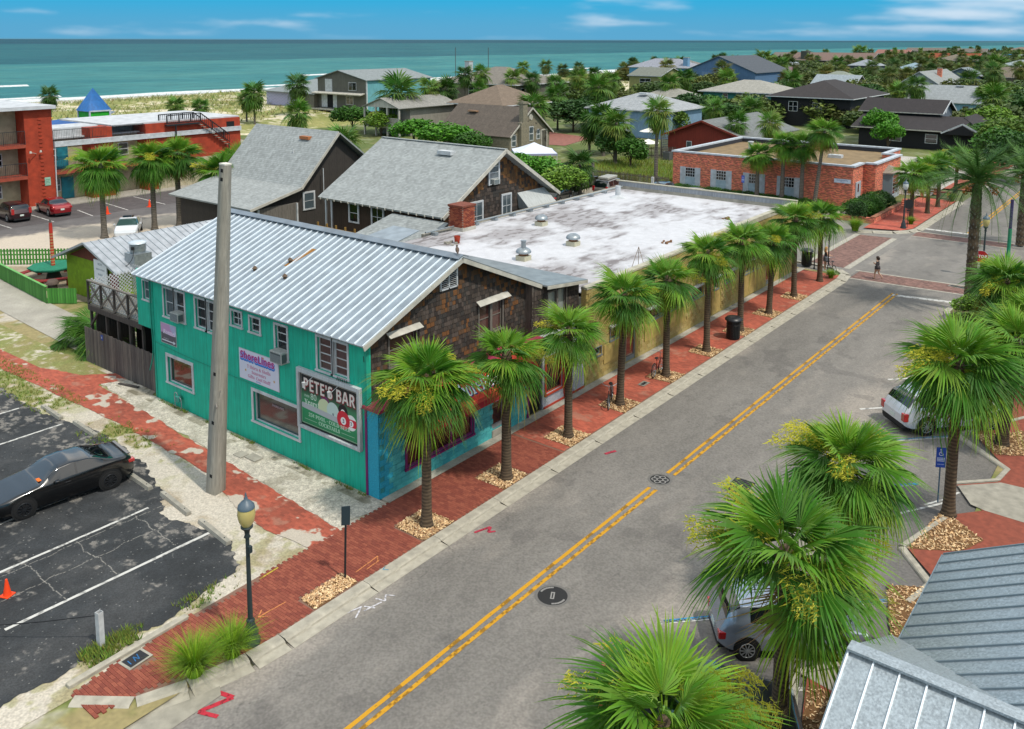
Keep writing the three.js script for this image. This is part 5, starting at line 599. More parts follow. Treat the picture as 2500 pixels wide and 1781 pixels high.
{ const t = thing('window_lettering', 'faded pale lettering SHORELINES across the big shop window', 'lettering', [0, 0, -20.13]); const c = document.createElement('canvas'); c.width = 512; c.height = 96; const x = c.getContext('2d'); x.clearRect(0, 0, 512, 96); x.font = 'bold 76px sans-serif'; x.textAlign = 'center'; x.fillStyle = '#fff'; x.fillText('SHORELINES', 256, 74); const m = new THREE.CanvasTexture(c); mesh('letters', faceG('z', -27.75, -26.9, 1.72, 1.88, 0.008), new THREE.MeshStandardMaterial({ color: '#8f8088', alphaMap: m, alphaTest: 0.4, roughness: 0.8 }), t, true); }
function acUnit(x, y, z, ori, label, s = 1) { const t = thing('window_air_conditioner', label, 'air conditioner', [x, y, z], ori === 'x' ? Math.PI / 2 : 0); mesh('case', rbx(-0.31 * s, 0.31 * s, 0, 0.4 * s, -0.12, 0.3, 0.015), M('#c9cdc8', {map: T.blotch, size: 0.8 }), t); mesh('grille', bx(-0.27 * s, 0.27 * s, 0.04, 0.36 * s, 0.3, 0.304), M('#4e5658', { rough: 0.6 }), t); const gs = []; for (let k = 0; k < 7; k++) gs.push(bx(-0.27 * s, 0.27 * s, 0.06 + k * 0.043, 0.075 + k * 0.043, 0.304, 0.312)); mesh('fin', gs, M('#8e9698'), t); mesh('side_vent', [bx(0.31 * s, 0.314 * s, 0.06, 0.34 * s, 0.05, 0.27)], M('#4e5658', { rough: 0.6 }), t); return t; }
acUnit(-26.85, 3.8, -20.02, 'z', 'boxy air conditioner below the tall narrow window, above the shop board', 1.15); acUnit(-33.83, 3.99, -20.02, 'z', 'air conditioner in the right half of the double window over the banner', 1);
{ const t = thing('gas_meter', 'grey gas meter with pipes at the foot of the teal wall', 'gas meter', [-34.0, 0, -19.85]); mesh('body', rbx(-0.12, 0.12, 0.35, 0.62, -0.1, 0.1, 0.04), M('#2d7c72', { rough: 0.6 }), t); mesh('pipe', [tube([[-0.25, 0, 0], [-0.25, 0.7, 0], [-0.1, 0.72, 0], [-0.05, 0.6, 0]], 0.02, 20), tube([[0.06, 0.6, 0], [0.2, 0.5, 0], [0.2, 0, -0.02]], 0.02, 14)], galv, t); }
// ================= wooden deck and fence beside the shop =================
{
const t = thing('timber_deck', 'weathered upper timber deck with crossed rails and white lattice', 'deck', [0, 0, 0]), x0 = -42.6, x1 = -37.55, zf = -20.35, zb = -22.6, fy = 3.0;
for (let k = 0; k < 16; k++) mesh('deck_board', bx(x0, x1, fy - 0.04, fy, zf - 0.02 - k * 0.14, zf - 0.15 - k * 0.14), M(['#a79c8c', '#b3a896', '#988d7d'][k % 3], { map: T.wood, size: 1.2 }), t);
mesh('beam', [beam([x0, 2.84, zf], [x1, 2.84, zf], 0.12, 0.26), beam([x0, 2.84, zb], [x1, 2.84, zb], 0.1, 0.24)], darkWood, t); mesh('top_rail', [beam([x0, 4.2, zf], [x1, 4.2, zf], 0.14, 0.06)], greyWood, t);
for (let k = 0; k <= 4; k++) { const x = mix(x0, x1, k / 4); mesh('rail_post', beam([x, 2.9, zf], [x, 4.18, zf], 0.09, 0.09), darkWood, t); if (k < 4) { const xn = mix(x0, x1, (k + 1) / 4); mesh('cross_brace', [beam([x, 3.05, zf + 0.02], [xn, 4.12, zf + 0.02], 0.035, 0.09), beam([xn, 3.05, zf - 0.03], [x, 4.12, zf - 0.03], 0.035, 0.09)], greyWood, t); } }
for (const x of [x0 + 0.1, -41, -39.9, -38.8, x1 - 0.1]) mesh('post', beam([x, -0.05, zf - 0.06], [x, 2.72, zf - 0.06], 0.11, 0.11), darkWood, t); mesh('brace', [beam([x0 + 0.1, 1.9, zf], [x0 + 0.9, 2.7, zf], 0.08, 0.1)], darkWood, t);
const lat = (ori, u0, u1, v0, v1, n, name) => { const gs = [], h = v1 - v0, w = u1 - u0, d = 0.19; for (let s = -h; s < w; s += d) { const a0 = Math.max(s, 0), a1 = Math.min(s + h, w); if (a1 - a0 < 0.05) continue; for (const up of [1, -1]) { const p0 = [u0 + a0, up > 0 ? v0 + (a0 - s) : v1 - (a0 - s)], p1 = [u0 + a1, up > 0 ? v0 + (a1 - s) : v1 - (a1 - s)], nn = n + (up > 0 ? 0.008 : -0.008); gs.push(ori === 'z' ? beam([p0[0], p0[1], nn], [p1[0], p1[1], nn], 0.012, 0.036) : beam([nn, p0[1], p0[0]], [nn, p1[1], p1[0]], 0.012, 0.036)); } } return mesh(name, gs, white, t); };
lat('x', zb, zf - 0.1, 3.02, 4.25, x0 + 0.02, 'lattice_screen'); lat('z', x0 + 0.1, x1 - 0.1, 3.02, 4.6, zb, 'lattice_screen'); lat('z', x0 + 0.1, x1 - 0.1, 3.02, 4.1, zf - 0.12, 'lattice_screen');
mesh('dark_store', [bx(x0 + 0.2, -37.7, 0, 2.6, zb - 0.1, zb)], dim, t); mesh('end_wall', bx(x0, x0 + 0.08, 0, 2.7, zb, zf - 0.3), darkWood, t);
}
{ const t = thing('mattress_board', 'beige padded board leaning on the deck lattice', 'board', [-41.2, 3.0, -22.35]); const m = mesh('panel', rbx(-0.5, 0.5, 0, 1.15, -0.05, 0.05, 0.03), M('#b5a890', {map: T.blotch, size: 1 }), t); t.rotation.x = -0.15; }
{ const t = thing('plank_fence', 'dark weathered plank fence below the upper deck', 'fence', [0, 0, -20.28]); for (let k = 0; k < 37; k++) { const x = -43.05 + k * 0.185; mesh('plank', geoT(bx(-0.088, 0.088, -0.05, 1.78 + 0.05 * (hash2(k, 5) - 0.5), -0.012, 0.012), x + 0.09, 0, 0.01 * (hash2(k, 2) - 0.5)), M(['#6f6762', '#7b726b', '#625a56', '#857b72'][Math.floor(hash2(k, 8) * 4)], { map: T.wood, size: 1.3 }), t); } mesh('rail', [beam([-43.05, 1.5, -0.05], [-36.2, 1.5, -0.05], 0.05, 0.09), beam([-43.05, 0.4, -0.05], [-36.2, 0.4, -0.05], 0.05, 0.09)], darkWood, t); }
{ const t = thing('accessible_parking_placard', 'tiny blue placard on the dark plank fence', 'sign', [-41.3, 1.42, -20.26]); mesh('plate', bx(-0.1, 0.1, 0, 0.26, 0, 0.012), paint('#2a4fae'), t); mesh('symbol', [bx(-0.03, 0.03, 0.08, 0.18, 0.0122, 0.015)], white, t); }
solo('concrete_cover', [rbx(-27.95, -27.3, -0.05, 0.05, -19.35, -18.95, 0.02), rbx(-28.5, -28.0, -0.05, 0.04, -19.2, -18.8, 0.02)], concrete, 'pair of flat concrete utility covers on the gravel strip', 'cover');
solo('fallen_plank', beam([-38.8, 0.03, -19.7], [-37.6, 0.05, -20.0], 0.14, 0.04), darkWood, 'dark broken plank lying on gravel at the fence foot', 'plank');
// ================= lime hut with ribbed roof, yard, table =================
{
const t = thing('lime_hut', 'small lime green hut with ribbed silver roof and menu board gable', 'building', [0, 0, 0]), lime = M('#8fb412', {map: T.blotch, size: 2, rough: 0.8 });
mesh('wall', prism([[-56.2, 0], [-49.1, 0], [-49.1, 2.55], [-52.4, 3.68], [-56.2, 2.4]], 'z', -34.5, -25.6), lime, t); mesh('gable_boards', prism([[-55.6, 2.5], [-49.3, 2.58], [-52.4, 3.64]], 'z', -25.58, -25.5), M('#7c3a2a', { map: T.wood, size: 0.8 }), t);
metalRoof(t, [-48.55, 2.5, -24.9], [-48.55, 2.5, -35], [-52.4, 3.82, -35], [-52.4, 3.82, -24.9], 22, M('#c9ced4', {map: T.blotch, size: 3, rough: 0.4, metal: 0.2 }), M('#8f979d', { rough: 0.5, metal: 0.3 }), { ribH: 0.035 }); metalRoof(t, [-56.6, 2.3, -24.9], [-56.6, 2.3, -35], [-52.4, 3.82, -35], [-52.4, 3.82, -24.9], 10, metalPale, metalGrey, { ribH: 0.03 });
mesh('barge_board', [beam([-48.55, 2.46, -24.88], [-52.4, 3.78, -24.88], 0.05, 0.14), beam([-56.6, 2.26, -24.88], [-52.4, 3.78, -24.88], 0.05, 0.14)], M('#8f979d', { rough: 0.5 }), t); mesh('door', bx(-50.6, -49.7, 0.05, 2.1, -25.58, -25.53), M('#8c2a20', { map: T.wood, size: 0.9 }), t); mesh('eave_wall', bx(-49.1, -48.9, 1.6, 2.4, -33, -27), tealWall, t);
}
{ const t = thing('menu_board', 'white hand lettered menu board on the lime hut gable', 'sign', [0, 0, -25.42]); mesh('board', bx(-52.3, -50.75, 0.6, 2.75, -0.05, 0), white, t); mesh('print', faceG('z', -52.28, -50.77, 0.62, 2.73, 0.004), printed(384, 512, (x, w, h) => { x.fillStyle = '#d5d9de'; x.fillRect(0, 0, w, h); x.fillStyle = '#56677a'; x.font = 'bold 46px serif'; x.textAlign = 'center'; ['MENU', 'snow cones', 'shakes', 'hot dogs', 'ice cream', 'cold drinks'].forEach((s, i) => x.fillText(s, w / 2, 70 + i * 76)); x.fillStyle = '#27323c'; for (let k = 0; k < 9; k++) x.fillRect(18 + (k % 2) * 12, 300 + k * 20, 10, 10); }), t, true); }
{ const t = thing('rooftop_exhaust_fan', 'large silver exhaust fan on a box curb on the ribbed roof', 'exhaust fan', [-49.2, 2.55, -26.6]); mesh('curb', bx(-0.55, 0.55, 0, 0.85, -0.55, 0.55), galv, t); mesh('flashing', geoT(bx(-0.85, 0.85, 0, 0.04, -0.8, 0.8), 0, 0.12, 0, 0, 0, -0.33), metalPale, t); mesh('drum', lathe([[0.42, 0.85], [0.44, 1.0], [0.47, 1.0], [0.47, 1.45], [0.44, 1.47], [0.3, 1.47]], 26), galv, t); mesh('hood', lathe([[0.5, 1.4], [0.5, 1.5], [0.3, 1.55], [0, 1.55]], 26), M('#cfd6da', { rough: 0.4, metal: 0.5 }), t); mesh('cable', tube([[0.3, 1.2, 0.42], [0.5, 0.7, 0.62], [0.2, 0.25, 0.8], [-0.5, 0.1, 0.8]], 0.02, 24, 6), black, t); mesh('motor', cyl(0.1, 0.1, 0.18, 10, 0.25, 1.1, 0.46), black, t); }
const limeF = [M('#55a83c', { map: T.wood, size: 1.6, rough: 0.8 }), M('#62b548', { map: T.wood, size: 1.6, rough: 0.8 }), M('#4c9c36', { map: T.wood, size: 1.6, rough: 0.8 })];
function slatFence(label, a, b, h, o = {}) { const t = thing('picket_fence', label, 'fence', [0, 0, 0], 0, o.group), L = Math.hypot(b[0] - a[0], b[1] - a[1]), w = o.w ?? 0.2, gap = o.gap ?? 0.01, n = Math.floor(L / (w + gap)), ang = Math.atan2(-(b[1] - a[1]), b[0] - a[0]), geo = join([o.point ? prism([[-w / 2, 0], [w / 2, 0], [w / 2, 0.94], [0, 1], [-w / 2, 0.94]], 'z', -0.012, 0.012) : bx(-w / 2, w / 2, 0, 1, -0.012, 0.012)]); for (let k = 0; k < n; k++) { const f = (k + 0.5) / n, m = shared('picket', geo, (o.mats ?? limeF)[Math.floor(hash2(k, 77) * (o.mats ?? limeF).length)], t); m.position.set(mix(a[0], b[0], f), o.y ?? 0, mix(a[1], b[1], f)); m.rotation.y = ang; m.scale.y = h * (1 + (hash2(k, 3) - 0.5) * (o.jit ?? 0.02)); } const rm = o.rail ?? limeF[0], nz = [Math.sin(ang) * 0.05, Math.cos(ang) * 0.05]; for (const y of o.rails ?? [0.25, 0.8]) mesh('rail', beam([a[0] - nz[0], h * y, a[1] - nz[1]], [b[0] - nz[0], h * y, b[1] - nz[1]], 0.05, 0.09), rm, t); if (o.cap) mesh('cap', beam([a[0], h + 0.02, a[1]], [b[0], h + 0.02, b[1]], 0.14, 0.04), o.cap, t); return t; }
const limeCap = paint('#7fd070'); slatFence('solid green board fence with a pale cap along the concrete walk', [-66, -24.35], [-54.4, -23.45], 1.05, { w: 0.16, gap: 0.0, cap: limeCap }); slatFence('green picket fence with gaps along the sandy street side', [-66.6, -25.7], [-57.2, -33.8], 1.15, { w: 0.13, gap: 0.09, rails: [0.3, 0.62, 0.86] }); slatFence('short return of green fence between bollard and lime hut', [-54.4, -23.5], [-53.0, -24.6], 0.95, { w: 0.16, gap: 0 });
struct('yard_sand', flat([[-66, -25.6], [-54.5, -23.6], [-52.6, -25.5], [-56.3, -33.4]], -0.006), M('#b5a48a', {map: T.blotch, size: 3 }));
{ const t = thing('octagonal_picnic_table', 'octagonal green table ringed by a red bench around a pole', 'picnic table', [-59.6, 0, -26.25], 0.39), rg = M('#12936f', { map: T.wood, size: 1.2 }), rd = M('#9c2522', { map: T.wood, size: 1.2 }); mesh('top', [cyl(1.55, 1.55, 0.07, 8, 0, 0.92, 0), cyl(1.45, 1.5, 0.1, 8, 0, 0.82, 0)], rg, t); mesh('pedestal', cyl(0.5, 0.3, 0.82, 8, 0, 0, 0), M('#2c3432', { rough: 0.8 }), t);
for (let k = 0; k < 8; k++) { const a = (k / 8) * Math.PI * 2 + 0.39, b = a + Math.PI / 4, p = (r, q) => [Math.cos(q) * r, Math.sin(q) * r]; const P = [p(1.85, a), p(2.35, a), p(2.35, b), p(1.85, b)]; mesh('bench_segment', prism(P, 'y', 0.44, 0.5), rd, t); mesh('bench_leg', beam([Math.cos(a) * 2.1, 0, Math.sin(a) * 2.1], [Math.cos(a) * 2.1, 0.44, Math.sin(a) * 2.1], 0.3, 0.12), rd, t); } }
{ const t = thing('striped_pole', 'tall pole banded red and yellow rising through the table', 'pole', [-59.6, 0.98, -26.25]); const rd = paint('#d43a22'), ye = paint('#d9a06a'); for (let k = 0; k < 22; k++) mesh('band', cyl(0.13 - k * 0.001, 0.13 - k * 0.001, 0.1, 12, 0, k * 0.1, 0), k & 1 ? ye : rd, t); mesh('cap_wrap', cyl(0.12, 0.1, 0.7, 12, 0, 2.2, 0), paint('#d0301e'), t); mesh('finial', [cyl(0.06, 0.07, 0.25, 10, 0, 2.9, 0)], M('#5a5450'), t); }
{ const t = thing('brown_bollard', 'round topped brown bollard at the green fence corner', 'bollard', [-54.5, 0, -23.9]); mesh('shaft', cyl(0.26, 0.26, 1.15, 16), M('#5f4d42', { map: T.wood, size: 1 }), t); mesh('dome', lathe([[0.36, 1.12], [0.36, 1.22], [0.26, 1.38], [0, 1.45]], 18), M('#6b5a50', {map: T.blotch, size: 1 }), t); }
{ const t = thing('palmetto_shrub', 'spreading saw palmetto between concrete walk and deck', 'shrub', [-44.7, 0, -21.9]), r = rng(55); for (let k = 0; k < 60; k++) { const m = shared('leaf', fans[1 + Math.floor(r() * 5)], palmGreens[[0, 1, 3, 1, 3][k % 5]], t); m.position.set((r() - 0.5) * 1.8, 0.15 + 0.9 * r(), (r() - 0.5) * 1.2); setLeaf(m, r() * 6.3, -0.1 + r() * 1.1, 1.35 + r() * 0.75, (r() - 0.5) * 0.6); } for (let k = 0; k < 5; k++) { const m = shared('dead_leaf', fans[5], palmDead, t); m.position.set(1.3 + 0.2 * r(), 0.9, 0.4); setLeaf(m, -0.8 + r(), -0.9, 1.0); } mesh('stem', [beam([0, 0, 0], [0.3, 0.9, 0.1], 0.22, 0.22), beam([-0.5, 0, 0.2], [-0.7, 0.8, 0.2], 0.2, 0.2)], barkMat, t); }
// ================= two grey-roofed shingle houses behind =================
{
const t = thing('shingled_bungalow', 'brown shingled house with a broad grey gable roof behind the bar', 'house', [0, 0, 0]), rm = asphRoof('#b0b5b4'), xr = -37.0, xl = -49.1, sh = M('#4d3d30', { map: T.wood, size: 0.7, rough: 0.97 });
mesh('wall', prism([[-40.95, 0], [-40.95, 5.05], [-46.55, 8.35], [-52.2, 5.0], [-52.2, 0]], 'x', -48.6, -37.75), sh, t);
mesh('roof', [slab([xl, 4.88, -40.15], [xr, 4.88, -40.15], [xr, 8.62, -46.55], [xl, 8.62, -46.55], 0.14), slab([xl, 4.8, -52.95], [xr, 4.8, -52.95], [xr, 8.62, -46.55], [xl, 8.62, -46.55], 0.14)], rm, t); mesh('ridge_cap', beam([xl, 8.63, -46.55], [xr, 8.63, -46.55], 0.3, 0.05), rm, t); mesh('skylight', bx(-42.2, -40.9, 8.0, 8.28, -45.75, -45.2), white, t);
mesh('barge_board', [beam([xr + 0.02, 4.8, -40.15], [xr + 0.02, 8.52, -46.55], 0.06, 0.24), beam([xr + 0.02, 4.72, -52.95], [xr + 0.02, 8.52, -46.55], 0.06, 0.24)], offwhite, t); for (let k = 0; k < 17; k++) mesh('rafter_tail', beam([xl + 0.3 + k * 0.73, 4.78, -40.1], [xl + 0.3 + k * 0.73, 4.95, -40.6], 0.06, 0.12), offwhite, t);
const X = -37.75; win(t, 'x', -46.55, -45.55, 6.2, 7.85, X + 0.02, { rows: 4, deep: -0.06, gm: glassCur, casing: 0.1, proud: 0.1 }); win(t, 'x', -47.9, -46.95, 3.75, 5.3, X + 0.02, { rows: 2, cols: 2, deep: -0.06, gm: glassCur, proud: 0.1 }); win(t, 'x', -44.8, -43.6, 3.3, 5.2, X + 0.02, { rows: 2, cols: 2, deep: -0.06, gm: glassCur, proud: 0.1 });
const ry = (z) => 8.5 - Math.abs(z + 46.55) * 0.585; shingles(t, 'x', (z, y) => y < ry(z) - 0.15 && !(z > -46.8 && z < -45.3 && y > 6.0 && y < 8.1) && !(z > -48.1 && z < -46.8 && y > 3.6 && y < 5.5) && !(z > -45 && z < -43.4 && y < 5.4), -52.1, -41, 3.6, 8.3, X, [...shTones, M('#9a6a38', { map: T.wood, size: 0.5 }), M('#7d5530', { map: T.wood, size: 0.5 })], { row: 0.24, w: 0.24, tone: (z, y, r) => (y > ry(z) - 1.2 - fbm(z, y, 2) ? (r() < 0.7 ? 5 + Math.floor(r() * 4) : 0) : Math.floor(r() * 5)), single: 300, seed: 5, key: (q) => q[1] });
const aw = mesh('awning', slab([X + 1.05, 4.1, -48.9], [X + 1.05, 4.1, -52.3], [X + 0.05, 5.25, -51.9], [X + 0.05, 5.25, -48.7], 0.04), M('#cfd3d2', { map: T.streak, size: 1.1 }), t); mesh('cheek', triG([X + 0.05, 5.25, -48.65], [X + 1.05, 4.1, -48.85], [X + 0.05, 4.1, -48.85]), M('#b7bcbb', { map: T.streak, size: 1.1, side: THREE.DoubleSide }), aw);
for (const [a, b, c] of [[-46.6, -45.7, 1], [-44.3, -43.2, 2]]) win(t, 'z', a, b, 3.3, 4.6, -40.93, { rows: 2, cols: c, deep: -0.05, proud: 0.08 }); for (const x of [-48.4, -47.8]) mesh('porch_post', beam([x, 0, -40.3], [x, 4.8, -40.3], 0.1, 0.1), white, t);
const pr = mesh('porch_roof', [slab([-43.6, 2.9, -37.3], [-36.6, 2.9, -37.3], [-36.6, 4.6, -40.2], [-41.6, 4.6, -40.2], 0.1)], rm, t); mesh('shed_roof', slab([-39.2, 4.1, -34.6], [-36.2, 4.2, -34.6], [-36.2, 4.7, -37.2], [-38.4, 4.7, -37.2], 0.05), metalPale, t);
}
acUnit(-37.7, 6.22, -46.05, 'x', 'air conditioner in the top gable window of the shingled house', 0.9);
{ const t = thing('timber_railing', 'new yellow timber railing with lattice on the porch', 'railing', [0, 0, -39.2]), tm = M('#b98f44', { map: T.wood, size: 1 }); for (let k = 0; k < 6; k++) mesh('post', beam([-48 + k * 0.95, 2.2, 0], [-48 + k * 0.95, 3.35, 0], 0.1, 0.1), tm, t); mesh('rail', [beam([-48, 3.05, 0], [-43.2, 3.05, 0], 0.06, 0.1), beam([-48, 2.5, 0], [-43.2, 2.5, 0], 0.06, 0.1)], tm, t); const gs = []; for (let k = 0; k < 20; k++) gs.push(beam([-48 + k * 0.23, 2.5, 0.02], [-47.6 + k * 0.23, 3.02, 0.02], 0.02, 0.03), beam([-47.6 + k * 0.23, 2.5, -0.02], [-48 + k * 0.23, 3.02, -0.02], 0.02, 0.03)); mesh('lattice', gs, tm, t); mesh('deck', bx(-48.1, -43, 2.05, 2.2, -1.6, 0.05), tm, t); }
{
const t = thing('saltbox_cottage', 'dark shingled cottage with a long sloping grey roof near motel palms', 'house', [0, 0, 0]), rm = asphRoof('#b0b5b4'), xr = -53.6, xl = -64.4;
mesh('wall', prism([[-38.4, 0], [-38.4, 3.85], [-42.4, 4.75], [-46.1, 8.5], [-51.2, 4.6], [-51.2, 0]], 'x', -64, -54.2), M('#4a443f', { map: T.wood, size: 0.8 }), t); mesh('roof', [slab([xl, 4.78, -42.3], [xr, 4.78, -42.3], [xr, 8.78, -46.15], [xl, 8.78, -46.15], 0.12), slab([xl, 4.5, -51.8], [xr, 4.5, -51.8], [xr, 8.78, -46.15], [xl, 8.78, -46.15], 0.12), slab([xl, 3.75, -37.6], [xr, 3.75, -37.6], [xr, 4.8, -42.28], [xl, 4.8, -42.28], 0.12)], rm, t);
mesh('barge_board', [beam([xr + 0.02, 4.68, -42.3], [xr + 0.02, 8.68, -46.15], 0.05, 0.2), beam([xr + 0.02, 3.66, -37.6], [xr + 0.02, 4.7, -42.3], 0.05, 0.2)], offwhite, t); mesh('ridge_hatch', bx(-57.4, -56.3, 8.0, 8.25, -45.6, -45.2), M('#a0643c', { rough: 0.9 }), t);
win(t, 'x', -43.9, -42.9, 2.9, 4.2, -54.18, { rows: 2, deep: -0.05, proud: 0.08, gm: glassCur }); win(t, 'x', -40.3, -39.3, 2.1, 3.4, -54.18, { rows: 2, deep: -0.05, proud: 0.08, gm: M('#4f7a2c', { rough: 0.2, clearcoat: 1 }) }); mesh('plank_lean_to', bx(-54.15, -53.9, 0, 3.6, -42.2, -38.5), greyWood, t); mesh('vent_pipe', [bar([-53.8, 3.8, -44.6], [-53.8, 6.0, -44.6], 0.04, 8), cyl(0.05, 0.05, 0.35, 8, -57.2, 6.9, -44.4)], white, t); for (const z of [-38.5, -42]) mesh('corner_post', beam([-53.85, 0, z], [-53.85, 3.6, z], 0.12, 0.12), white, t);
}
slatFence('dark weathered board fence behind the shop yard', [-52.8, -36.6], [-44.2, -38.2], 2.3, { w: 0.16, gap: 0.012, mats: [greyWood, darkWood], rail: darkWood });
// ================= motel =================
{
const t = thing('orange_motel', 'orange and cream three storey motel with balconies and flat white roof', 'building', [0, 0, 0]), XF = -87.4, XW = -89.2, cream = M('#cfc3a4', {map: T.blotch, size: 3.5, rough: 0.9 }), org = M('#c1482a', {map: T.blotch, size: 4, rough: 0.9, bumpMap: T.brickBump, bumpSize: 3, bumpScale: 0.012 }), rail = M('#2a2f31', { rough: 0.5 }), slabM = M('#b5533c', {map: T.blotch, size: 2 }), wroof = M('#dfe2e6', {map: T.blotch, size: 5, rough: 0.8 });
const tall = [-36.7, 10], wing = [-60.4, -39.2];
mesh('wall', [bx(-98, XW, 0, 9.2, -39.2, 10)], cream, t); mesh('wall', [bx(-98, XW, 0, 6.2, -60.4, -39.2)], cream, t); mesh('tower', bx(-90, XF, 0, 9.35, -39.25, -36.7), org, t);
for (let k = 0; k < 22; k++) mesh('projecting_brick', bx(XF, XF + 0.06, 0.9 + k * 0.37, 1.0 + k * 0.37, -38.25, -37.95), org, t);
mesh('roof', [bx(-98.6, XF + 0.5, 9.35, 9.68, -39.5, 10.2)], wroof, t); mesh('roof', [bx(-98.4, XF - 1.2, 6.2, 6.35, -60.4, -39.3)], wroof, t); mesh('roof', [bx(-99, XF - 0.3, 7.12, 7.28, -60.5, -45.3)], wroof, t); mesh('wing_band', [bx(XF - 0.1, XF + 0.25, 5.6, 6.1, -60.4, -39.3)], white, t);
for (const y of [3.05, 6.05]) mesh('balcony_floor', bx(XW, XF + 0.05, y - 0.3, y, -36.7, 10), slabM, t); mesh('balcony_floor', bx(XW, XF + 0.05, 2.85, 3.1, -48.7, -39.25), slabM, t);
const railing = (z0, z1, y0, y1, X) => { const m = mesh('railing', [beam([X, y1, z0], [X, y1, z1], 0.05, 0.05), beam([X, y0 + 0.1, z0], [X, y0 + 0.1, z1], 0.04, 0.04)], rail, t), n = Math.floor(Math.abs(z1 - z0) / 0.16), gs = []; for (let k = 0; k <= n; k++) gs.push(bar([X, y0, mix(z0, z1, k / n)], [X, y1, mix(z0, z1, k / n)], k % 12 ? 0.012 : 0.03, 4)); mesh('baluster', gs, rail, m); };
railing(-36.7, 4, 3.05, 4.3, XF); railing(-36.7, 4, 6.05, 7.35, XF); railing(-39.3, -44.5, 3.1, 4.35, XF); railing(-39.3, -44.6, 6.15, 7.2, XF); railing(-45.2, -48.6, 6.15, 7.2, XF);
mesh('parapet_wall', bx(XW - 0.4, XW + 0.1, 6.3, 7.2, -44.6, -39.3), white, t); mesh('parapet_wall', bx(XW - 1.6, XW - 1.3, 6.3, 7.1, -48.7, -45.2), white, t);
for (const [a, b, top] of [[-45.2, -42.9, 7.15], [-60.4, -48.8, 7.1]]) mesh('pillar', bx(-90, XF, 0, top, a, b), org, t);
mesh('recess', bx(XF - 0.02, XF + 0.03, 0, 3.0, -60.3, -50), cream, t); mesh('dark_opening', bx(XF, XF + 0.04, 5.6, 6.7, -59.6, -58.6), dim, t);
const tq = paint('#1f93a8'); for (const [z, y] of [[-41.2, 0.1], [-40.8, 3.15], [-37.3, 6.1], [-46.0, 0.1]]) { const d = mesh('door', OB('x', z - 0.5, z + 0.5, y, y + 2.15, XW, XW + 0.06), tq, t); mesh('door_frame', [OB('x', z - 0.6, z - 0.5, y, y + 2.25, XW, XW + 0.09), OB('x', z + 0.5, z + 0.6, y, y + 2.25, XW, XW + 0.09)], tq, d); }
for (const [z, y] of [[-40.0, 0.9], [-39.9, 3.9], [-34.5, 0.9], [-34.7, 3.9], [-30, 0.9], [-30, 3.9], [-43.5, 3.9], [-47.2, 3.9]]) winS(t, 'x', z - 0.55, z + 0.55, y, y + 1.3, XW, { gm: y < 2 ? glassCur : glass, rows: 2 });
mesh('downpipe', tube([[XF + 0.08, 5.7, -39.4], [XF + 0.12, 5.0, -39.35], [XF + 0.1, 2.6, -39.3], [XF + 0.1, 0, -39.3]], 0.06, 20), white, t); mesh('flood_light', [bar([XF + 0.05, 5.1, -37.6], [XF + 0.5, 5.3, -37.0], 0.03, 5), cyl(0.12, 0.08, 0.2, 10, XF + 0.5, 5.25, -36.9), cyl(0.12, 0.08, 0.2, 10, XF + 0.35, 5.25, -37.9)], offwhite, t);
mesh('rear_block', [bx(-110, -98, 0, 5.4, -60.2, -44)], cream, t); mesh('roof', bx(-110.3, -97.9, 5.4, 5.6, -60.4, -44), wroof, t); mesh('walkway', bx(XW, -85.8, -0.05, 0.06, -60.4, 6), M('#b7b1a4', {map: T.blotch, size: 2 }), t);
}
{ const t = thing('roof_stair', 'black railed stair and walkway climbing over the motel roof', 'staircase', [0, 0, 0]), b = M('#15171a', { rough: 0.6 }), X = -86.9; const rl = (p, q) => { const gs = [beam([p[0], p[1] + 1.0, p[2]], [q[0], q[1] + 1.0, q[2]], 0.1, 0.1), beam([p[0], p[1] + 0.15, p[2]], [q[0], q[1] + 0.15, q[2]], 0.08, 0.08)], n = Math.round(Math.hypot(q[0] - p[0], q[2] - p[2]) / 0.24); for (let k = 0; k <= n; k++) { const f = k / n, x = mix(p[0], q[0], f), y = mix(p[1], q[1], f), z = mix(p[2], q[2], f); gs.push(beam([x, y + 0.1, z], [x, y + 1.02, z], k % 6 ? 0.04 : 0.12, k % 6 ? 0.04 : 0.12)); } mesh('railing', gs, b, t); };
rl([X, 6.9, -51], [X, 6.95, -55]); rl([X - 1.6, 6.9, -51], [X - 1.6, 6.95, -55]); rl([X, 6.95, -55], [X, 4.3, -58.6]); rl([X - 1.4, 6.95, -55], [X - 1.4, 4.3, -58.6]); mesh('landing', bx(X - 1.6, X, 6.75, 6.9, -55, -51), b, t); for (let k = 0; k < 10; k++) mesh('tread', bx(X - 1.4, X, 6.6 - k * 0.27, 6.66 - k * 0.27, -55.3 - k * 0.36, -55 - k * 0.36), M('#8d8476', { rough: 0.8 }), t); mesh('post', [beam([X, 0, -52], [X, 6.8, -52], 0.12, 0.12), beam([X, 0, -58.5], [X, 4.3, -58.5], 0.12, 0.12)], b, t); }
{ const t = thing('motel_notice', 'pale green notice board fixed to the orange tower', 'sign', [-87.38, 1.92, -38.5]); mesh('board', bx(0, 0.04, 0, 0.8, -0.28, 0.28), paint('#a9d6bd'), t); mesh('text_lines', [bx(0.04, 0.046, 0.55, 0.6, -0.2, 0.2), bx(0.04, 0.046, 0.4, 0.44, -0.2, 0.15), bx(0.04, 0.046, 0.25, 0.29, -0.2, 0.18)], paint('#5f9c86'), t); }
slatFence('bright lime board fence behind the tall motel palm trunk', [-64.1, -40.4], [-64.1, -38.9], 1.9, { w: 0.16, gap: 0.0 });
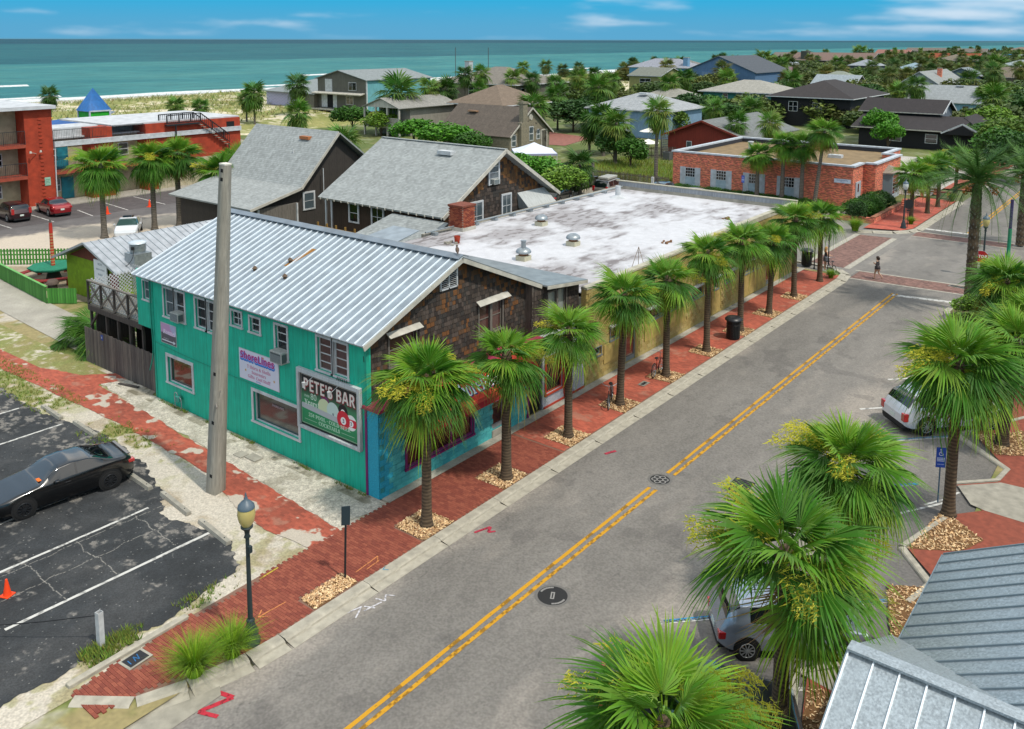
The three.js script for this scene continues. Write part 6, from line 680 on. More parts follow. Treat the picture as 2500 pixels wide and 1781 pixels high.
// ================= blue roofed beach pavilion =================
{ const t = thing('beach_pavilion', 'beach pavilion with vivid blue roof and pointed green cupola', 'building', [0, 0, 0]), bl = M('#1560b0', {map: T.blotch, size: 5, rough: 0.6 }); mesh('wall', bx(-127, -106, 0, 3.4, -66, -46.5), paint('#c9b98e'), t); mesh('roof', [slab([-128, 3.3, -46], [-105, 3.3, -46], [-112, 5.4, -56.5], [-121, 5.4, -56.5], 0.1), slab([-128, 3.3, -67], [-105, 3.3, -67], [-112, 5.4, -56.5], [-121, 5.4, -56.5], 0.1), triG([-105, 3.3, -67], [-105, 3.3, -46], [-112, 5.4, -56.5]), triG([-128, 3.3, -46], [-128, 3.3, -67], [-121, 5.4, -56.5])], bl, t); mesh('yellow_hip', slab([-128, 4.6, -53], [-123, 4.6, -53], [-124, 5.3, -56], [-127, 5.3, -56], 0.08), paint('#d8b21e'), t);
const c = mesh('cupola', bx(-117.6, -114.6, 4.9, 6.6, -59.0, -56.4), M('#22c01c', { rough: 0.7, map: T.blotch, size: 2 }), t); mesh('cupola_trim', [bx(-117.75, -114.45, 4.85, 5.0, -59.15, -56.3), bx(-117.75, -114.45, 6.5, 6.68, -59.15, -56.3), ...[[-117.65, -56.35], [-114.55, -56.35], [-114.55, -59.05]].map(([x, z]) => beam([x, 4.9, z], [x, 6.6, z], 0.18, 0.18))], white, c); mesh('spire', geoT(new THREE.ConeGeometry(2.3, 3.0, 4), -116.1, 8.1, -57.7, Math.PI / 4), M('#1d6fb8', {map: T.blotch, size: 2, rough: 0.6 }), c); mesh('dark_shed', slab([-122, 5.4, -59], [-117, 5.4, -59], [-117, 6.2, -61], [-123, 6.2, -61], 0.1), M('#6f7f8c', { rough: 0.7 }), t); }
for (const [x, z, s] of [[-112.6, -58.2, 'inner'], [-110.6, -58.6, 'outer']]) { const t = thing('roof_ventilator', `ribbed silver ventilator drum on the blue roof, the ${s} of two`, 'ventilator', [x, 4.4, z]); mesh('drum', lathe([[0.55, 0], [0.7, 0.2], [0.7, 0.45], [0.55, 0.6], [0.7, 0.8], [0.7, 1.0], [0.6, 1.15], [0, 1.2]], 18), galv, t); }
// ================= houses further back =================
{ // unfinished beach house: grey front, pale blue flank, wrapped low wing
const t = thing('unfinished_beach_house', 'tall grey and pale blue house under construction with a wrapped low wing', 'house', [0, 0, 0]), g = M('#6c6b62', { map: T.board, size: 3, rough: 0.9 }), cy = M('#74b9c4', { map: T.board, size: 3, rough: 0.9 }), rm = asphRoof('#9aa2a3');
const x0 = -147, x1 = -132, z1 = -121, z0 = -139.5, b = 1.6; mesh('foundation', bx(x0, x1 + 0.2, -0.1, b, z0, z1), paint('#8e4a38'), t); mesh('wall', prism([[x0, b], [x1, b], [x1, 7.9], [(x0 + x1) / 2 - 0.6, 9.7], [x0, 7.9]], 'z', z0, z1), g, t); mesh('side_wall', bx(x1, x1 + 0.08, b, 7.85, z0, z1), cy, t); mesh('corner_trim', bx(x1 - 0.1, x1 + 0.16, b, 7.9, z1 - 0.1, z1 + 0.08), white, t); mesh('roof', [slab([x1 + 0.5, 7.95, z1 + 0.5], [x1 + 0.5, 7.95, z0 - 0.5], [-140.1, 9.8, z0 - 0.5], [-140.1, 9.8, z1 + 0.5], 0.12), slab([x0 - 0.5, 7.95, z1 + 0.5], [x0 - 0.5, 7.95, z0 - 0.5], [-140.1, 9.8, z0 - 0.5], [-140.1, 9.8, z1 + 0.5], 0.12)], rm, t);
for (const [a, c, d, e] of [[-137.4, -135.0, 5.7, 7.4], [-138.2, -136, 2.8, 4.5]]) winS(t, 'z', a, c, d, e, z1, { cols: 2, rows: 1, fm: white }); mesh('door_panel', [bx(-144.6, -142.4, 4.9, 7.9, z1, z1 + 0.05), bx(-145.8, -144, 2, 4.8, z1, z1 + 0.05), bx(-142.2, -141, 2, 4.8, z1, z1 + 0.05)], white, t); mesh('dark_doorway', bx(-144, -142.2, 2, 4.8, z1, z1 + 0.04), dim, t); mesh('porch_hood', slab([-147.5, 5.0, z1 + 1.4], [-132.5, 5.0, z1 + 1.4], [-132.5, 5.3, z1], [-147.5, 5.3, z1], 0.2), offwhite, t); mesh('deck', bx(-147.5, -132, 1.5, 1.75, z1, z1 + 1.5), offwhite, t);
const wrap = printed(1024, 512, (x, w, h) => { x.fillStyle = '#aba6bf'; x.fillRect(0, 0, w, h); for (let j = 0; j < 9; j++) for (let k = 0; k < 13; k++) { x.fillStyle = (j + k) % 3 ? '#6a6f9c' : '#4f5788'; x.save(); x.translate(30 + k * 80 + (j % 2) * 38, 34 + j * 56); x.rotate(-0.08); x.fillRect(0, 0, 34 + ((k * 7 + j * 3) % 3) * 8, 9); x.fillRect(8, 12, 14, 10); x.restore(); } });
mesh('low_wing_wall', bx(-165.5, x0, b, 4.6, -136, -121.6), M('#8d887a', { map: T.board, size: 3 }), t); mesh('house_wrap', faceG('z', -165.5, -151, b, 4.5, -121.55), wrap, t, true); mesh('low_wing_front', bx(-151, x0, 1.4, 4.6, -121.7, -119.9), M('#7d786c', { map: T.board, size: 3 }), t); mesh('low_wing_roof', slab([-166, 4.7, -121], [-146.5, 4.7, -119.4], [-147, 6.8, -136], [-166, 6.8, -136], 0.15), rm, t); const ch = mesh('chimney', bx(-158.2, -156.8, 5, 8.0, -134, -132.8), M('#ffffff', { map: T.brick, size: 2 }), t); mesh('chimney_cap', bx(-158.3, -156.7, 8, 8.2, -134.1, -132.7), concrete, ch);
}
{ // porch house: white railed balcony
const t = thing('porch_house', 'low house with a white railed upper porch behind tall palms', 'house', [0, 0, 0]), w = M('#cfcac0', { map: T.board, size: 3 }), rm = asphRoof('#a5a39c'); mesh('wall', prism([[-111.5, 0], [-104, 0], [-104, 4.9], [-107.7, 6.2], [-111.5, 4.9]], 'z', -116, -105), M('#a39e94', { map: T.board, size: 3 }), t); mesh('roof', [slab([-112.2, 4.8, -101.6], [-112.2, 4.8, -116.5], [-107.7, 6.4, -116.5], [-107.7, 6.4, -101.6], 0.12), slab([-103.2, 4.8, -101.6], [-103.2, 4.8, -116.5], [-107.7, 6.4, -116.5], [-107.7, 6.4, -101.6], 0.12)], rm, t); mesh('gable_boards', prism([[-111.9, 4.8], [-103.5, 4.8], [-107.7, 6.25]], 'z', -102, -101.9), w, t); mesh('porch_floor', bx(-112, -103.4, 1.4, 2.1, -105, -101.8), w, t); for (let k = 0; k < 4; k++) mesh('porch_post', beam([-111.8 + k * 2.75, 0, -101.95], [-111.8 + k * 2.75, 4.8, -101.95], 0.26, 0.26), w, t); const gs = []; for (let k = 0; k < 40; k++) gs.push(bx(-111.7 + k * 0.21, -111.6 + k * 0.21, 2.1, 3.0, -101.95, -101.88)); mesh('baluster', gs, w, t); mesh('rail', beam([-111.8, 3.05, -101.92], [-103.5, 3.05, -101.92], 0.12, 0.14), w, t);
}
house({ x0: -137, x1: -114.5, z0: -166, z1: -147, h: 6.6, rh: 10.0, roof: 'hip', wall: '#6b665c', rc: '#8f887e', label: 'big grey hip roofed house with a white chimney behind palms', chimney: [-130, -150, 11.2, 1.3, white], wins: [['z', -127.5, -126, 4, 6.0], ['z', -119.5, -118.4, 4.6, 5.9], ['x', -150.5, -149, 3.6, 5.8], ['z', -133.5, -132, 4, 6]] });
house({ x0: -100.5, x1: -90, z0: -124, z1: -112, h: 5.4, rh: 8.4, roof: 'hip', wall: '#553a2c', rc: '#8c7a69', label: 'brown shingled house with pyramid roof behind the stone cottage', over: 0.9, wins: [['x', -116, -114.6, 2.8, 4.9], ['z', -97, -95.6, 4, 5.1], ['x', -121, -119.6, 2.8, 4.9]] });
{ // stone cottage with a front gable
const t = thing('stone_cottage', 'pale stone cottage with a stepped chimney and white windows', 'house', [0, 0, 0]), st = M('#a39a84', {map: T.blotch, size: 1.6, rough: 0.95, bumpMap: T.bump, bumpSize: 0.7, bumpScale: 0.06 }), rm = asphRoof('#6f645a'), x1 = -74.5; mesh('wall', prism([[-94.5, 0], [-94.5, 3.0], [-99.2, 6.4], [-103.8, 3.0], [-103.8, 0]], 'x', -87, x1), st, t); mesh('roof', [slab([-88, 2.75, -94.1], [x1 + 0.4, 2.75, -94.1], [x1 + 0.4, 6.6, -99.2], [-88, 6.6, -99.2], 0.12), slab([-88, 2.75, -104.3], [x1 + 0.4, 2.75, -104.3], [x1 + 0.4, 6.6, -99.2], [-88, 6.6, -99.2], 0.12)], rm, t); mesh('barge_board', [beam([x1 + 0.42, 2.7, -94.1], [x1 + 0.42, 6.5, -99.2], 0.06, 0.2), beam([x1 + 0.42, 2.7, -104.3], [x1 + 0.42, 6.5, -99.2], 0.06, 0.2)], offwhite, t);
mesh('chimney', [bx(x1, x1 + 0.7, 0, 4.6, -98.0, -96.2), bx(x1, x1 + 0.7, 4.6, 7.2, -97.6, -96.6), bx(x1 - 0.05, x1 + 0.8, 7.2, 7.5, -97.7, -96.5)], st, t); for (const [a, b, c, d] of [[-95.9, -94.8, 1.3, 3.0], [-99.9, -98.8, 1.8, 3.9], [-101.5, -100.6, 1.9, 3.4]]) winS(t, 'x', a, b, c, d, x1, { rows: 2, gm: glassCur, b: 0.14 }); const d = mesh('door', bx(x1, x1 + 0.05, 0.4, 3.1, -103.0, -101.9), M('#6e6a5e', { map: T.wood, size: 1 }), t); mesh('door_frame', [bx(x1, x1 + 0.09, 0.4, 3.3, -101.9, -101.7), bx(x1, x1 + 0.09, 0.4, 3.3, -103.2, -103.0), bx(x1, x1 + 0.09, 3.1, 3.3, -103, -101.9)], offwhite, d); mesh('arched_vent', [cyl(0.45, 0.45, 0.06, 18).rotateZ(Math.PI / 2).translate(x1 + 0.05, 5.2, -99.3)], offwhite, t); mesh('skylight', bx(-84.6, -83, 5.6, 5.8, -97.9, -97.3), M('#8a6a50', { rough: 0.8 }), t);
for (let k = 0; k < 60; k++) { const z = mix(-103.5, -94.8, hash2(k, 1)), y = mix(0.3, 4.8, hash2(k, 2)); if (y > 3 + (4.6 - Math.abs(z + 99.2)) * 0.6) continue; mesh('stone', rbx(x1 - 0.05, x1 + 0.05, y, y + 0.25, z - 0.25, z + 0.25, 0.04), M(['#8d8470', '#b3aa92', '#7e7666'][k % 3], { map: T.grain, size: 0.6 }), t); }
}
{ const t = thing('canopy_tent', 'white peaked party canopy beside the shingled roof', 'canopy', [-65.2, 0, -87.6], 0.75), cv = M('#c9cedb', {map: T.blotch, size: 3, rough: 0.7 }), h = 2.6; const c = [[-h, h], [h, h], [h, -h], [-h, -h]]; const gs = []; for (let k = 0; k < 4; k++) { const a = c[k], b = c[(k + 1) % 4], n = 8; for (let i = 0; i < n; i++) { const p = (f, g) => [mix(a[0], b[0], f) * (1 - g), 2.25 + 1.1 * Math.pow(g, 1.25) - 0.14 * Math.sin(f * Math.PI) * (1 - g) * 0.5, mix(a[1], b[1], f) * (1 - g)]; for (let j = 0; j < 4; j++) { const q = [p(i / n, j / 4), p((i + 1) / n, j / 4), p((i + 1) / n, (j + 1) / 4), p(i / n, (j + 1) / 4)]; gs.push(rawGeo([...q[0], ...q[1], ...q[2], ...q[0], ...q[2], ...q[3]])); } } } mesh('fabric', gs, M('#cdd2de', { rough: 0.7, side: THREE.DoubleSide }), t); mesh('valance', c.map((a, k) => { const b = c[(k + 1) % 4]; return rawGeo([a[0], 2.25, a[1], b[0], 2.25, b[1], b[0], 2.0, b[1], a[0], 2.25, a[1], b[0], 2.0, b[1], a[0], 2.0, a[1]]); }), M('#8b8fa8', { rough: 0.8, side: THREE.DoubleSide }), t); for (const [x, z] of c) mesh('leg', beam([x * 0.98, 0, z * 0.98], [x * 0.98, 2.25, z * 0.98], 0.06, 0.06), white, t); }
struct('brick_court', flat([[-93, -126], [-79, -122], [-76, -110], [-88, -108]], 0.01), M('#a3695a', {map: T.blotch, size: 4 }));
house({ x0: -131, x1: -121, z0: -236, z1: -222, h: 6, rh: 8.2, roof: 'gableX', wall: '#9a9a62', rc: '#878b80', label: 'olive yellow beach house with slanted grey roof', wins: [['z', -127.5, -124, 3.4, 5.2, { cols: 2 }], ['x', -228, -226, 3, 5]] });
house({ x0: -170, x1: -146, z0: -302, z1: -288, h: 6.2, rh: 9.3, roof: 'hip', wall: '#4a90b8', rc: '#a6a9b4', label: 'long sky blue beach house with lavender grey roof', wins: [['z', -160, -157, 3.8, 5.6], ['z', -155, -152, 3.8, 5.6], ['z', -166, -163, 3.8, 5.6]], chimney: [-147.5, -290, 9.8, 1.8, paint('#7fb0d8')] });
{ house({ x0: -132, x1: -108, z0: -286, z1: -258, h: 6.2, rh: 11.2, roof: 'gableZ', wall: '#5f84ac', rc: '#5d636b', label: 'tall slate blue gabled house with narrow upright window', trimC: M('#5b6672'), wins: [['z', -119.6, -118.4, 6, 9.4, { rows: 2 }], ['z', -121, -119.6, 2.2, 5.6, { rows: 2 }]] }); solo('entry_recess', bx(-125.6, -121.4, 0, 6.2, -258.1, -257.7), M('#7796b8', { map: T.board, size: 3 }), 'pale recessed entry panel of the slate blue house', 'panel'); }
house({ x0: -84, x1: -67.8, z0: -186, z1: -173.4, h: 5.4, rh: 7.7, roof: 'hip', wall: '#3f8f88', rc: '#b3b0a6', label: 'green house with cream hip roof and paired white windows', over: 0.9, wins: [['z', -76.6, -75.2, 3.1, 5.0], ['z', -75.1, -73.7, 3.1, 5.0, { rows: 2 }], ['z', -71, -69.8, 3.1, 5.0, { gm: M('#6b4a44', { rough: 0.3 }) }], ['z', -79.6, -78.4, 3.6, 5.0], ['z', -76, -74.4, 0.4, 1.6]] });
house({ x0: -83, x1: -68, z0: -140, z1: -127, h: 4.6, rh: 7.1, roof: 'hip', wall: '#86a8c8', rc: '#b5b9bc', label: 'light blue cottage with pale hip roof and roof box', skylight: [-75, -132, 7.0], wins: [['z', -80, -78.6, 2.6, 4.0], ['z', -76, -74.6, 0.6, 3.6, { fm: white, rows: 1, gm: white }]] });
house({ x0: -94, x1: -79, z0: -170, z1: -158, h: 3.6, rh: 6.2, roof: 'hip', wall: '#9a978c', rc: '#aaa79c', label: 'low house with weathered cream roof behind green thicket' });
{ // red shed with long low roof
const t = thing('red_board_shed', 'low red board building with shallow grey roof behind the brick office', 'building', [0, 0, 0]), rd = M('#8f3426', { map: T.board, size: 2.6, rough: 0.85 }); mesh('wall', prism([[-57.4, 0], [-46.5, 0], [-46.5, 3.4], [-52.2, 5.25], [-57.4, 3.4]], 'z', -125, -108), rd, t); mesh('roof', [slab([-45.6, 3.2, -107.4], [-45.6, 3.2, -126], [-52.2, 5.45, -126], [-52.2, 5.45, -107.4], 0.12), slab([-58.2, 3.2, -107.4], [-58.2, 3.2, -126], [-52.2, 5.45, -126], [-52.2, 5.45, -107.4], 0.12)], asphRoof('#858988'), t); mesh('barge_board', [beam([-45.6, 3.1, -107.36], [-52.2, 5.36, -107.36], 0.06, 0.24), beam([-58.2, 3.1, -107.36], [-52.2, 5.36, -107.36], 0.06, 0.24)], paint('#a13c28'), t); winS(t, 'z', -54.6, -53.8, 0.9, 2.5, -108, { rows: 1, gm: glassCur }); winS(t, 'z', -50.8, -49.7, 1.2, 2.2, -108, { rows: 1, gm: glassCur }); mesh('white_roof_strip', slab([-49.2, 4.36, -119], [-46.6, 3.5, -119], [-46.6, 3.5, -121], [-49.2, 4.36, -121], 0.01).translate(0, 0.03, 0), white, t); mesh('roof_flashing', beam([-50.2, 4.85, -107.9], [-47.2, 3.85, -112], 0.1, 0.06), offwhite, t); }
const darkSide = M('#16171c', { map: T.board, size: 2.6, rough: 0.8 });
house({ x0: -65.5, x1: -50.5, z0: -186, z1: -164.5, h: 5.5, rh: 8.4, roof: 'hip', wall: darkSide, rc: '#403a3a', label: 'black painted two storey house with hip roof and white windows', over: 0.8, wins: [['z', -62.0, -60.2, 2.7, 4.6, { cols: 2 }], ['z', -57.4, -55.6, 2.6, 4.5, { cols: 2 }]] });
{ const t = thing('black_tiered_house', 'black house with tiered dark roofs and a round gable window', 'house', [0, 0, 0]), rm = asphRoof('#3b3536'); mesh('wall', bx(-41.6, -24.8, 0, 3.1, -154, -140.5), darkSide, t); mesh('lower_roof', [slab([-42.6, 2.95, -139.6], [-25.6, 2.95, -139.6], [-27.5, 4.6, -146.4], [-42.6, 4.6, -146.4], 0.12), slab([-24.0, 2.95, -139.8], [-24.0, 2.95, -155], [-28, 4.6, -155], [-28, 4.6, -146], 0.12)], rm, t); mesh('upper_wall', prism([[-146.3, 3], [-146.3, 5.15], [-150.2, 6.6], [-154, 5.15], [-154, 3]], 'x', -42.8, -31.4), darkSide, t); mesh('upper_end', prism([[-146.35, 3.6], [-146.35, 5.0], [-150.2, 6.5], [-153.9, 5.0], [-153.9, 3.6]], 'x', -31.4, -31.3), M('#6d7886', { map: T.board, size: 2 }), t); mesh('upper_roof', [slab([-43.4, 5.0, -145.6], [-30.8, 5.0, -145.6], [-30.8, 6.85, -150.2], [-43.4, 6.85, -150.2], 0.12), slab([-43.4, 5.0, -154.8], [-30.8, 5.0, -154.8], [-30.8, 6.85, -150.2], [-43.4, 6.85, -150.2], 0.12)], rm, t); mesh('barge_board', [beam([-30.78, 4.9, -145.6], [-30.78, 6.75, -150.2], 0.08, 0.22), beam([-30.78, 4.9, -154.8], [-30.78, 6.75, -150.2], 0.08, 0.22)], white, t);
mesh('porch_gable', prism([[-29.3, 2.5], [-24.4, 2.5], [-26.8, 3.9]], 'z', -141, -139.2), darkSide, t); mesh('porch_trim', [beam([-29.6, 2.65, -139.15], [-26.8, 4.1, -139.15], 0.06, 0.22), beam([-24.0, 2.65, -139.15], [-26.8, 4.1, -139.15], 0.06, 0.22)], white, t); mesh('eave_trim', [bx(-42.6, -29.6, 2.75, 2.92, -139.62, -139.56), bx(-43.4, -30.8, 4.82, 4.98, -145.62, -145.56)], offwhite, t); for (const x of [-37, -32]) winS(t, 'z', x, x + 1.7, 0.9, 2.3, -140.5, { cols: 1, rows: 2 }); mesh('round_window', cyl(0.5, 0.5, 0.06, 18).rotateZ(Math.PI / 2).translate(-31.27, 5.3, -149.8), white, t); }
house({ x0: -64, x1: -54.5, z0: -280, z1: -250, h: 4.6, rh: 8.0, roof: 'gableZ', wall: '#b7babb', rc: '#a4a8a6', label: 'white house with long grey gable roof and brick chimney', chimney: [-57, -262, 8.6, 1.1], wins: [['z', -60, -58, 1, 3.2, { gm: glass }]] });
house({ x0: -51, x1: -34.5, z0: -224, z1: -204, h: 3.1, rh: 6.3, roof: 'gableX', wall: '#86b4cc', rc: '#a2a8aa', label: 'light blue ranch house with pale grey roof and diamond window', skylight: [-42, -213, 6.2], wins: [['z', -39.5, -38.4, 1.2, 2.4, { fm: paint('#8a8468') }]] });
house({ x0: -186, x1: -142, z0: -520, z1: -492, h: 5.2, rh: 9.4, roof: 'gableX', wall: '#4d4038', rc: '#8a7166', label: 'long brown roofed beach house near the shore', chimney: [-178, -495, 10.2, 4, paint('#55584f')], wins: [['z', -150, -146, 2.4, 4.8, { cols: 2 }]] });
const farLabels = [
[-158, -412, 12, 12, 5, 7.6, '#8aa0a8', '#a9b3bd', 'far house with pale lilac pyramid roof near the surf', 'hip'], [-116, -398, 12, 11, 5.5, 8, '#4b5768', '#a7aeb8', 'far navy house with pale hip roof above thicket', 'hip'], [-92, -380, 14, 14, 4.6, 7.4, '#a9bdb6', '#9fb8c6', 'far house with light blue metal hip roof', 'hip'], [-130, -640, 30, 16, 4.5, 8, '#b08a6a', '#a4502f', 'far low house with terracotta roof', 'gableX'], [-112, -560, 22, 18, 5, 8.4, '#9a917e', '#8b8171', 'far house with wide tan hip roof', 'hip'],
[-200, -760, 26, 16, 6, 9, '#b58d84', '#a77468', 'far rosy house with pink chimney block near the sea', 'gableX'], [-170, -860, 40, 20, 6, 9.5, '#8f8377', '#7f766e', 'far long grey brown roof close to the horizon', 'gableX'], [-96, -300, 12, 10, 3.6, 6, '#a8b0a4', '#9aa294', 'low sage roofed house half hidden in thicket', 'hip'], [-64, -330, 11, 11, 4.6, 7.2, '#5e7488', '#8c979c', 'grey blue cottage with white gable and porch', 'gableZ'], [-40, -330, 26, 14, 4.4, 7.6, '#8a8176', '#867a6c', 'wide brown roofed house behind the light blue ranch', 'gableX'], [-66, -460, 16, 14, 5, 7.6, '#b9c2c4', '#a3b1b4', 'far white house with pale green roof', 'hip'], [-142, -262, 10, 9, 4.4, 6.4, '#c7bb96', '#c1bcae', 'cream cottage with pale roof near slate blue house', 'gableX'], [-84, -262, 12, 10, 3.6, 6.2, '#4d4a52', '#a9b4bb', 'dark cottage with silver metal roof', 'gableX'], [-88, -222, 8, 8, 3.2, 5, '#6c7688', '#b09a84', 'small grey cottage with sandy pink roof', 'gableZ'], [-178, -340, 22, 14, 5.6, 8.4, '#8f8a7c', '#8b8a86', 'far grey beach house behind dark palms', 'hip'], [-120, -700, 20, 14, 5.5, 8, '#6d6a66', '#716c68', 'far dark grey roofed house toward the horizon', 'hip'], [-210, -560, 22, 16, 5.6, 8.6, '#8b8578', '#857b74', 'far brown grey beach house by the dunes', 'gableX'], [-88, -620, 18, 14, 5, 8, '#a9a79c', '#98a0a4', 'far pale roofed house beyond palm thicket', 'hip'], [-62, -560, 14, 14, 5, 7.6, '#bfc6c8', '#aeb8bb', 'far white cottage near street end', 'gableZ'], [-148, -1050, 30, 20, 7, 10, '#a08f80', '#8d7d72', 'farthest tan roofed block along the coast', 'hip'], [-105, -960, 26, 18, 7, 10, '#8a8f92', '#7c8286', 'farthest grey roofed block along the coast', 'hip'], [-230, -1000, 40, 20, 6, 9, '#948a80', '#80756c', 'long faint roof at the shoreline horizon', 'gableX'] ];
for (const [x, z, w, d, h, rh, wc, rcx, label, roof] of farLabels) house({ x0: x - w / 2, x1: x + w / 2, z0: z - d / 2, z1: z + d / 2, h, rh, roof, wall: wc, rc: rcx, label, group: 'houses along the far shore', wins: z > -480 ? [['z', x - w * 0.3, x - w * 0.3 + 1.6, h - 2, h - 0.7], ['z', x + w * 0.12, x + w * 0.12 + 1.6, h - 2, h - 0.7]] : [['z', x - 1, x + 1.4, h - 2.4, h - 0.8]] });
{ const t = thing('blue_flat_block', 'bright azure flat roofed block far along the coast', 'building', [0, 0, 0]); mesh('wall', bx(-136, -112, 0, 5.4, -760, -742), paint('#1f7fbf'), t); mesh('parapet', bx(-136.3, -111.7, 5.4, 6.2, -760.3, -741.7), paint('#2a93d8'), t); for (let k = 0; k < 5; k++) winS(t, 'z', -133 + k * 4.4, -131 + k * 4.4, 2.4, 4.4, -742, {}); }
{ const t = thing('flagpole', 'slim pole flying a red white and blue flag among palms', 'flag', [-84, 0, -222]); mesh('pole', bar([0, 0, 0], [0, 9.6, 0], 0.06, 8), white, t); const g = new THREE.PlaneGeometry(0.9, 2.6, 4, 8), p = g.attributes.position; for (let i = 0; i < p.count; i++) p.setZ(i, 0.12 * Math.sin(p.getY(i) * 3 + p.getX(i) * 4)); g.translate(0.5, 8.1, 0); mesh('flag', g, printed(128, 256, (x, w, h) => { for (let k = 0; k < 13; k++) { x.fillStyle = k & 1 ? '#e4dcdc' : '#b0303c'; x.fillRect((k * w) / 13, 0, w / 13 + 1, h); } x.fillStyle = '#2c3a6a'; x.fillRect(0, h * 0.6, w * 0.55, h * 0.4); }), t, true); }
for (const [x, z, l] of [[-159, -178, 'thin dark mast behind the unfinished house ridge'], [-150, -181, 'thin dark mast standing beside the far end of the unfinished house roof']]) { const t = thing('boat_mast', l, 'mast', [x, 0, z]); mesh('pole', bar([0, 0, 0], [0, 14, 0], 0.09, 6), M('#4a5054'), t); }
// ================= brick office across the street =================
{
const t = thing('brick_office', 'one storey red brick office with white shuttered windows and flat tan roof', 'building', [0, 0, 0]), bm = M('#ffffff', { map: T.brick, size: 1.9, rough: 0.92, bumpMap: T.brickBump, bumpSize: 1.9, bumpScale: 0.012 }), wt = paint('#d3dbe4'), Z = -85.2, top = 4.05;
mesh('wall', [bx(-44.6, -25.55, -0.1, top, Z - 0.3, Z), bx(-25.85, -25.55, -0.1, top, -88.4, Z - 0.3), bx(-25.6, -24.4, -0.1, top, -88.7, -88.4), bx(-24.7, -24.4, -0.1, top, -97, -88.7), bx(-25.9, -24.4, -0.1, top, -97.3, -97), bx(-26.2, -25.9, -0.1, top, -102.6, -97), bx(-44.6, -44.3, -0.1, top, -102.6, Z - 0.3), bx(-44.6, -25.9, -0.1, top, -102.9, -102.6)], bm, t);
mesh('roof', flat([[-44.3, Z - 0.3], [-25.85, Z - 0.3], [-25.85, -88.6], [-24.7, -88.7], [-24.7, -97], [-26.2, -97], [-26.2, -102.6], [-44.3, -102.6]], 3.62), M('#9c8460', {map: T.blotch, size: 5, rough: 1 }), t); mesh('parapet_inner', [bx(-44.28, -26.2, 3.6, top, -102.55, -102.45), bx(-44.28, -44.2, 3.6, top, -102.4, -85.6)], M('#2c2d33', { rough: 0.9 }), t);
mesh('coping', [bx(-44.75, -25.4, top, top + 0.16, Z - 0.4, Z + 0.12), bx(-25.95, -25.4, top, top + 0.16, -88.3, Z - 0.4), bx(-25.4, -24.25, top, top + 0.16, -88.8, -88.25), bx(-24.8, -24.25, top, top + 0.16, -97.4, -88.8), bx(-26.3, -24.8, top, top + 0.16, -97.4, -96.95), bx(-26.3, -25.8, top, top + 0.16, -103, -97.4), bx(-44.75, -26.3, top, top + 0.16, -103.05, -102.5), bx(-44.75, -44.2, top, top + 0.16, -102.5, Z - 0.4)], paint('#d7dfe8'), t);
for (const [a, b] of [[-43.7, -41.35], [-40.15, -37.8], [-36.55, -34.2], [-32.95, -30.55]]) { const m = (a + b) / 2, w = (b - a) / 2; mesh('shutter', [bx(m - w, m - w * 0.48, 0.3, 2.55, Z, Z + 0.06), bx(m + w * 0.5, m + w, 0.3, 2.55, Z, Z + 0.06)], wt, t); mesh('blocked_panel', bx(m - w * 0.47, m + w * 0.49, 0.3, 1.5, Z, Z + 0.045), paint('#b9cfdc'), t); winS(t, 'z', m - w * 0.47, m + w * 0.49, 1.5, 2.5, Z, { cols: 4, rows: 3, b: 0.05 }); }
const d = mesh('door', bx(-25.55, -25.48, 0.1, 2.5, -87.6, -86.1), wt, t); mesh('pane', bx(-25.48, -25.47, 1.5, 2.3, -87.0, -86.6), glass, d); mesh('door_panel', bx(-25.48, -25.465, 0.3, 1.2, -87.4, -86.3), white, d);
const bay = mesh('bay_window', [prism([[-24.4, -91.0], [-23.6, -91.6], [-23.6, -94.2], [-24.4, -94.8]], 'y', 0.35, 0.75), prism([[-24.4, -91.0], [-23.6, -91.6], [-23.6, -94.2], [-24.4, -94.8]], 'y', 2.75, 2.95)], wt, t); for (let c = 0; c < 4; c++) for (let r = 0; r < 5; r++) mesh('pane', bx(-23.62, -23.6, 0.8 + r * 0.39, 1.14 + r * 0.39, -92.2 - c * 0.5, -91.78 - c * 0.5), glass, bay); mesh('mullion', [bx(-23.68, -23.62, 0.75, 2.75, -94.2, -91.6)], wt, bay); mesh('bay_side', [rawGeo([-24.4, 0.75, -91.0, -23.6, 0.75, -91.6, -23.6, 2.75, -91.6, -24.4, 0.75, -91.0, -23.6, 2.75, -91.6, -24.4, 2.75, -91.0])], M('#5c6a72', { rough: 0.2, side: THREE.DoubleSide, clearcoat: 1 }), bay); mesh('bay_roof', [triG([-24.4, 3.6, -92.9], [-23.4, 2.95, -91.3], [-23.4, 2.95, -94.5]), triG([-24.4, 3.6, -92.9], [-24.4, 2.95, -90.8], [-23.4, 2.95, -91.3])], M('#a09486', { map: T.streak, size: 1, side: THREE.DoubleSide }), bay);
mesh('roof_vent', [cyl(0.25, 0.25, 0.8, 12, -40.4, 3.62, -96), cyl(0.33, 0.33, 0.12, 12, -40.4, 4.4, -96), bx(-31, -29.6, 3.62, 3.95, -95, -94.2)], white, t);
}
{ const t = thing('blue_lettered_sign', 'small white sign with blue letters on the brick corner', 'sign', [0, 0, -85.2]); mesh('board', bx(-27.3, -25.72, 2.45, 2.85, 0.002, 0.04), white, t); mesh('print', faceG('z', -27.28, -25.74, 2.47, 2.83, 0.044), printed(512, 128, (x, w, h) => { x.fillStyle = '#c8d0e0'; x.fillRect(0, 0, w, h); x.fillStyle = '#3a5688'; x.font = 'bold 50px sans-serif'; x.textAlign = 'center'; x.fillText('Surfside Realty', w / 2, 56); x.font = 'bold 38px sans-serif'; x.fillText('Offices', w / 2, 106); }), t, true); }
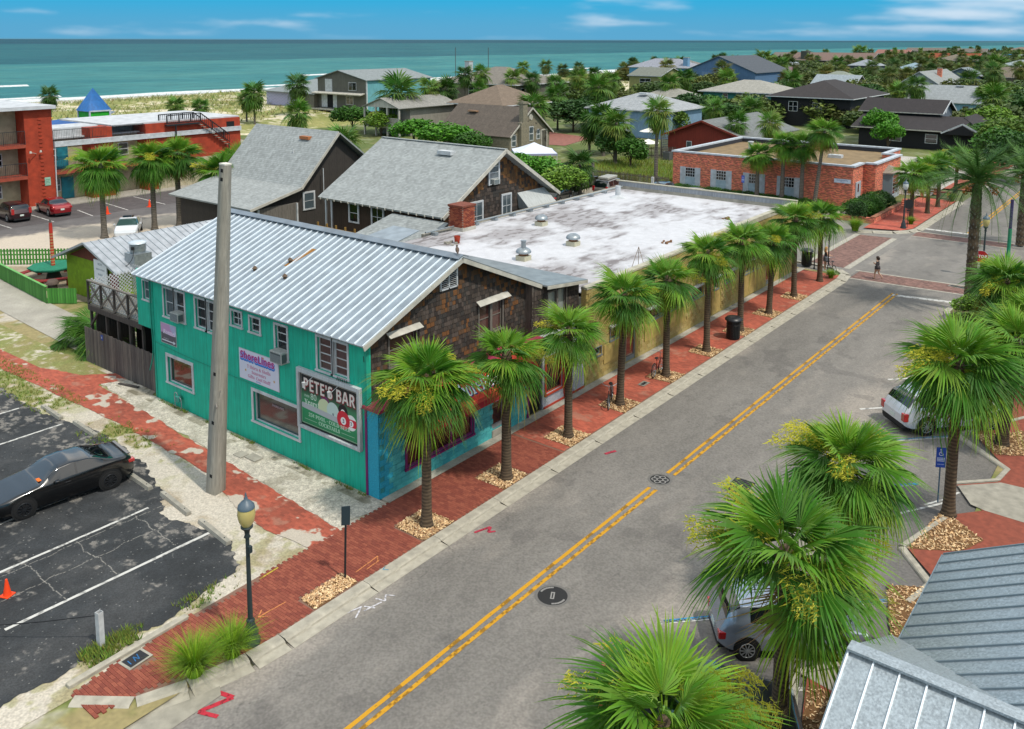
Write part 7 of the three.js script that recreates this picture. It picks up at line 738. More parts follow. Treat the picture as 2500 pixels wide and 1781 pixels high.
{ const t = thing('brick_planter', 'low brick planter wall stepping down along the footway', 'planter', [0, 0, 0]), bm = M('#ffffff', { map: T.brick, size: 1.9 }); mesh('wall', [bx(-22.25, -21.95, -0.1, 0.45, -88.8, -80.0), bx(-25.5, -22.25, -0.1, 0.4, -80.3, -80.0)], bm, t); mesh('coping', [bx(-22.3, -21.9, 0.45, 0.53, -88.8, -80.0)], M('#b5795a', {map: T.blotch, size: 1 }), t); for (let k = 0; k < 4; k++) mesh('step', bx(-22.3, -21.2 + k * 0.0, 0.0 + k * 0.16, 0.16 + k * 0.16, -91.6 + 0.3 * k - 0.3, -89.4 - k * 0.3), bm, t); }
for (const [x, z] of [[-20.9, -97.6], [-22.5, -99]]) { const t = thing('brick_seat_wall', 'low brick and timber seat wall beyond the bay window', 'bench', [x, 0, z], 0.3, 'brick seats'); mesh('pier', [bx(-1.4, -1.1, 0, 0.5, -0.2, 0.2), bx(1.1, 1.4, 0, 0.5, -0.2, 0.2)], M('#ffffff', { map: T.brick, size: 1.9 }), t); mesh('seat', rbx(-1.5, 1.5, 0.5, 0.6, -0.28, 0.28, 0.02), M('#7c3a2a', { map: T.wood, size: 1 }), t); }
hedge(-25.3, -22.4, -88.4, -80.4, 1.35, 'rounded dark green hedge in the brick planter', 7, 4); hedge(-44, -28, -84.6, -83.4, 0.7, 'low clipped hedge under the shuttered brick windows', 14, 0);
// ================= metal-roofed pavilion at the near corner =================
{
const t = thing('seam_roof_pavilion', 'corner pavilion with two meeting standing seam metal roofs', 'building', [0, 0, 0]), rm = M('#b3c1ca', { map: T.grain, size: 2, rough: 0.42, metal: 0.3 }), rb = M('#77868f', { rough: 0.5, metal: 0.3 }), r2 = M('#bcc7cd', { map: T.grain, size: 2, rough: 0.42, metal: 0.3 }), k = 0.5;
mesh('wall', [bx(-3.7, 4, -0.05, 2.9, -22.6, -8)], M('#c9c2ae', { map: T.board, size: 2 }), t);
metalRoof(t, [-4.25, 3.0, -23.3], [-4.25, 3.0, -7], [4.5, 7.64, -7], [4.5, 7.64, -23.3], 32, rm, rb, { ribH: 0.04, rib: 0.03 }); mesh('eave_trim', [bx(-4.3, -4.23, 2.83, 2.97, -23.34, -7)], rb, t);
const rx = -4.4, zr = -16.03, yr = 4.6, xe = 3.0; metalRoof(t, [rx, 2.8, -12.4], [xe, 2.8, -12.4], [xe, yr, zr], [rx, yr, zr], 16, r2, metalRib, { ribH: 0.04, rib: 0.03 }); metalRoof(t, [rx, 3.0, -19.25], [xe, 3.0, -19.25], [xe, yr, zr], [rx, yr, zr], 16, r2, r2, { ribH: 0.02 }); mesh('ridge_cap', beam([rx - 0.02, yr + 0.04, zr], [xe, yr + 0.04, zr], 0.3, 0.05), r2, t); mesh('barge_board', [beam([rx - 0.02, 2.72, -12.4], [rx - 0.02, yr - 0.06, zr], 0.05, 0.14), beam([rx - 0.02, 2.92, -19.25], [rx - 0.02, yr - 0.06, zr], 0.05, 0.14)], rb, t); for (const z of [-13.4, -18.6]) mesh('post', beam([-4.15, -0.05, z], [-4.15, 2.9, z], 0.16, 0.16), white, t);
}
// ================= street furniture =================
{ // concrete utility pole, slightly out of plumb
const t = thing('concrete_pole', 'tall square tapering concrete utility pole without wires', 'utility pole', [-26.6, 0, -16.8], 0.12), cm = M('#b3ada0', { map: T.streak, size: 2.5, rough: 0.95, bumpMap: T.bump, bumpSize: 1.2, bumpScale: 0.006 }); const g = new THREE.CylinderGeometry(0.2, 0.34, 11.9, 4, 8); g.rotateY(Math.PI / 4); g.translate(0, 5.9, 0); mesh('shaft', g, cm, t); mesh('top_plate', bx(-0.145, 0.145, 11.85, 11.9, -0.145, 0.145), M('#cfcabf'), t); const h = []; for (const y of [4.4, 2.6, 0.6, 11.3, 11.6]) h.push(bx(-0.06, 0.06, y, y + 0.12, 0.2 - y * 0.0085, 0.245 - y * 0.0085)); mesh('bolt_recess', h, dim, t); mesh('bracket', [bar([0.12, 3.4, 0.2], [0.3, 3.35, 0.32], 0.03, 6), bar([0.2, 3.9, 0.1], [0.34, 3.9, 0.2], 0.015, 5)], M('#7d7770', { rough: 0.8 }), t); t.rotation.z = -0.075; t.rotation.x = -0.02; }
function lampPost(x, z, label, h = 4.15, o = {}) {
const t = thing('street_lamp', label, 'street lamp', [x, 0, z]), ir = M('#2b373b', { rough: 0.5, metal: 0.2 }), s = h / 4.15; mesh('base', lathe([[0.24, 0], [0.24, 0.12], [0.19, 0.2], [0.2, 0.34], [0.13, 0.5], [0.1, 0.62], [0.12, 0.66], [0.075, 0.72]].map(([r, y]) => [r, y * s]), 20), ir, t); mesh('shaft', cyl(0.07, 0.05, 2.35 * s, 14, 0, 0.7 * s, 0), ir, t); mesh('collar', lathe([[0.05, 3.0], [0.09, 3.03], [0.06, 3.1], [0.08, 3.22], [0.16, 3.3], [0.16, 3.34], [0, 3.34]].map(([r, y]) => [r, y * s]), 18), ir, t);
mesh('globe', lathe([[0.12, 3.34], [0.2, 3.48], [0.235, 3.66], [0.22, 3.8], [0.2, 3.86]].map(([r, y]) => [r, y * s]), 22), o.globe ?? M('#b7a768', { rough: 0.25, clearcoat: 0.6 }), t); mesh('cap', lathe([[0.225, 3.84], [0.21, 3.92], [0.12, 4.02], [0.05, 4.06], [0.05, 4.12], [0.02, 4.16], [0.03, 4.2], [0, 4.28]].map(([r, y]) => [r, y * s]), 20), M('#4a5a66', { rough: 0.45 }), t); if (o.box) mesh('junction_box', bx(0.05, 0.14, 2.62 * s, 2.8 * s, -0.05, 0.05), ir, t); return t;
}
lampPost(-18.82, -12.75, 'acorn street lamp with amber globe beside the long grass clumps', 4.15, { box: 1 }); lampPost(-19.35, -79.3, 'acorn street lamp with pale globe carrying a round black sign', 4.2, { globe: M('#c2c6c2', { rough: 0.25, clearcoat: 0.6 }) }); lampPost(-10.9, -66.3, 'amber acorn lamp behind the date palm trunk', 4.3);
{ const t = thing('round_sign_back', 'round black back of a sign beside the far lamp', 'sign', [-19.1, 0, -79.6], 0.7); mesh('disc', cyl(0.42, 0.42, 0.03, 24).rotateX(Math.PI / 2).translate(0, 2.1, 0), black, t); mesh('pole', bar([0, 0, -0.03], [0, 2.6, -0.03], 0.025, 8), iron, t); mesh('small_plate', bx(-0.14, 0.14, 1.5, 1.62, 0, 0.02), black, t); }
{ const t = thing('parking_sign', 'narrow black backed sign on a leaning black post at the kerb', 'sign', [-19.02, 0, -16.2], 0.9); mesh('post', bar([0, 0, 0], [0, 2.15, 0], 0.032, 8), iron, t); mesh('plate', rbx(-0.13, 0.13, 1.72, 2.32, 0.03, 0.05, 0.008), M('#1f3038', { rough: 0.5 }), t); t.rotation.z = -0.03; }
for (const [x, z] of [[-20.6, -60.9], [-19.35, -60.0]]) { const t = thing('sign_post', x < -20 ? 'black sign post by the bin at the street corner' : 'black sign post with a bicycle leaning on it at the kerb corner', 'sign', [x, 0, z]); mesh('post', bar([0, 0, 0], [0, 2.9, 0], 0.04, 8), iron, t); mesh('plate', bx(-0.02, 0.02, 2.4, 2.9, -0.16, 0.16), iron, t); mesh('foot', cyl(0.08, 0.06, 0.12, 10), iron, t); }
{ const t = thing('black_post', 'slim black post in the mulch before the leaning palm', 'sign', [-5.4, -0.03, -38.3]); mesh('post', bar([0, 0, 0], [0.1, 1.9, 0], 0.035, 8), iron, t); mesh('plate', bx(-0.04, 0.24, 1.5, 2.0, -0.02, 0.0), iron, t); }
{ const t = thing('stop_sign', 'red octagonal STOP sign behind the date palm trunk', 'sign', [-10.2, 0, -61.3], 0.2); mesh('post', bar([0, 0, -0.03], [0, 2.75, -0.03], 0.035, 8), iron, t); const oct = cyl(0.4, 0.4, 0.02, 8).rotateY(Math.PI / 8).rotateX(Math.PI / 2).translate(0, 2.45, 0); mesh('plate', oct, white, t); mesh('print', new THREE.CircleGeometry(0.385, 8, Math.PI / 8).translate(0, 2.45, 0.024), printed(256, 256, (x, w, h) => { x.fillStyle = '#b3121d'; x.fillRect(0, 0, w, h); x.fillStyle = '#f0eeee'; x.font = 'bold 92px sans-serif'; x.textAlign = 'center'; x.fillText('STOP', w / 2, 160, 210); }), t, true); }
function accSign(x, y, z, label, ry, h = 2.0) { const t = thing('accessible_parking_sign', label, 'sign', [x, y, z], ry); mesh('post', bar([0, 0, 0], [0, h, 0], 0.025, 8), M('#4d6a80', { rough: 0.5, metal: 0.3 }), t); mesh('plate', bx(-0.16, 0.16, h - 0.75, h - 0.02, 0.02, 0.032), paint('#2c55b8'), t); mesh('print', faceG('z', -0.15, 0.15, h - 0.74, h - 0.03, 0.034), printed(128, 300, (x, w, hh) => { x.fillStyle = '#1f4fb4'; x.fillRect(0, 0, w, hh); x.strokeStyle = '#eef2fa'; x.lineWidth = 8; x.beginPath(); x.arc(62, 92, 26, 0.2, 4.4); x.stroke(); x.beginPath(); x.moveTo(58, 40); x.lineTo(60, 80); x.lineTo(84, 80); x.lineTo(96, 112); x.stroke(); x.fillStyle = '#eef2fa'; x.beginPath(); x.arc(57, 28, 9, 0, 7); x.fill(); x.fillStyle = '#b9c6e6'; x.fillRect(10, 150, w - 20, 60); x.fillStyle = '#1f4fb4'; x.font = 'bold 20px sans-serif'; x.textAlign = 'center'; x.fillText('PARKING', w / 2, 174); x.fillText('BY PERMIT', w / 2, 200, 100); x.fillStyle = '#cfdaf0'; x.fillText('$250 FINE', w / 2, 262, 104); }), t, true); return t; }
accSign(-6.15, -0.05, -32.1, 'blue accessible parking sign by the concrete ramp', 0.5, 2.05); accSign(-35.6, 0, -83.0, 'blue accessible parking sign before the brick hedge', 0, 2.6);
{ const t = thing('two_tone_pole', 'slender pole painted purple above and green below', 'pole', [-10.5, -0.1, -73.8]); mesh('upper', cyl(0.11, 0.11, 2.2, 12, 0, 2.2, 0), paint('#3c2f63'), t); mesh('lower', cyl(0.13, 0.13, 2.2, 12, 0, 0, 0), paint('#1c9a6c'), t); }
{ const t = thing('white_gate_post', 'square white hollow post at the edge of the dark lot', 'post', [-21.85, 0, -10.2], 0.15), w = 0.075; mesh('side', [bx(-w, w, 0, 0.98, w - 0.012, w), bx(-w, w, 0, 0.98, -w, -w + 0.012), bx(w - 0.012, w, 0, 0.98, -w + 0.012, w - 0.012), bx(-w, -w + 0.012, 0, 0.98, -w + 0.012, w - 0.012)], paint('#dcdfe0'), t); }
solo('lot_cable', [tube([[-21.9, 0.86, -10.2], [-23.6, 0.55, -9.0], [-25.5, 0.3, -7.8], [-28, 0.15, -6.4]], 0.015, 30, 5)], black, 'thin dark cable sagging from the white post over the lot', 'cable');
function wheelStop(x0, z0, x1, z1, label) { const L = Math.hypot(x1 - x0, z1 - z0), t = thing('wheel_stop', label, 'wheel stop', [(x0 + x1) / 2, -0.01, (z0 + z1) / 2], Math.atan2(-(z1 - z0), x1 - x0), 'concrete wheel stops along the lot'); mesh('block', prism([[-0.1, 0], [0.1, 0], [0.075, 0.12], [-0.075, 0.12]], 'x', -L / 2, L / 2), concrete, t); mesh('pin', [cyl(0.02, 0.02, 0.02, 8, -L * 0.35, 0.115, 0), cyl(0.02, 0.02, 0.02, 8, L * 0.35, 0.115, 0)], iron, t); return t; }
wheelStop(-30.4, -15.5, -28.5, -15.4, 'concrete wheel stop beside the black coupe'); wheelStop(-27.9, -15.5, -25.9, -15.3, 'concrete wheel stop in front of the pole, sand drifted round it'); wheelStop(-25.2, -15.3, -23.3, -15.1, 'concrete wheel stop next to the street lamp end of the lot'); wheelStop(-38.9, -16.3, -37.0, -16.2, 'grass bound wheel stop far along the lot'); wheelStop(-36.2, -16.4, -34.2, -16.3, 'concrete wheel stop behind the black coupe by weeds');
function cone(x, y, z, label, s = 1) { const t = thing('traffic_cone', label, 'traffic cone', [x, y, z], 0.4); const o = M('#e8420c', { rough: 0.6 }); mesh('cone', lathe([[0.14, 0.03], [0.04, 0.6], [0.03, 0.62], [0, 0.62]].map(([a, b]) => [a * s, b * s]), 20), o, t); mesh('base', rbx(-0.19 * s, 0.19 * s, 0, 0.035, -0.19 * s, 0.19 * s, 0.012), o, t); return t; }
cone(-26.1, -0.012, -9.6, 'orange traffic cone on the dark cracked lot', 0.82); cone(-78.67, -0.02, -39.8, 'orange cone by the motel near the thick palm trunk', 1.15); cone(-78.95, -0.02, -44.1, 'orange cone on the motel lot near the far palm pair', 1.15);
function manhole(x, z, r, label, fancy) { const t = thing('manhole_cover', label, 'manhole cover', [x, -0.099, z], 0.5), dk = M('#3b3a3a', { map: T.grain, size: 0.3, rough: 0.6, metal: 0.4 }); mesh('rim', lathe([[r, 0.004], [r + 0.05, 0.006], [r + 0.09, 0.004], [r + 0.09, 0.0]], 32), M('#6d6a66', { rough: 0.7, metal: 0.3 }), t); mesh('lid', cyl(r, r, 0.006, 32), dk, t); const gs = []; if (fancy) { gs.push(bx(-0.06, -0.02, 0.006, 0.012, -0.16, 0.16), bx(0.02, 0.06, 0.006, 0.012, -0.16, 0.16), bx(-0.02, 0.02, 0.006, 0.012, -0.16, -0.12), bx(-0.02, 0.02, 0.006, 0.012, 0.12, 0.16)); for (let k = 0; k < 10; k++) { const a = 0.4 + k * 0.12; gs.push(geoT(bx(-0.03, 0.03, 0.006, 0.011, -0.02, 0.02), Math.cos(a) * r * 0.86, 0, Math.sin(a) * r * 0.86, -a)); const b = a + Math.PI; gs.push(geoT(bx(-0.03, 0.03, 0.006, 0.011, -0.02, 0.02), Math.cos(b) * r * 0.86, 0, Math.sin(b) * r * 0.86, -b)); } } else for (let k = 0; k < 6; k++) gs.push(geoT(lathe([[0.08, 0.006], [0.1, 0.011], [0.12, 0.006]], 14), Math.cos(k * 1.05) * r * 0.55, 0, Math.sin(k * 1.05) * r * 0.55)); mesh('raised_pattern', gs, M('#8f8c88', { rough: 0.6, metal: 0.3 }), t); }
manhole(-13.75, -19.5, 0.44, 'large manhole cover with ribbed marks beside the yellow line', 1); manhole(-14.62, -27.55, 0.36, 'ringed manhole cover in the gap of the yellow lines', 0);
function drain(x, z, w, l, ry, label, y = -0.099) { const t = thing('storm_drain', label, 'storm drain', [x, y, z], ry); mesh('frame', [bx(-w / 2, w / 2, 0, 0.012, -l / 2, -l / 2 + 0.09), bx(-w / 2, w / 2, 0, 0.012, l / 2 - 0.09, l / 2), bx(-w / 2, -w / 2 + 0.09, 0, 0.012, -l / 2 + 0.09, l / 2 - 0.09), bx(w / 2 - 0.09, w / 2, 0, 0.012, -l / 2 + 0.09, l / 2 - 0.09)], M('#9a958a', {map: T.blotch, size: 1 }), t); mesh('pit', bx(-w / 2 + 0.09, w / 2 - 0.09, 0, 0.004, -l / 2 + 0.09, l / 2 - 0.09), dim, t); const n = Math.round(l / 0.13); for (let k = 0; k < n; k++) mesh('grate_bar', bx(-w / 2 + 0.09, w / 2 - 0.09, 0.004, 0.014, -l / 2 + 0.1 + k * 0.12, -l / 2 + 0.145 + k * 0.12), M('#4f4c4a', { rough: 0.6, metal: 0.3 }), t); mesh('cross_bar', [bx(-0.02, 0.02, 0.0142, 0.018, -l / 2 + 0.1, l / 2 - 0.1)], iron, t); }
drain(-12.1, -28.95, 0.95, 1.25, 0.0, 'square storm drain grate in the road by the parking bays'); drain(-11.5, -62.6, 0.5, 1.5, 1.4, 'long storm drain grate at the crossing corner'); drain(-19.55, -35.0, 0.35, 0.6, 0, 'small dark drain cover in the footway near the bicycle', 0.002);
{ const t = thing('water_meter_box', 'black meter box with blue spray marks in the brick footway', 'meter box', [-20.65, 0.006, -10.5], 0.1); mesh('collar', [bx(-0.26, 0.26, 0, 0.01, -0.34, -0.27), bx(-0.26, 0.26, 0, 0.01, 0.27, 0.34), bx(-0.26, -0.2, 0, 0.01, -0.27, 0.27), bx(0.2, 0.26, 0, 0.01, -0.27, 0.27)], concrete, t); mesh('lid', bx(-0.2, 0.2, 0, 0.014, -0.27, 0.27), M('#2c2e33', { map: T.grain, size: 0.3 }), t); mesh('spray_mark', [beam([-0.12, 0.017, -0.12], [0.1, 0.017, -0.05], 0.025, 0.004), beam([0.1, 0.017, -0.05], [-0.1, 0.017, 0.0], 0.025, 0.004), beam([-0.1, 0.017, 0.0], [0.1, 0.017, 0.06], 0.025, 0.004), beam([-0.08, 0.017, 0.17], [0.1, 0.017, 0.19], 0.025, 0.004)], paint('#2a7fc0'), t); }
const mark = (name, c, pts, w, y) => { const gs = []; for (let i = 0; i + 1 < pts.length; i++) gs.push(worn(...pts[i], ...pts[i + 1], w, y + i * 0.0006, i + 3)); struct(name, gs, M(c, { map: lineT, size: 0.9, rough: 0.9 })); };
mark('spray_marking', '#c22a3c', [[-18.1, -11.2], [-17.6, -11.35], [-17.85, -10.55], [-17.35, -10.75]], 0.13, -0.09); mark('spray_marking', '#b8324a', [[-17.7, -20.6], [-17.5, -21.2], [-17.35, -20.9], [-17.2, -21.1]], 0.1, -0.09); mark('spray_marking', '#b8324a', [[-17.3, -28.0], [-17.1, -28.5]], 0.14, -0.09);
mark('spray_marking', '#d9d6da', [[-17.9, -15.1], [-17.75, -15.7], [-17.5, -15.25], [-17.62, -15.45]], 0.05, -0.09); mark('spray_marking', '#d9d6da', [[-17.7, -15.75], [-17.4, -15.9]], 0.05, -0.09); mark('spray_marking', '#d9d6da', [[-17.55, -15.6], [-17.45, -16.2]], 0.05, -0.088); mark('spray_marking', '#d9d6da', [[-17.7, -16.2], [-17.4, -16.3], [-17.6, -16.5], [-17.35, -16.65]], 0.05, -0.09);
mark('spray_marking', '#d98a52', [[-19.5, -14.4], [-19.55, -13.5], [-19.3, -13.75]], 0.035, 0.008); mark('spray_marking', '#d98a52', [[-19.55, -13.5], [-19.75, -13.75]], 0.035, 0.009); mark('spray_marking', '#d98a52', [[-19.0, -16.6], [-19.1, -17.6], [-18.9, -17.4]], 0.035, 0.008); mark('spray_marking', '#d98a52', [[-18.85, -16.9], [-18.9, -17.5]], 0.035, 0.009); mark('spray_marking', '#4f9ab8', [[-18.3, -17.3], [-18.45, -17.2], [-18.5, -17.35]], 0.03, 0.016); mark('spray_marking', '#c9b03a', [[-21.0, -14.6], [-21.05, -15.3]], 0.05, 0.006);
function bin(x, z, label) { const t = thing('litter_bin', label, 'litter bin', [x, 0, z]), b = M('#121315', { rough: 0.45 }); mesh('base', cyl(0.33, 0.33, 0.06, 24), b, t); mesh('liner', cyl(0.31, 0.33, 0.95, 24, 0, 0.06, 0), M('#0b0c0d', { rough: 0.8 }), t); for (let k = 0; k < 26; k++) { const a = (k / 26) * Math.PI * 2; mesh('slat', geoT(bx(-0.028, 0.028, 0.05, 1.0, -0.008, 0.008), 0, 0, 0.355).rotateY(a), b, t); } mesh('hoop', [new THREE.TorusGeometry(0.37, 0.02, 6, 30).rotateX(Math.PI / 2).translate(0, 1.0, 0), new THREE.TorusGeometry(0.365, 0.015, 6, 30).rotateX(Math.PI / 2).translate(0, 0.8, 0)], b, t); mesh('lid', lathe([[0.46, 1.04], [0.46, 1.1], [0.36, 1.2], [0.2, 1.24], [0, 1.25]], 28), M('#1b1c20', { rough: 0.4 }), t); mesh('handle', tube([[0.36, 0.95, 0.1], [0.45, 0.9, 0], [0.36, 0.95, -0.1]], 0.02, 10, 5), b, t); }
bin(-18.95, -43.6, 'black slatted litter bin standing before the street palms'); bin(-21.4, -61.6, 'black slatted litter bin at the street corner by a sign post');
function bicycle(x, z, ry, label, frameC, o = {}) {
const t = thing('bicycle', label, 'bicycle', [x, 0, z], ry), fm = M(frameC, { rough: 0.4, clearcoat: 0.5 }), R = 0.33; const wheel = (wx) => { const w = mesh('wheel', new THREE.TorusGeometry(R, 0.025, 8, 30).translate(wx, R + 0.02, 0), black, t); mesh('rim', new THREE.TorusGeometry(R - 0.03, 0.01, 6, 30).translate(wx, R + 0.02, 0), steel, w); const sp = []; for (let k = 0; k < 14; k++) { const a = (k / 14) * 6.283; sp.push(bar([wx, R + 0.02, 0], [wx + Math.cos(a) * (R - 0.03), R + 0.02 + Math.sin(a) * (R - 0.03), 0], 0.003, 4)); } mesh('spokes', [...sp, cyl(0.03, 0.03, 0.08, 8).rotateX(Math.PI / 2).translate(wx, R + 0.02, -0.0)], steel, w); }; wheel(-0.53); wheel(0.53);
const bb = [-0.08, 0.3, 0], st = [-0.2, 0.78, 0], hd = [0.36, 0.8, 0], hd2 = [0.4, 0.62, 0], ra = [-0.53, R + 0.02, 0], fa = [0.53, R + 0.02, 0]; mesh('frame', [bar(bb, st, 0.018, 8), bar(bb, hd2, 0.02, 8), bar([-0.17, 0.7, 0], hd, 0.018, 8), bar(bb, ra, 0.012, 6), bar([-0.19, 0.72, 0], ra, 0.011, 6), bar(hd, hd2, 0.022, 8)], fm, t); mesh('fork', [bar(hd2, [fa[0], fa[1], 0.05], 0.012, 6), bar(hd2, [fa[0], fa[1], -0.05], 0.012, 6)], fm, t); mesh('saddle', (() => { const g = new THREE.SphereGeometry(0.12, 12, 8); g.scale(1.1, 0.35, 0.75); return [g.translate(-0.22, 0.88, 0), bar(st, [-0.22, 0.86, 0], 0.014, 6)]; })(), black, t); mesh('handlebar', [bar(hd, [0.34, 1.02, 0], 0.014, 6), tube([[0.16, 1.08, 0.33], [0.34, 1.06, 0.22], [0.37, 1.02, 0], [0.34, 1.06, -0.22], [0.16, 1.08, -0.33]], 0.013, 20, 6)], steel, t); mesh('crank', [new THREE.TorusGeometry(0.09, 0.008, 5, 20).translate(-0.08, 0.3, 0.04), bar([-0.08, 0.3, 0.05], [-0.02, 0.15, 0.06], 0.01, 5), bar([-0.08, 0.3, -0.05], [-0.14, 0.45, -0.06], 0.01, 5), bx(-0.07, 0.03, 0.13, 0.15, 0.06, 0.14), bx(-0.19, -0.09, 0.45, 0.47, -0.14, -0.06)], M('#2a2a2c', { metal: 0.5, rough: 0.4 }), t); if (o.lean) t.rotation.x = o.lean; return t;
}
bicycle(-19.55, -32.05, -1.15, 'black cruiser bicycle leaning on a palm near the small drain', '#1a1a1c', { lean: 0.08 }); bicycle(-19.62, -36.4, 1.75, 'bicycle with a red frame leaning behind a palm', '#a5301f', { lean: -0.06 }); bicycle(-19.3, -60.5, 2.3, 'bicycle held by the woman at the kerb corner', '#2a2c2e');
// ================= vehicles =================
const carGlass = M('#0d1418', { rough: 0.04, clearcoat: 1, clearcoatRoughness: 0.02 }), rubber = M('#101011', { rough: 0.9 }), alloy = M('#b7bbbf', { rough: 0.3, metal: 0.8 }), redLens = M('#a50d10', { rough: 0.15, clearcoat: 1 }), clearLens = M('#cfd6da', { rough: 0.12, clearcoat: 1 });
const tyreG = join([lathe([[0.6, -0.5], [0.93, -0.5], [1.0, -0.34], [1.0, 0.34], [0.93, 0.5], [0.6, 0.5]], 28).rotateX(Math.PI / 2)]), rimG = join([cyl(0.62, 0.62, 0.3, 22, 0, -0.1, 0).rotateX(Math.PI / 2)]), spokeG = join(Array.from({ length: 10 }, (_, k) => bx(0.08, 0.6, -0.04, 0.04, 0.2, 0.3).rotateZ((k / 10) * Math.PI * 2)).concat([cyl(0.14, 0.14, 0.12, 12).rotateX(Math.PI / 2).translate(0, 0, 0.22), new THREE.TorusGeometry(0.62, 0.04, 6, 26).translate(0, 0, 0.24)]));
function car(name, label, x, y, z, ry, o) {
const { L, W, H, wb, wr = 0.33, color, rough = 0.28, metal = 0.25, roof = null, category = 'car', group } = o, t = thing(name, label, category, [x, y, z], ry, group), bm = new THREE.MeshPhysicalMaterial({ color, roughness: rough, metalness: metal, clearcoat: 1, clearcoatRoughness: 0.06 }), h2 = L / 2;
const prof = o.prof; // {hood, cowl, roofF, roofR, deck, tail}: fractions of length from the nose and heights
const lerpK = (keys, v) => { for (let i = 0; i + 1 < keys.length; i++) if (v <= keys[i + 1][0]) { const a = keys[i], b = keys[i + 1], f = clamp((v - a[0]) / (b[0] - a[0])), s = f * f * (3 - 2 * f); return mix(a[1], b[1], o.sharp ? f : mix(f, s, 0.5)); } return keys[keys.length - 1][1]; };
const topK = prof.top, beltK = prof.belt, N = 64, RING = 11, P = [];
for (let i = 0; i <= N; i++) {
const u = i / N, xx = h2 - u * L, ty = lerpK(topK, u) * H, by = Math.min(lerpK(beltK, u) * H, ty - 0.02), end = Math.min(u, 1 - u), round = 1 - Math.pow(clamp(1 - end / 0.13), 2.3) * 0.2, wb2 = (W / 2) * round, cab = clamp((ty - by) / (H * 0.3)), tum = mix(0.93, prof.tumble ?? 0.7, cab), low = 0.16 * H + 0.09 * H * Math.pow(clamp(1 - end / 0.1), 2);
const ring = [[0, low], [wb2 * 0.86, low], [wb2 * 0.97, low + 0.05], [wb2, mix(low, by, 0.45)], [wb2 * 0.99, mix(low, by, 0.8)], [wb2 * 0.955, by], [mix(wb2 * 0.955, wb2 * tum, 0.12), mix(by, ty, 0.12)], [mix(wb2 * 0.955, wb2 * tum, 0.88), mix(by, ty, 0.86)], [wb2 * tum * 0.93, mix(by, ty, 0.955)], [wb2 * tum * 0.55, mix(by, ty, 0.995)], [0, ty]]; P.push(ring.map(([w, yy]) => [xx, yy, w]));
}
const idx = []; for (let i = 0; i < N; i++) for (let k = 0; k < RING - 1; k++) idx.push([i, k]);
const pos = [], id = (i, k, s) => (s * (N + 1) + i) * RING + k; for (const s of [0, 1]) for (let i = 0; i <= N; i++) for (let k = 0; k < RING; k++) { const p = P[i][k]; pos.push(p[0], p[1], s ? -p[2] : p[2]); } const ind = []; for (const s of [0, 1]) for (const [i, k] of idx) { const a = id(i, k, s), b = id(i + 1, k, s), c = id(i + 1, k + 1, s), d = id(i, k + 1, s); s ? ind.push(a, b, c, a, c, d) : ind.push(a, c, b, a, d, c); } const G = new THREE.BufferGeometry(); G.setAttribute('position', new THREE.Float32BufferAttribute(pos, 3)); G.setIndex(ind); G.computeVertexNormals();
const nr = G.attributes.normal; for (const s of [0, 1]) for (let i = 0; i <= N; i++) { const c = id(i, RING - 1, s); nr.setXYZ(c, nr.getX(c), nr.getY(c), 0); }
const buck = { body: [], roof_panel: [], windscreen: [], rear_window: [], side_window: [], side_window2: [] }, g0 = prof.glass; // g0: windscreen [u0,u1], side windows [[u0,u1]...], rear [u0,u1]
const inR = (u, r) => r && u >= r[0] && u < r[1];
for (const s of [0, 1]) for (const [i, k] of idx) { const u = (i + 0.5) / N; let b = 'body'; if (k >= 7 && inR(u, g0.front)) b = 'windscreen'; else if (k >= 7 && inR(u, g0.rear)) b = 'rear_window'; else if (k === 6 && g0.side.some((r) => inR(u, r))) b = s ? 'side_window2' : 'side_window'; else if (k >= 8 && u > g0.front[1] && u < g0.rear[0] && roof) b = 'roof_panel'; const a = id(i, k, s), bb = id(i + 1, k, s), c = id(i + 1, k + 1, s), d = id(i, k + 1, s); buck[b].push(...(s ? [a, bb, c, a, c, d] : [a, c, bb, a, d, c])); }
const capG = []; for (const i of [0, N]) { for (let k = 0; k < RING - 1; k++) for (const s of [1, -1]) { const a = P[i][k], b = P[i][k + 1]; capG.push(a[0], a[1], s * a[2], b[0], b[1], s * b[2], b[0], b[1], 0, a[0], a[1], s * a[2], b[0], b[1], 0, a[0], a[1], 0); } }
const sub = (list) => { const g = new THREE.BufferGeometry(), p = [], n = []; for (const v of list) { p.push(G.attributes.position.getX(v), G.attributes.position.getY(v), G.attributes.position.getZ(v)); n.push(nr.getX(v), nr.getY(v), nr.getZ(v)); } g.setAttribute('position', new THREE.Float32BufferAttribute(p, 3)); g.setAttribute('normal', new THREE.Float32BufferAttribute(n, 3)); return g; };
mesh('body', [sub(buck.body), rawGeo(capG)], bm, t); if (buck.roof_panel.length) mesh('roof_panel', sub(buck.roof_panel), new THREE.MeshPhysicalMaterial({ color: roof, roughness: 0.2, clearcoat: 1 }), t); for (const k of ['windscreen', 'rear_window', 'side_window', 'side_window2']) if (buck[k].length) mesh(k.replace('2', ''), sub(buck[k]), o.glass ?? carGlass, t);
mesh('sill', [bx(-h2 * 0.86, h2 * 0.86, 0.13 * H, 0.2 * H, -W * 0.44, W * 0.44), bx(h2 * 0.9, h2 * 0.995, 0.14 * H, 0.26 * H, -W * 0.34, W * 0.34), bx(-h2 * 0.995, -h2 * 0.9, 0.14 * H, 0.25 * H, -W * 0.36, W * 0.36)], M('#16171a', { rough: 0.8 }), t);
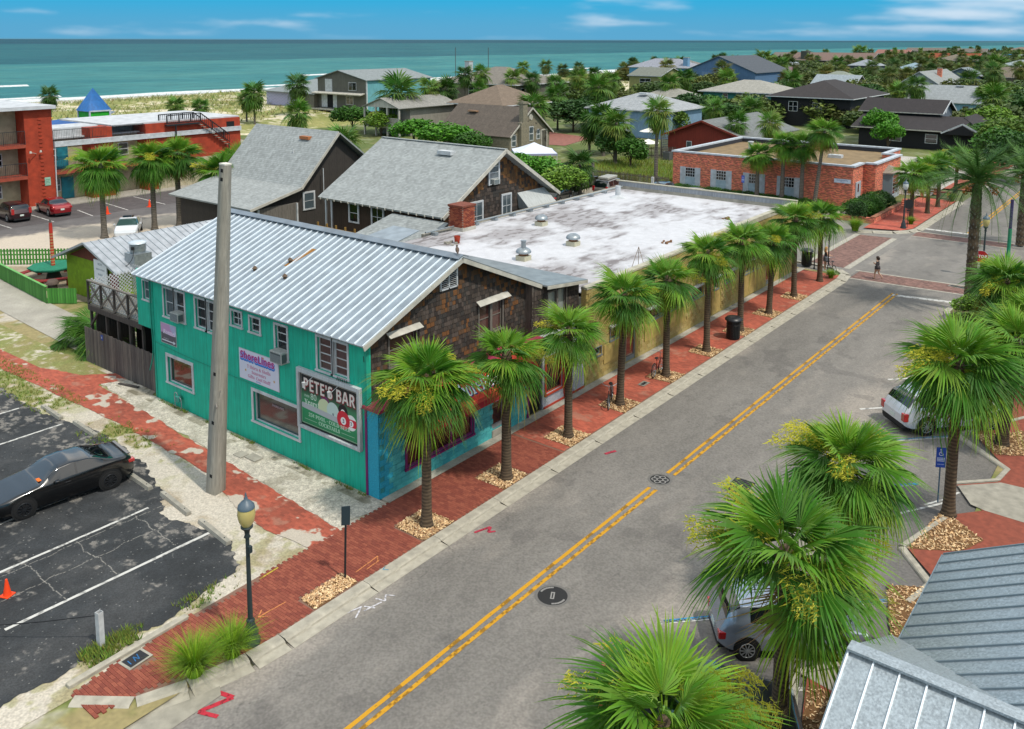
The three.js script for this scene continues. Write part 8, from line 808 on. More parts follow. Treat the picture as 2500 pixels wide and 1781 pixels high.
for (const [sx, sz] of [[1, 1], [1, -1], [-1, 1], [-1, -1]]) { const wx = (o.wo ?? 0) + (sx * wb) / 2, wz = sz * (W / 2 - 0.1); mesh('wheel_arch', lathe([[0, 0], [wr * 1.13, 0], [wr * 1.16, 0.008], [wr * 1.16, 0.02], [0, 0.02]], 26).rotateX((sz * Math.PI) / 2).translate(wx, wr + 0.015, sz * (W / 2 - 0.018)), M('#0d0e10', { rough: 0.9 }), t); const w = shared('wheel', tyreG, rubber, t); w.position.set(wx, wr, wz); w.scale.set(wr, wr, sz * 0.24); const r1 = shared('rim', rimG, M('#2a2c2e', { rough: 0.5, metal: 0.5 }), w); r1.scale.set(1, 1, 1); const sp = shared('spokes', spokeG, o.rimM ?? alloy, w); sp.position.z = 0.26; }
const yB = lerpK(beltK, 0.97) * H, yF = lerpK(beltK, 0.05) * H; for (const s of [1, -1]) { const tl = o.tail ?? [0.1, 0.17, 0.09]; mesh('tail_light', rbx(-h2 + 0.005 - 0.02, -h2 + (o.tailDeep ?? 0.3), yB * (o.tailY ?? 0.84) - tl[1] / 2, yB * (o.tailY ?? 0.84) + tl[1] / 2, s * (W / 2) * 0.66, s * (W / 2) * 0.915, 0.03), redLens, t); mesh('headlight', rbx(h2 - 0.34, h2 - 0.03, yF * 0.78, yF * 0.78 + 0.13, s * (W / 2) * 0.62, s * (W / 2) * 0.9, 0.04), clearLens, t); mesh('wing_mirror', rbx(-0.07 + h2 - g0.front[1] * L * 0.92, 0.07 + h2 - g0.front[1] * L * 0.92, lerpK(beltK, g0.front[1]) * H, lerpK(beltK, g0.front[1]) * H + 0.13, s * (W / 2), s * (W / 2 + 0.17), 0.04), bm, t); for (const hx of o.handles ?? [-0.1, -0.95]) mesh('door_handle', rbx(hx - 0.09, hx + 0.09, lerpK(beltK, 0.5) * H * 0.88, lerpK(beltK, 0.5) * H * 0.88 + 0.03, s * (W / 2 - 0.005), s * (W / 2 + 0.025), 0.01), o.chrome ? steel : bm, t); }
mesh('licence_plate', bx(-h2 - 0.012, -h2 + 0.02, yB * 0.62, yB * 0.62 + 0.15, -0.16, 0.16), M('#c9d3cc', { rough: 0.5 }), t); if (o.extra) o.extra(t, { L, W, H, h2, bm }); return t;
}
const P_suv = { top: [[0, 0.45], [0.03, 0.56], [0.22, 0.64], [0.29, 0.68], [0.43, 0.965], [0.55, 1], [0.82, 0.965], [0.9, 0.9], [0.965, 0.66], [1, 0.5]], belt: [[0, 0.45], [0.04, 0.54], [0.3, 0.62], [0.9, 0.68], [1, 0.5]], tumble: 0.72, glass: { front: [0.28, 0.43], side: [[0.33, 0.5], [0.515, 0.66], [0.675, 0.86]], rear: [0.86, 0.955] } };
const P_hatch = { top: [[0, 0.4], [0.03, 0.5], [0.18, 0.6], [0.24, 0.64], [0.42, 0.965], [0.55, 1], [0.86, 0.95], [0.93, 0.86], [0.975, 0.6], [1, 0.46]], belt: [[0, 0.4], [0.04, 0.5], [0.3, 0.58], [0.9, 0.66], [1, 0.46]], tumble: 0.74, glass: { front: [0.24, 0.42], side: [[0.31, 0.54], [0.555, 0.8]], rear: [0.86, 0.955] } };
const P_coupe = { top: [[0, 0.42], [0.03, 0.52], [0.2, 0.64], [0.3, 0.69], [0.46, 0.97], [0.55, 1], [0.68, 0.96], [0.86, 0.76], [0.95, 0.73], [0.985, 0.66], [1, 0.5]], belt: [[0, 0.42], [0.04, 0.5], [0.3, 0.64], [0.85, 0.71], [0.97, 0.68], [1, 0.5]], tumble: 0.7, glass: { front: [0.29, 0.46], side: [[0.37, 0.57], [0.585, 0.77]], rear: [0.67, 0.84] } };
const P_sedan = { top: [[0, 0.42], [0.03, 0.52], [0.2, 0.62], [0.28, 0.66], [0.43, 0.97], [0.53, 1], [0.7, 0.95], [0.83, 0.74], [0.95, 0.72], [0.985, 0.62], [1, 0.5]], belt: [[0, 0.42], [0.04, 0.5], [0.3, 0.62], [0.85, 0.69], [0.97, 0.66], [1, 0.5]], tumble: 0.71, glass: { front: [0.28, 0.43], side: [[0.35, 0.52], [0.535, 0.7]], rear: [0.7, 0.83] } };
const P_van = { top: [[0, 0.4], [0.03, 0.5], [0.14, 0.58], [0.2, 0.62], [0.37, 0.95], [0.5, 1], [0.9, 0.98], [0.95, 0.9], [0.98, 0.6], [1, 0.48]], belt: [[0, 0.4], [0.04, 0.5], [0.3, 0.58], [0.9, 0.6], [1, 0.48]], tumble: 0.78, glass: { front: [0.2, 0.37], side: [[0.3, 0.48], [0.5, 0.7], [0.72, 0.9]], rear: [0.9, 0.98] } };
const P_pickup = { top: [[0, 0.5], [0.02, 0.6], [0.22, 0.64], [0.26, 0.66], [0.36, 0.96], [0.46, 1], [0.58, 0.97], [0.63, 0.66], [0.7, 0.62], [0.98, 0.62], [1, 0.5]], belt: [[0, 0.5], [0.04, 0.58], [0.3, 0.62], [0.98, 0.61], [1, 0.5]], tumble: 0.78, glass: { front: [0.25, 0.36], side: [[0.31, 0.45], [0.47, 0.58]], rear: [0.585, 0.635] } };
const back = Math.PI; // nose at +x: turn so that the nose points along (dx, dz)
const toDir = (dx, dz) => Math.atan2(-dz, dx);
car('black_coupe', 'glossy black coupe parked on the dark cracked lot', -30.72, -0.012, -13.25, toDir(-0.12, 1), { L: 4.64, W: 1.84, H: 1.38, wb: 2.81, wr: 0.35, color: '#06070a', prof: P_coupe, rimM: M('#3a3c40', { rough: 0.35, metal: 0.7 }), handles: [0.0], tail: [0.1, 0.13, 0.1], tailDeep: 0.32, extra: (t, { L, W, H, h2 }) => { mesh('parking_permit', bx(0.62, 0.86, 1.02, 1.03, -0.62, -0.36), M('#d96a1c'), t); mesh('boot_lip', rbx(-h2 + 0.1, -h2 + 0.22, H * 0.735, H * 0.76, -0.7, 0.7, 0.01), M('#08090b', { rough: 0.2, clearcoat: 1 }), t); } });
car('white_crossover', 'pearl white crossover parked at an angle by the leaning palm', -7.5, -0.1, -39.25, toDir(0.69, -0.72), { L: 4.75, W: 1.9, H: 1.66, wb: 2.84, wr: 0.38, color: '#c9ccd2', rough: 0.2, metal: 0.1, prof: P_suv, tail: [0.1, 0.34, 0.1], tailDeep: 0.2, chrome: 1, extra: (t, { L, W, H, h2 }) => { mesh('roof_rail', [beam([-1.6, H - 0.02, 0.6], [0.5, H + 0.0, 0.6], 0.04, 0.04), beam([-1.6, H - 0.02, -0.6], [0.5, H + 0.0, -0.6], 0.04, 0.04)], steel, t); mesh('rear_bumper', rbx(-h2 - 0.01, -h2 + 0.3, 0.28, 0.5, -W * 0.4, W * 0.4, 0.05), M('#1a1b1d', { rough: 0.7 }), t); } });
car('silver_hatchback', 'silver hatchback parked beside the blue striped bay line', -7.68, -0.1, -21.85, toDir(0.80, -0.6), { L: 3.95, W: 1.7, H: 1.5, wb: 2.51, wr: 0.31, color: '#9aa3b2', rough: 0.25, metal: 0.6, prof: P_hatch, tail: [0.12, 0.2, 0.1], tailDeep: 0.3, handles: [-0.35], extra: (t, { h2 }) => mesh('rear_wiper', bar([-h2 + 0.16, 0.98, 0], [-h2 + 0.28, 1.1, 0.35], 0.01, 5), black, t) });
car('dark_sedan', 'black sedan half hidden under the lowest palm crown', -8.15, -0.1, -17.55, toDir(0.86, -0.5), { L: 4.6, W: 1.8, H: 1.42, wb: 2.7, wr: 0.33, color: '#14171c', prof: P_sedan, glass: M('#2f4c4a', { rough: 0.06, clearcoat: 1 }) });
car('maroon_crossover', 'maroon crossover parked by the motel, tailgate to the street', -83.2, -0.03, -33.4, toDir(-1, -0.05), { L: 4.55, W: 1.82, H: 1.65, wb: 2.62, wr: 0.35, color: '#2c0b12', prof: P_suv, tail: [0.1, 0.5, 0.1], tailDeep: 0.16, tailY: 1.1 });
car('red_hatchback', 'bright red car parked by the orange motel tower', -83.0, -0.03, -36.95, toDir(-1, -0.12), { L: 4.8, W: 1.85, H: 1.52, wb: 2.8, wr: 0.35, color: '#8c0a16', prof: P_sedan, tail: [0.1, 0.16, 0.1] });
car('white_sedan', 'white sedan with a sunroof facing the lime hut', -69.0, -0.02, -36.6, toDir(0.82, 0.57), { L: 4.7, W: 1.82, H: 1.45, wb: 2.75, wr: 0.33, color: '#c9cdd2', metal: 0.05, prof: P_sedan, glass: M('#39504e', { rough: 0.06, clearcoat: 1 }), extra: (t, { H }) => mesh('sunroof', slab([-0.75, H + 0.006, -0.42], [0.0, H + 0.016, -0.42], [0.0, H + 0.016, 0.42], [-0.75, H + 0.006, 0.42], 0.01), carGlass, t) });
car('silver_minivan', 'champagne minivan with luggage on its roof by the wooden fence', -48.4, -0.1, -78.6, toDir(-0.1, -1), { L: 5.0, W: 1.95, H: 1.75, wb: 3.0, wr: 0.33, color: '#8f8a84', metal: 0.5, prof: P_van, tail: [0.1, 0.5, 0.1], tailY: 1.0, tailDeep: 0.14, extra: (t, { H }) => mesh('roof_box', rbx(-1.8, 0.4, H, H + 0.28, -0.6, 0.6, 0.08), M('#9b9a94', { rough: 0.5 }), t) });
car('black_pickup', 'black pickup truck under the bright green tree', -52.9, -0.1, -79.6, toDir(-0.1, -1), { L: 5.6, W: 1.98, H: 1.85, wb: 3.5, wr: 0.39, color: '#0d0e12', prof: P_pickup, tail: [0.1, 0.4, 0.1], tailDeep: 0.12, category: 'pickup truck' });
car('dark_green_suv', 'dark green wagon beside the shingled house corner', -50.2, -0.1, -71.4, toDir(-0.2, -1), { L: 4.6, W: 1.8, H: 1.62, wb: 2.65, wr: 0.34, color: '#10201a', prof: P_suv });
car('grey_hatchback', 'grey hatchback before the picket fence left of the thin palm', -43.6, -0.1, -80.6, toDir(0.05, 1), { L: 4.2, W: 1.76, H: 1.46, wb: 2.6, wr: 0.32, color: '#4a4d50', metal: 0.4, prof: P_hatch }); car('white_convertible', 'pale car parked at the low hedge of the brick office', -39.6, -0.1, -80.2, toDir(0.05, 1), { L: 4.3, W: 1.76, H: 1.36, wb: 2.6, wr: 0.32, color: '#a9adb0', prof: P_sedan }); car('dark_red_sedan', 'dark red car almost hidden behind the roof parapet', -33.6, -0.1, -79.5, toDir(0.05, 1), { L: 4.4, W: 1.78, H: 1.4, wb: 2.6, wr: 0.32, color: '#3a0d10', prof: P_sedan });
slatFence('weathered picket fence behind the parked van', [-60, -85.0], [-44.9, -84.9], 1.25, { w: 0.1, gap: 0.07, point: 1, mats: [M('#8a7a5c', { map: T.wood, size: 1 }), M('#75684e', { map: T.wood, size: 1 }), greyWood], rail: greyWood, jit: 0.12 });
slatFence('grey slatted fence beside the red shed', [-61.5, -104], [-55.8, -107.4], 1.6, { w: 0.12, gap: 0.08, mats: [greyWood, darkWood], rail: greyWood });
{ const t = thing('horizontal_slat_gate', 'grey gate of horizontal slats behind the thin palm', 'gate', [-57.6, 0, -109.2]); for (let k = 0; k < 12; k++) mesh('slat', bx(-1.5, 1.5, 0.3 + k * 0.24, 0.48 + k * 0.24, -0.03, 0.03), M('#b0b4b6', { map: T.wood, size: 1.2 }), t); mesh('post', [beam([-1.5, 0, 0], [-1.5, 3.2, 0], 0.14, 0.14), beam([1.5, 0, 0], [1.5, 3.2, 0], 0.14, 0.14)], greyWood, t); }
for (const [x, z, l] of [[-54.4, -84.4, 'tall grey post in the picket fence line'], [-46.5, -84.2, 'short white post by the thin palm']]) solo('fence_post', beam([x, -0.1, z], [x, l[0] === 't' ? 2.5 : 1.2, z], 0.25, 0.25), l[0] === 't' ? greyWood : white, l, 'post');
{ const t = thing('condenser_unit', 'dark air conditioning condenser by the red shed', 'air conditioner', [-56.2, 0, -105.8]); mesh('case', rbx(-0.5, 0.5, 0, 1.1, -0.5, 0.5, 0.04), M('#55585a', { rough: 0.7 }), t); mesh('grille', [cyl(0.4, 0.4, 0.05, 18, 0, 1.1, 0)], black, t); }
for (const [x, z, l] of [[-66, -118, 'white market parasol by the patio fence'], [-58.5, -104.5, 'small white parasol beside the light blue cottage']]) { const t = thing('patio_parasol', l, 'parasol', [x, 0, z]); mesh('canopy', new THREE.ConeGeometry(1.5, 0.55, 8, 1, true).translate(0, 2.5, 0), M('#d9d6cc', { rough: 0.8, side: THREE.DoubleSide }), t); mesh('pole', bar([0, 0, 0], [0, 2.75, 0], 0.03, 8), white, t); }
{ const t = thing('plastic_bag', 'mint green plastic bag by the thin palm foot', 'bag', [-45.6, 0, -83.4]); const g = new THREE.IcosahedronGeometry(0.3, 2), p = g.attributes.position; for (let i = 0; i < p.count; i++) { const k = 1 + 0.35 * (fbm(p.getX(i) * 5, p.getZ(i) * 5 + p.getY(i) * 3, 3) - 0.5); p.setXYZ(i, p.getX(i) * k, p.getY(i) * k * 0.8 + 0.2, p.getZ(i) * k); } g.computeVertexNormals(); mesh('bag', g, M('#8fd0ae', { rough: 0.5 }), t); }
// ================= people =================
const sdSeg = (p, a, b, ra, rb) => { const bx_ = b[0] - a[0], by = b[1] - a[1], bz = b[2] - a[2], px = p[0] - a[0], py = p[1] - a[1], pz = p[2] - a[2], h = clamp((px * bx_ + py * by + pz * bz) / (bx_ * bx_ + by * by + bz * bz + 1e-9)); return Math.hypot(px - bx_ * h, py - by * h, pz - bz * h) - mix(ra, rb, h); };
const smin = (a, b, k) => { const h = clamp(0.5 + (0.5 * (b - a)) / k); return mix(b, a, h) - k * h * (1 - h); };
function field(bones, c, half, res, k, colour) { // marching-cubes surface of smoothly joined tapered bones
const mc = new MarchingCubes(res, M('#ffffff'), false, false, 120000); mc.isolation = 0; mc.reset(); const p = [0, 0, 0];
for (let z = 0; z < res; z++) for (let y = 0; y < res; y++) for (let x = 0; x < res; x++) { p[0] = c[0] + ((x - res / 2) / (res / 2)) * half; p[1] = c[1] + ((y - res / 2) / (res / 2)) * half; p[2] = c[2] + ((z - res / 2) / (res / 2)) * half; let d = 1e9; for (const b of bones) { const q = sdSeg(p, b[0], b[1], b[2], b[3] ?? b[2]); if (q < 0.3) d = d > 1e8 ? q : smin(d, q, b[4] ?? k); } mc.field[x + y * res + z * res * res] = -Math.min(d, 0.3); }
mc.update(); const n = mc.count, pos = new Float32Array(n * 3), nor = new Float32Array(n * 3), col = new Float32Array(n * 3);
for (let i = 0; i < n; i++) { for (let a = 0; a < 3; a++) { pos[i * 3 + a] = mc.positionArray[i * 3 + a] * half + c[a]; nor[i * 3 + a] = mc.normalArray[i * 3 + a]; } const q = colour(pos[i * 3], pos[i * 3 + 1], pos[i * 3 + 2]); col.set(q, i * 3); }
const g = new THREE.BufferGeometry(); g.setAttribute('position', new THREE.BufferAttribute(pos, 3)); g.computeVertexNormals(); g.setAttribute('normal', new THREE.BufferAttribute(nor, 3)); g.setAttribute('color', new THREE.BufferAttribute(col, 3)); g.setAttribute('uv', new THREE.BufferAttribute(new Float32Array(n * 2), 2)); return g;
}
function hand(w, dir, palmN, skin) { // wrist, pointing direction, palm normal
const D = V3(...dir).normalize(), N = V3(...palmN).normalize(), S = D.clone().cross(N).normalize(), at3 = (a, b, c) => [w[0] + D.x * a + S.x * b + N.x * c, w[1] + D.y * a + S.y * b + N.y * c, w[2] + D.z * a + S.z * b + N.z * c], bones = [[at3(-0.05, 0, 0), at3(0.01, 0, 0), 0.022, 0.022, 0.02], [at3(0.01, -0.012, 0), at3(0.075, -0.02, 0), 0.016, 0.014, 0.015], [at3(0.01, 0.012, 0), at3(0.075, 0.022, 0), 0.016, 0.014, 0.015], [at3(0.01, 0, 0), at3(0.08, 0, 0), 0.016, 0.014, 0.015]];
[[-0.03, 0.07, 0.9], [-0.01, 0.08, 1.05], [0.012, 0.076, 1], [0.032, 0.066, 0.8]].forEach(([s, b, l]) => { bones.push([at3(b, s, 0), at3(b + 0.035 * l, s * 1.08, 0.008), 0.0085, 0.008, 0.004], [at3(b + 0.035 * l, s * 1.08, 0.008), at3(b + 0.062 * l, s * 1.1, 0.03), 0.008, 0.0065, 0.004]); }); bones.push([at3(0.02, -0.028, 0.004), at3(0.05, -0.055, 0.014), 0.011, 0.009, 0.006], [at3(0.05, -0.055, 0.014), at3(0.078, -0.055, 0.024), 0.009, 0.007, 0.004]);
return field(bones, at3(0.05, 0, 0.01), 0.13, 64, 0.006, () => skin);
}
const skinMat = new THREE.MeshStandardMaterial({ vertexColors: true, roughness: 0.75 });
function headBones(n, f, h) { // neck base, facing, height of head centre
const F = V3(...f).normalize(), c = [n[0] + F.x * 0.02, h, n[2] + F.z * 0.02], o = (a, b, s) => [c[0] + F.x * a + -F.z * s, c[1] + b, c[2] + F.z * a + F.x * s]; return { c, F, bones: [[n, o(-0.01, -0.05, 0), 0.05, 0.05, 0.02], [o(-0.015, 0.03, 0), o(-0.005, 0.045, 0), 0.083, 0.083, 0.02], [o(0.03, -0.05, 0), o(0.045, -0.075, 0), 0.05, 0.04, 0.03], [o(0.08, 0.0, 0), o(0.1, -0.022, 0), 0.012, 0.014, 0.012], [o(0.074, -0.055, -0.014), o(0.074, -0.055, 0.014), 0.01, 0.01, 0.006], [o(-0.005, 0.0, 0.082), o(-0.012, -0.02, 0.084), 0.016, 0.01, 0.004], [o(-0.005, 0.0, -0.082), o(-0.012, -0.02, -0.084), 0.016, 0.01, 0.004]], o };
}
function person(label, x, z, ry, spec) {
const t = thing('person', label, 'person', [x, spec.y ?? 0, z], ry), skin = spec.skin, H = spec.head, hb = headBones(H.n, H.f, H.h);
const body = field(spec.bones, [0, 0.84, 0], 0.95, 64, 0.035, spec.colour), head = field(hb.bones, hb.c, 0.19, 48, 0.02, () => skin), list = [body, head, ...spec.hands.map(([w, d, n]) => hand(w, d, n, skin))]; mesh('body', list, skinMat, t, true);
const eyes = []; for (const s of [-0.032, 0.032]) eyes.push(new THREE.SphereGeometry(0.011, 8, 6).translate(...hb.o(0.075, 0.012, s))); mesh('eye', eyes, M('#1a1411', { rough: 0.3 }), t);
mesh('hair', field(spec.hair(hb.o), hb.c.map((v, i) => v - (i === 1 ? 0.05 : 0)), 0.3, 44, 0.03, () => spec.hairC), new THREE.MeshStandardMaterial({ vertexColors: true, roughness: 0.85 }), t, true); if (spec.extra) spec.extra(t); return t;
}
{ // woman walking across the crossing, dark dress, bag on the arm
const skin = [0.42, 0.25, 0.17], dress = [0.035, 0.028, 0.03];
person('woman in a dark dress crossing the street with a black bag', -16.4, -61.2, Math.PI * 0.95, { y: -0.09, skin, hairC: [0.03, 0.018, 0.012], colour: (x, y, z) => (y > 0.72 && y < 1.28 && Math.abs(z) < 0.26 && !(y < 1.1 && x > 0.17) ? dress : y < 0.055 ? [0.03, 0.03, 0.03] : skin), head: { n: [0.02, 1.3, 0], f: [1, -0.05, 0], h: 1.44 },
bones: [[[0, 0.86, 0], [0.02, 1.08, 0], 0.115, 0.095], [[0.02, 1.08, 0], [0.03, 1.24, 0], 0.105, 0.09], [[0.02, 1.25, -0.1], [0.02, 1.25, 0.1], 0.065, 0.065], [[0, 0.84, -0.05], [0, 0.84, 0.05], 0.12, 0.12], [[0, 0.84, -0.05], [0.05, 0.7, -0.06], 0.14, 0.13], [[0, 0.84, 0.05], [-0.03, 0.7, 0.06], 0.14, 0.13], [[0.02, 0.8, -0.07], [0.14, 0.46, -0.07], 0.085, 0.055], [[0.14, 0.46, -0.07], [0.16, 0.08, -0.07], 0.052, 0.034], [[0.15, 0.05, -0.07], [0.3, 0.03, -0.08], 0.038, 0.026, 0.02], [[-0.02, 0.8, 0.07], [-0.05, 0.45, 0.07], 0.085, 0.055], [[-0.05, 0.45, 0.07], [-0.3, 0.2, 0.07], 0.052, 0.034], [[-0.31, 0.18, 0.07], [-0.27, 0.07, 0.08], 0.036, 0.026, 0.02], [[0.02, 1.25, 0.13], [0.0, 1.02, 0.19], 0.045, 0.036], [[0.0, 1.02, 0.19], [0.2, 1.04, 0.14], 0.034, 0.026], [[0.02, 1.25, -0.13], [-0.02, 1.0, -0.19], 0.045, 0.036], [[-0.02, 1.0, -0.19], [0.18, 1.08, -0.12], 0.034, 0.026]], hands: [[[0.21, 1.04, 0.135], [1, 0.15, -0.3], [0, 0.5, -1]], [[0.19, 1.085, -0.115], [1, 0.2, 0.4], [0, 0.4, 1]]],
hair: (o) => [[o(-0.03, 0.06, 0), o(-0.02, 0.075, 0), 0.098, 0.098], [o(-0.08, 0.03, 0), o(-0.1, -0.06, 0), 0.085, 0.05], [o(0.0, 0.09, 0.03), o(0.03, 0.1, -0.03), 0.06, 0.06], [o(-0.03, 0.0, 0.07), o(-0.04, -0.05, 0.07), 0.04, 0.02], [o(-0.03, 0.0, -0.07), o(-0.04, -0.05, -0.07), 0.04, 0.02]],
extra: (t) => { const b = mesh('handbag', [rbx(-0.02, 0.32, 0.62, 0.86, 0.2, 0.32, 0.05), tube([[0.05, 0.84, 0.26], [0.1, 1.03, 0.2], [0.22, 0.84, 0.26]], 0.012, 12, 5)], M('#0c0c0e', { rough: 0.6 }), t); mesh('collar', new THREE.TorusGeometry(0.062, 0.016, 8, 18).rotateX(Math.PI / 2).translate(0.015, 1.29, 0), M('#8d8a86'), t); } });
}
{ // woman at the kerb, seen from behind, holding a bicycle
const skin = [0.5, 0.3, 0.2], top = [0.03, 0.032, 0.04], sk = [0.09, 0.095, 0.11];
person('fair haired woman in a black top and grey skirt at the kerb', -19.95, -61.25, 0.75, { skin, hairC: [0.42, 0.22, 0.08], colour: (x, y, z) => (y > 0.98 && y < 1.24 && Math.abs(z) < 0.17 && Math.abs(x) < 0.2 ? top : y > 0.62 && y <= 0.98 && Math.abs(z) < 0.22 && x < 0.2 ? sk : y < 0.05 ? [0.2, 0.15, 0.1] : skin), head: { n: [0.02, 1.34, 0], f: [1, -0.25, 0.2], h: 1.49 },
bones: [[[0, 0.9, 0], [0.01, 1.1, 0], 0.11, 0.09], [[0.01, 1.1, 0], [0.02, 1.27, 0], 0.1, 0.085], [[0.02, 1.29, -0.11], [0.02, 1.29, 0.11], 0.062, 0.062], [[0, 0.87, -0.05], [0, 0.87, 0.05], 0.12, 0.12], [[0, 0.86, -0.05], [0, 0.66, -0.08], 0.13, 0.13], [[0, 0.86, 0.05], [0, 0.66, 0.08], 0.13, 0.13], [[0, 0.84, -0.08], [0.02, 0.47, -0.09], 0.085, 0.055], [[0.02, 0.47, -0.09], [-0.02, 0.08, -0.09], 0.052, 0.034], [[-0.02, 0.05, -0.09], [0.13, 0.03, -0.1], 0.038, 0.026, 0.02], [[0, 0.84, 0.08], [-0.02, 0.47, 0.1], 0.085, 0.055], [[-0.02, 0.47, 0.1], [-0.08, 0.08, 0.11], 0.052, 0.034], [[-0.08, 0.05, 0.11], [0.07, 0.03, 0.12], 0.038, 0.026, 0.02], [[0.02, 1.29, 0.14], [0.06, 1.06, 0.2], 0.045, 0.036], [[0.06, 1.06, 0.2], [0.3, 1.04, 0.18], 0.034, 0.026], [[0.02, 1.29, -0.14], [0.06, 1.06, -0.2], 0.045, 0.036], [[0.06, 1.06, -0.2], [0.3, 1.03, -0.14], 0.034, 0.026]], hands: [[[0.31, 1.04, 0.178], [1, -0.1, 0], [0, -1, 0]], [[0.31, 1.03, -0.138], [1, -0.1, 0], [0, -1, 0]]],
hair: (o) => [[o(-0.03, 0.06, 0), o(-0.02, 0.07, 0), 0.097, 0.097], [o(-0.07, 0.02, 0), o(-0.1, -0.2, 0), 0.08, 0.06], [o(-0.06, 0, 0.05), o(-0.06, -0.22, 0.06), 0.06, 0.03], [o(-0.06, 0, -0.05), o(-0.06, -0.22, -0.06), 0.06, 0.03]] });
}
// ================= planting =================
const rowNotes = ['nearest the blue corner wall, its crown over the red awning', 'with a flared base before the glass shop door', 'between the white storefront and the long kerb', 'with the black bicycle against it', 'with the red framed bicycle behind it', 'before the slim yellow wall windows', 'standing beside the round black litter bin', 'just past the litter bin before the paired window', 'at the dark side door of the yellow building', 'with a grass tuft at the street corner'];
[[-19.13, -19.84, 5.1, 1.8], [-19.03, -23.97, 4.75, 1.48], [-19.2, -28.23, 4.5, 1.42], [-19.23, -32.3, 5.0, 1.62], [-19.22, -36.55, 4.85, 1.5], [-19.2, -40.89, 5.2, 1.55], [-19.16, -45.01, 5.15, 1.55], [-19.14, -49.06, 4.5, 1.5], [-19.27, -53.43, 5.0, 1.65], [-19.21, -58.0, 4.5, 1.5]].forEach(([x, z, h, s], i) => palm(x, z, h, s, 'street palm ' + rowNotes[i], { seed: i + 3, group: 'palms along the brick footway', flowers: i === 0 ? 6 : i % 3 === 1 ? 2 : 1, dead: i === 0 ? 7 : 3, leaves: i === 0 ? 40 : 30, lean: [(hash2(i, 4) - 0.5) * 0.06, (hash2(i, 6) - 0.5) * 0.05], low: i === 0 ? -0.6 : [-0.3, -0.55, -0.4][i % 3], girth: i === 1 ? 1.1 : 1 }));
palm(-5.66, -31.4, 5.45, 2.05, 'tall palm beside the blue accessible parking sign', { y: -0.03, seed: 31, leaves: 42, flowers: 4, dead: 6, girth: 1.1, low: -0.7, tint: 0.1 }); palm(-5.2, -38.5, 4.4, 1.9, 'leaning palm in mulch behind the white crossover', { y: -0.03, seed: 32, leaves: 42, girth: 1.25, lean: [0.06, 0.02] });
palm(-6.5, -18.3, 4.7, 2.1, 'big palm with ragged leaf bases over the silver hatchback', { y: -0.03, seed: 33, leaves: 38, flowers: 6, dead: 3, trunk: trunkBoot, boots: 44, low: -0.7, cut: 0.12, girth: 1.0 }); palm(-6.75, -23.4, 4.75, 1.8, 'full palm between the striped bays with yellow flower plumes', { y: -0.03, seed: 34, leaves: 40, flowers: 5, low: -0.6 }); palm(-6.55, -12.75, 4.1, 1.8, 'palm crown with yellow plumes low over the black sedan', { y: -0.03, seed: 35, leaves: 38, flowers: 9, tint: -0.15 });
palm(-6.9, -48.6, 4.2, 1.8, 'palm in the corner bed near the stop sign', { seed: 36, leaves: 40 }); palm(-5.1, -44.6, 3.7, 1.8, 'low palm crowded behind the leaning palm', { seed: 37, leaves: 42 }); palm(-7.6, -53.2, 2.6, 1.6, 'short palm at the foot of the date palm', { seed: 38, leaves: 36 });
datePalm(-10.0, -57.2, 7.6, 3.1, 'tall date palm with scaly trunk at the crossing corner'); datePalm(-10.4, -78.4, 5.6, 3.2, 'second date palm across the side street', 40);
palm(-69.3, -34.7, 6.0, 2.35, 'motel palm nearest the white sedan', { seed: 41, bark: barkGrey, girth: 1.35, dead: 10, flowers: 2, leaves: 48, group: 'palms in the motel sand', low: -1.0 }); palm(-69.0, -38.9, 6.2, 2.1, 'middle motel palm with a pale trunk by the orange cone', { seed: 42, bark: barkGrey, girth: 1.3, dead: 8, flowers: 2, leaves: 46, low: -1.0 }); palm(-68.8, -41.1, 6.3, 2.2, 'motel palm with hanging dead fronds beside the lime panel', { seed: 43, bark: barkGrey, girth: 1.4, dead: 12, leaves: 46, low: -1.0 });
palm(-65.4, -43.2, 4.9, 2.35, 'dense low palm beside the tall concrete pole line', { seed: 44, leaves: 50, dead: 8, low: -0.9 }); palm(-64.4, -45.9, 5.2, 2.3, 'bushy palm against the long cottage roof', { seed: 45, leaves: 50, dead: 6, low: -0.9 }); palm(-66.8, -45.8, 5.4, 2.2, 'bushy palm at the back of the motel clump', { seed: 46, leaves: 46, low: -1.0 });
const washN = ['short thick fan palm', 'fan palm with a brown skirt', 'fan palm with a hanging seed stalk', 'tall leaning fan palm with straw tassels']; [[-34.2, -83.2, 4.9, 1.75], [-31.9, -83.9, 6.1, 1.8], [-30.0, -84.0, 6.1, 1.8], [-28.6, -83.6, 7.6, 1.9]].forEach(([x, z, h, s], i) => { const t = palm(x, z, h, s, washN[i] + ' before the brick office wall', { seed: 50 + i, name: 'fan_palm', trunk: trunkThin, girth: i === 3 ? 1.25 : 1.45, bark: barkGrey, leaves: 34, dead: 9, flowers: 0, low: -0.9, group: 'fan palms at the brick office', lean: i === 3 ? [0.1, 0.02] : [0, 0] }); for (let k = 0; k < (i > 1 ? 4 : 1); k++) { const m = shared('seed_tassel', plumes[k % 3], M('#b58f55', { rough: 0.9, side: THREE.DoubleSide }), t); m.position.y = h; setLeaf(m, k * 1.7 + i, -0.5, 2.0); } });
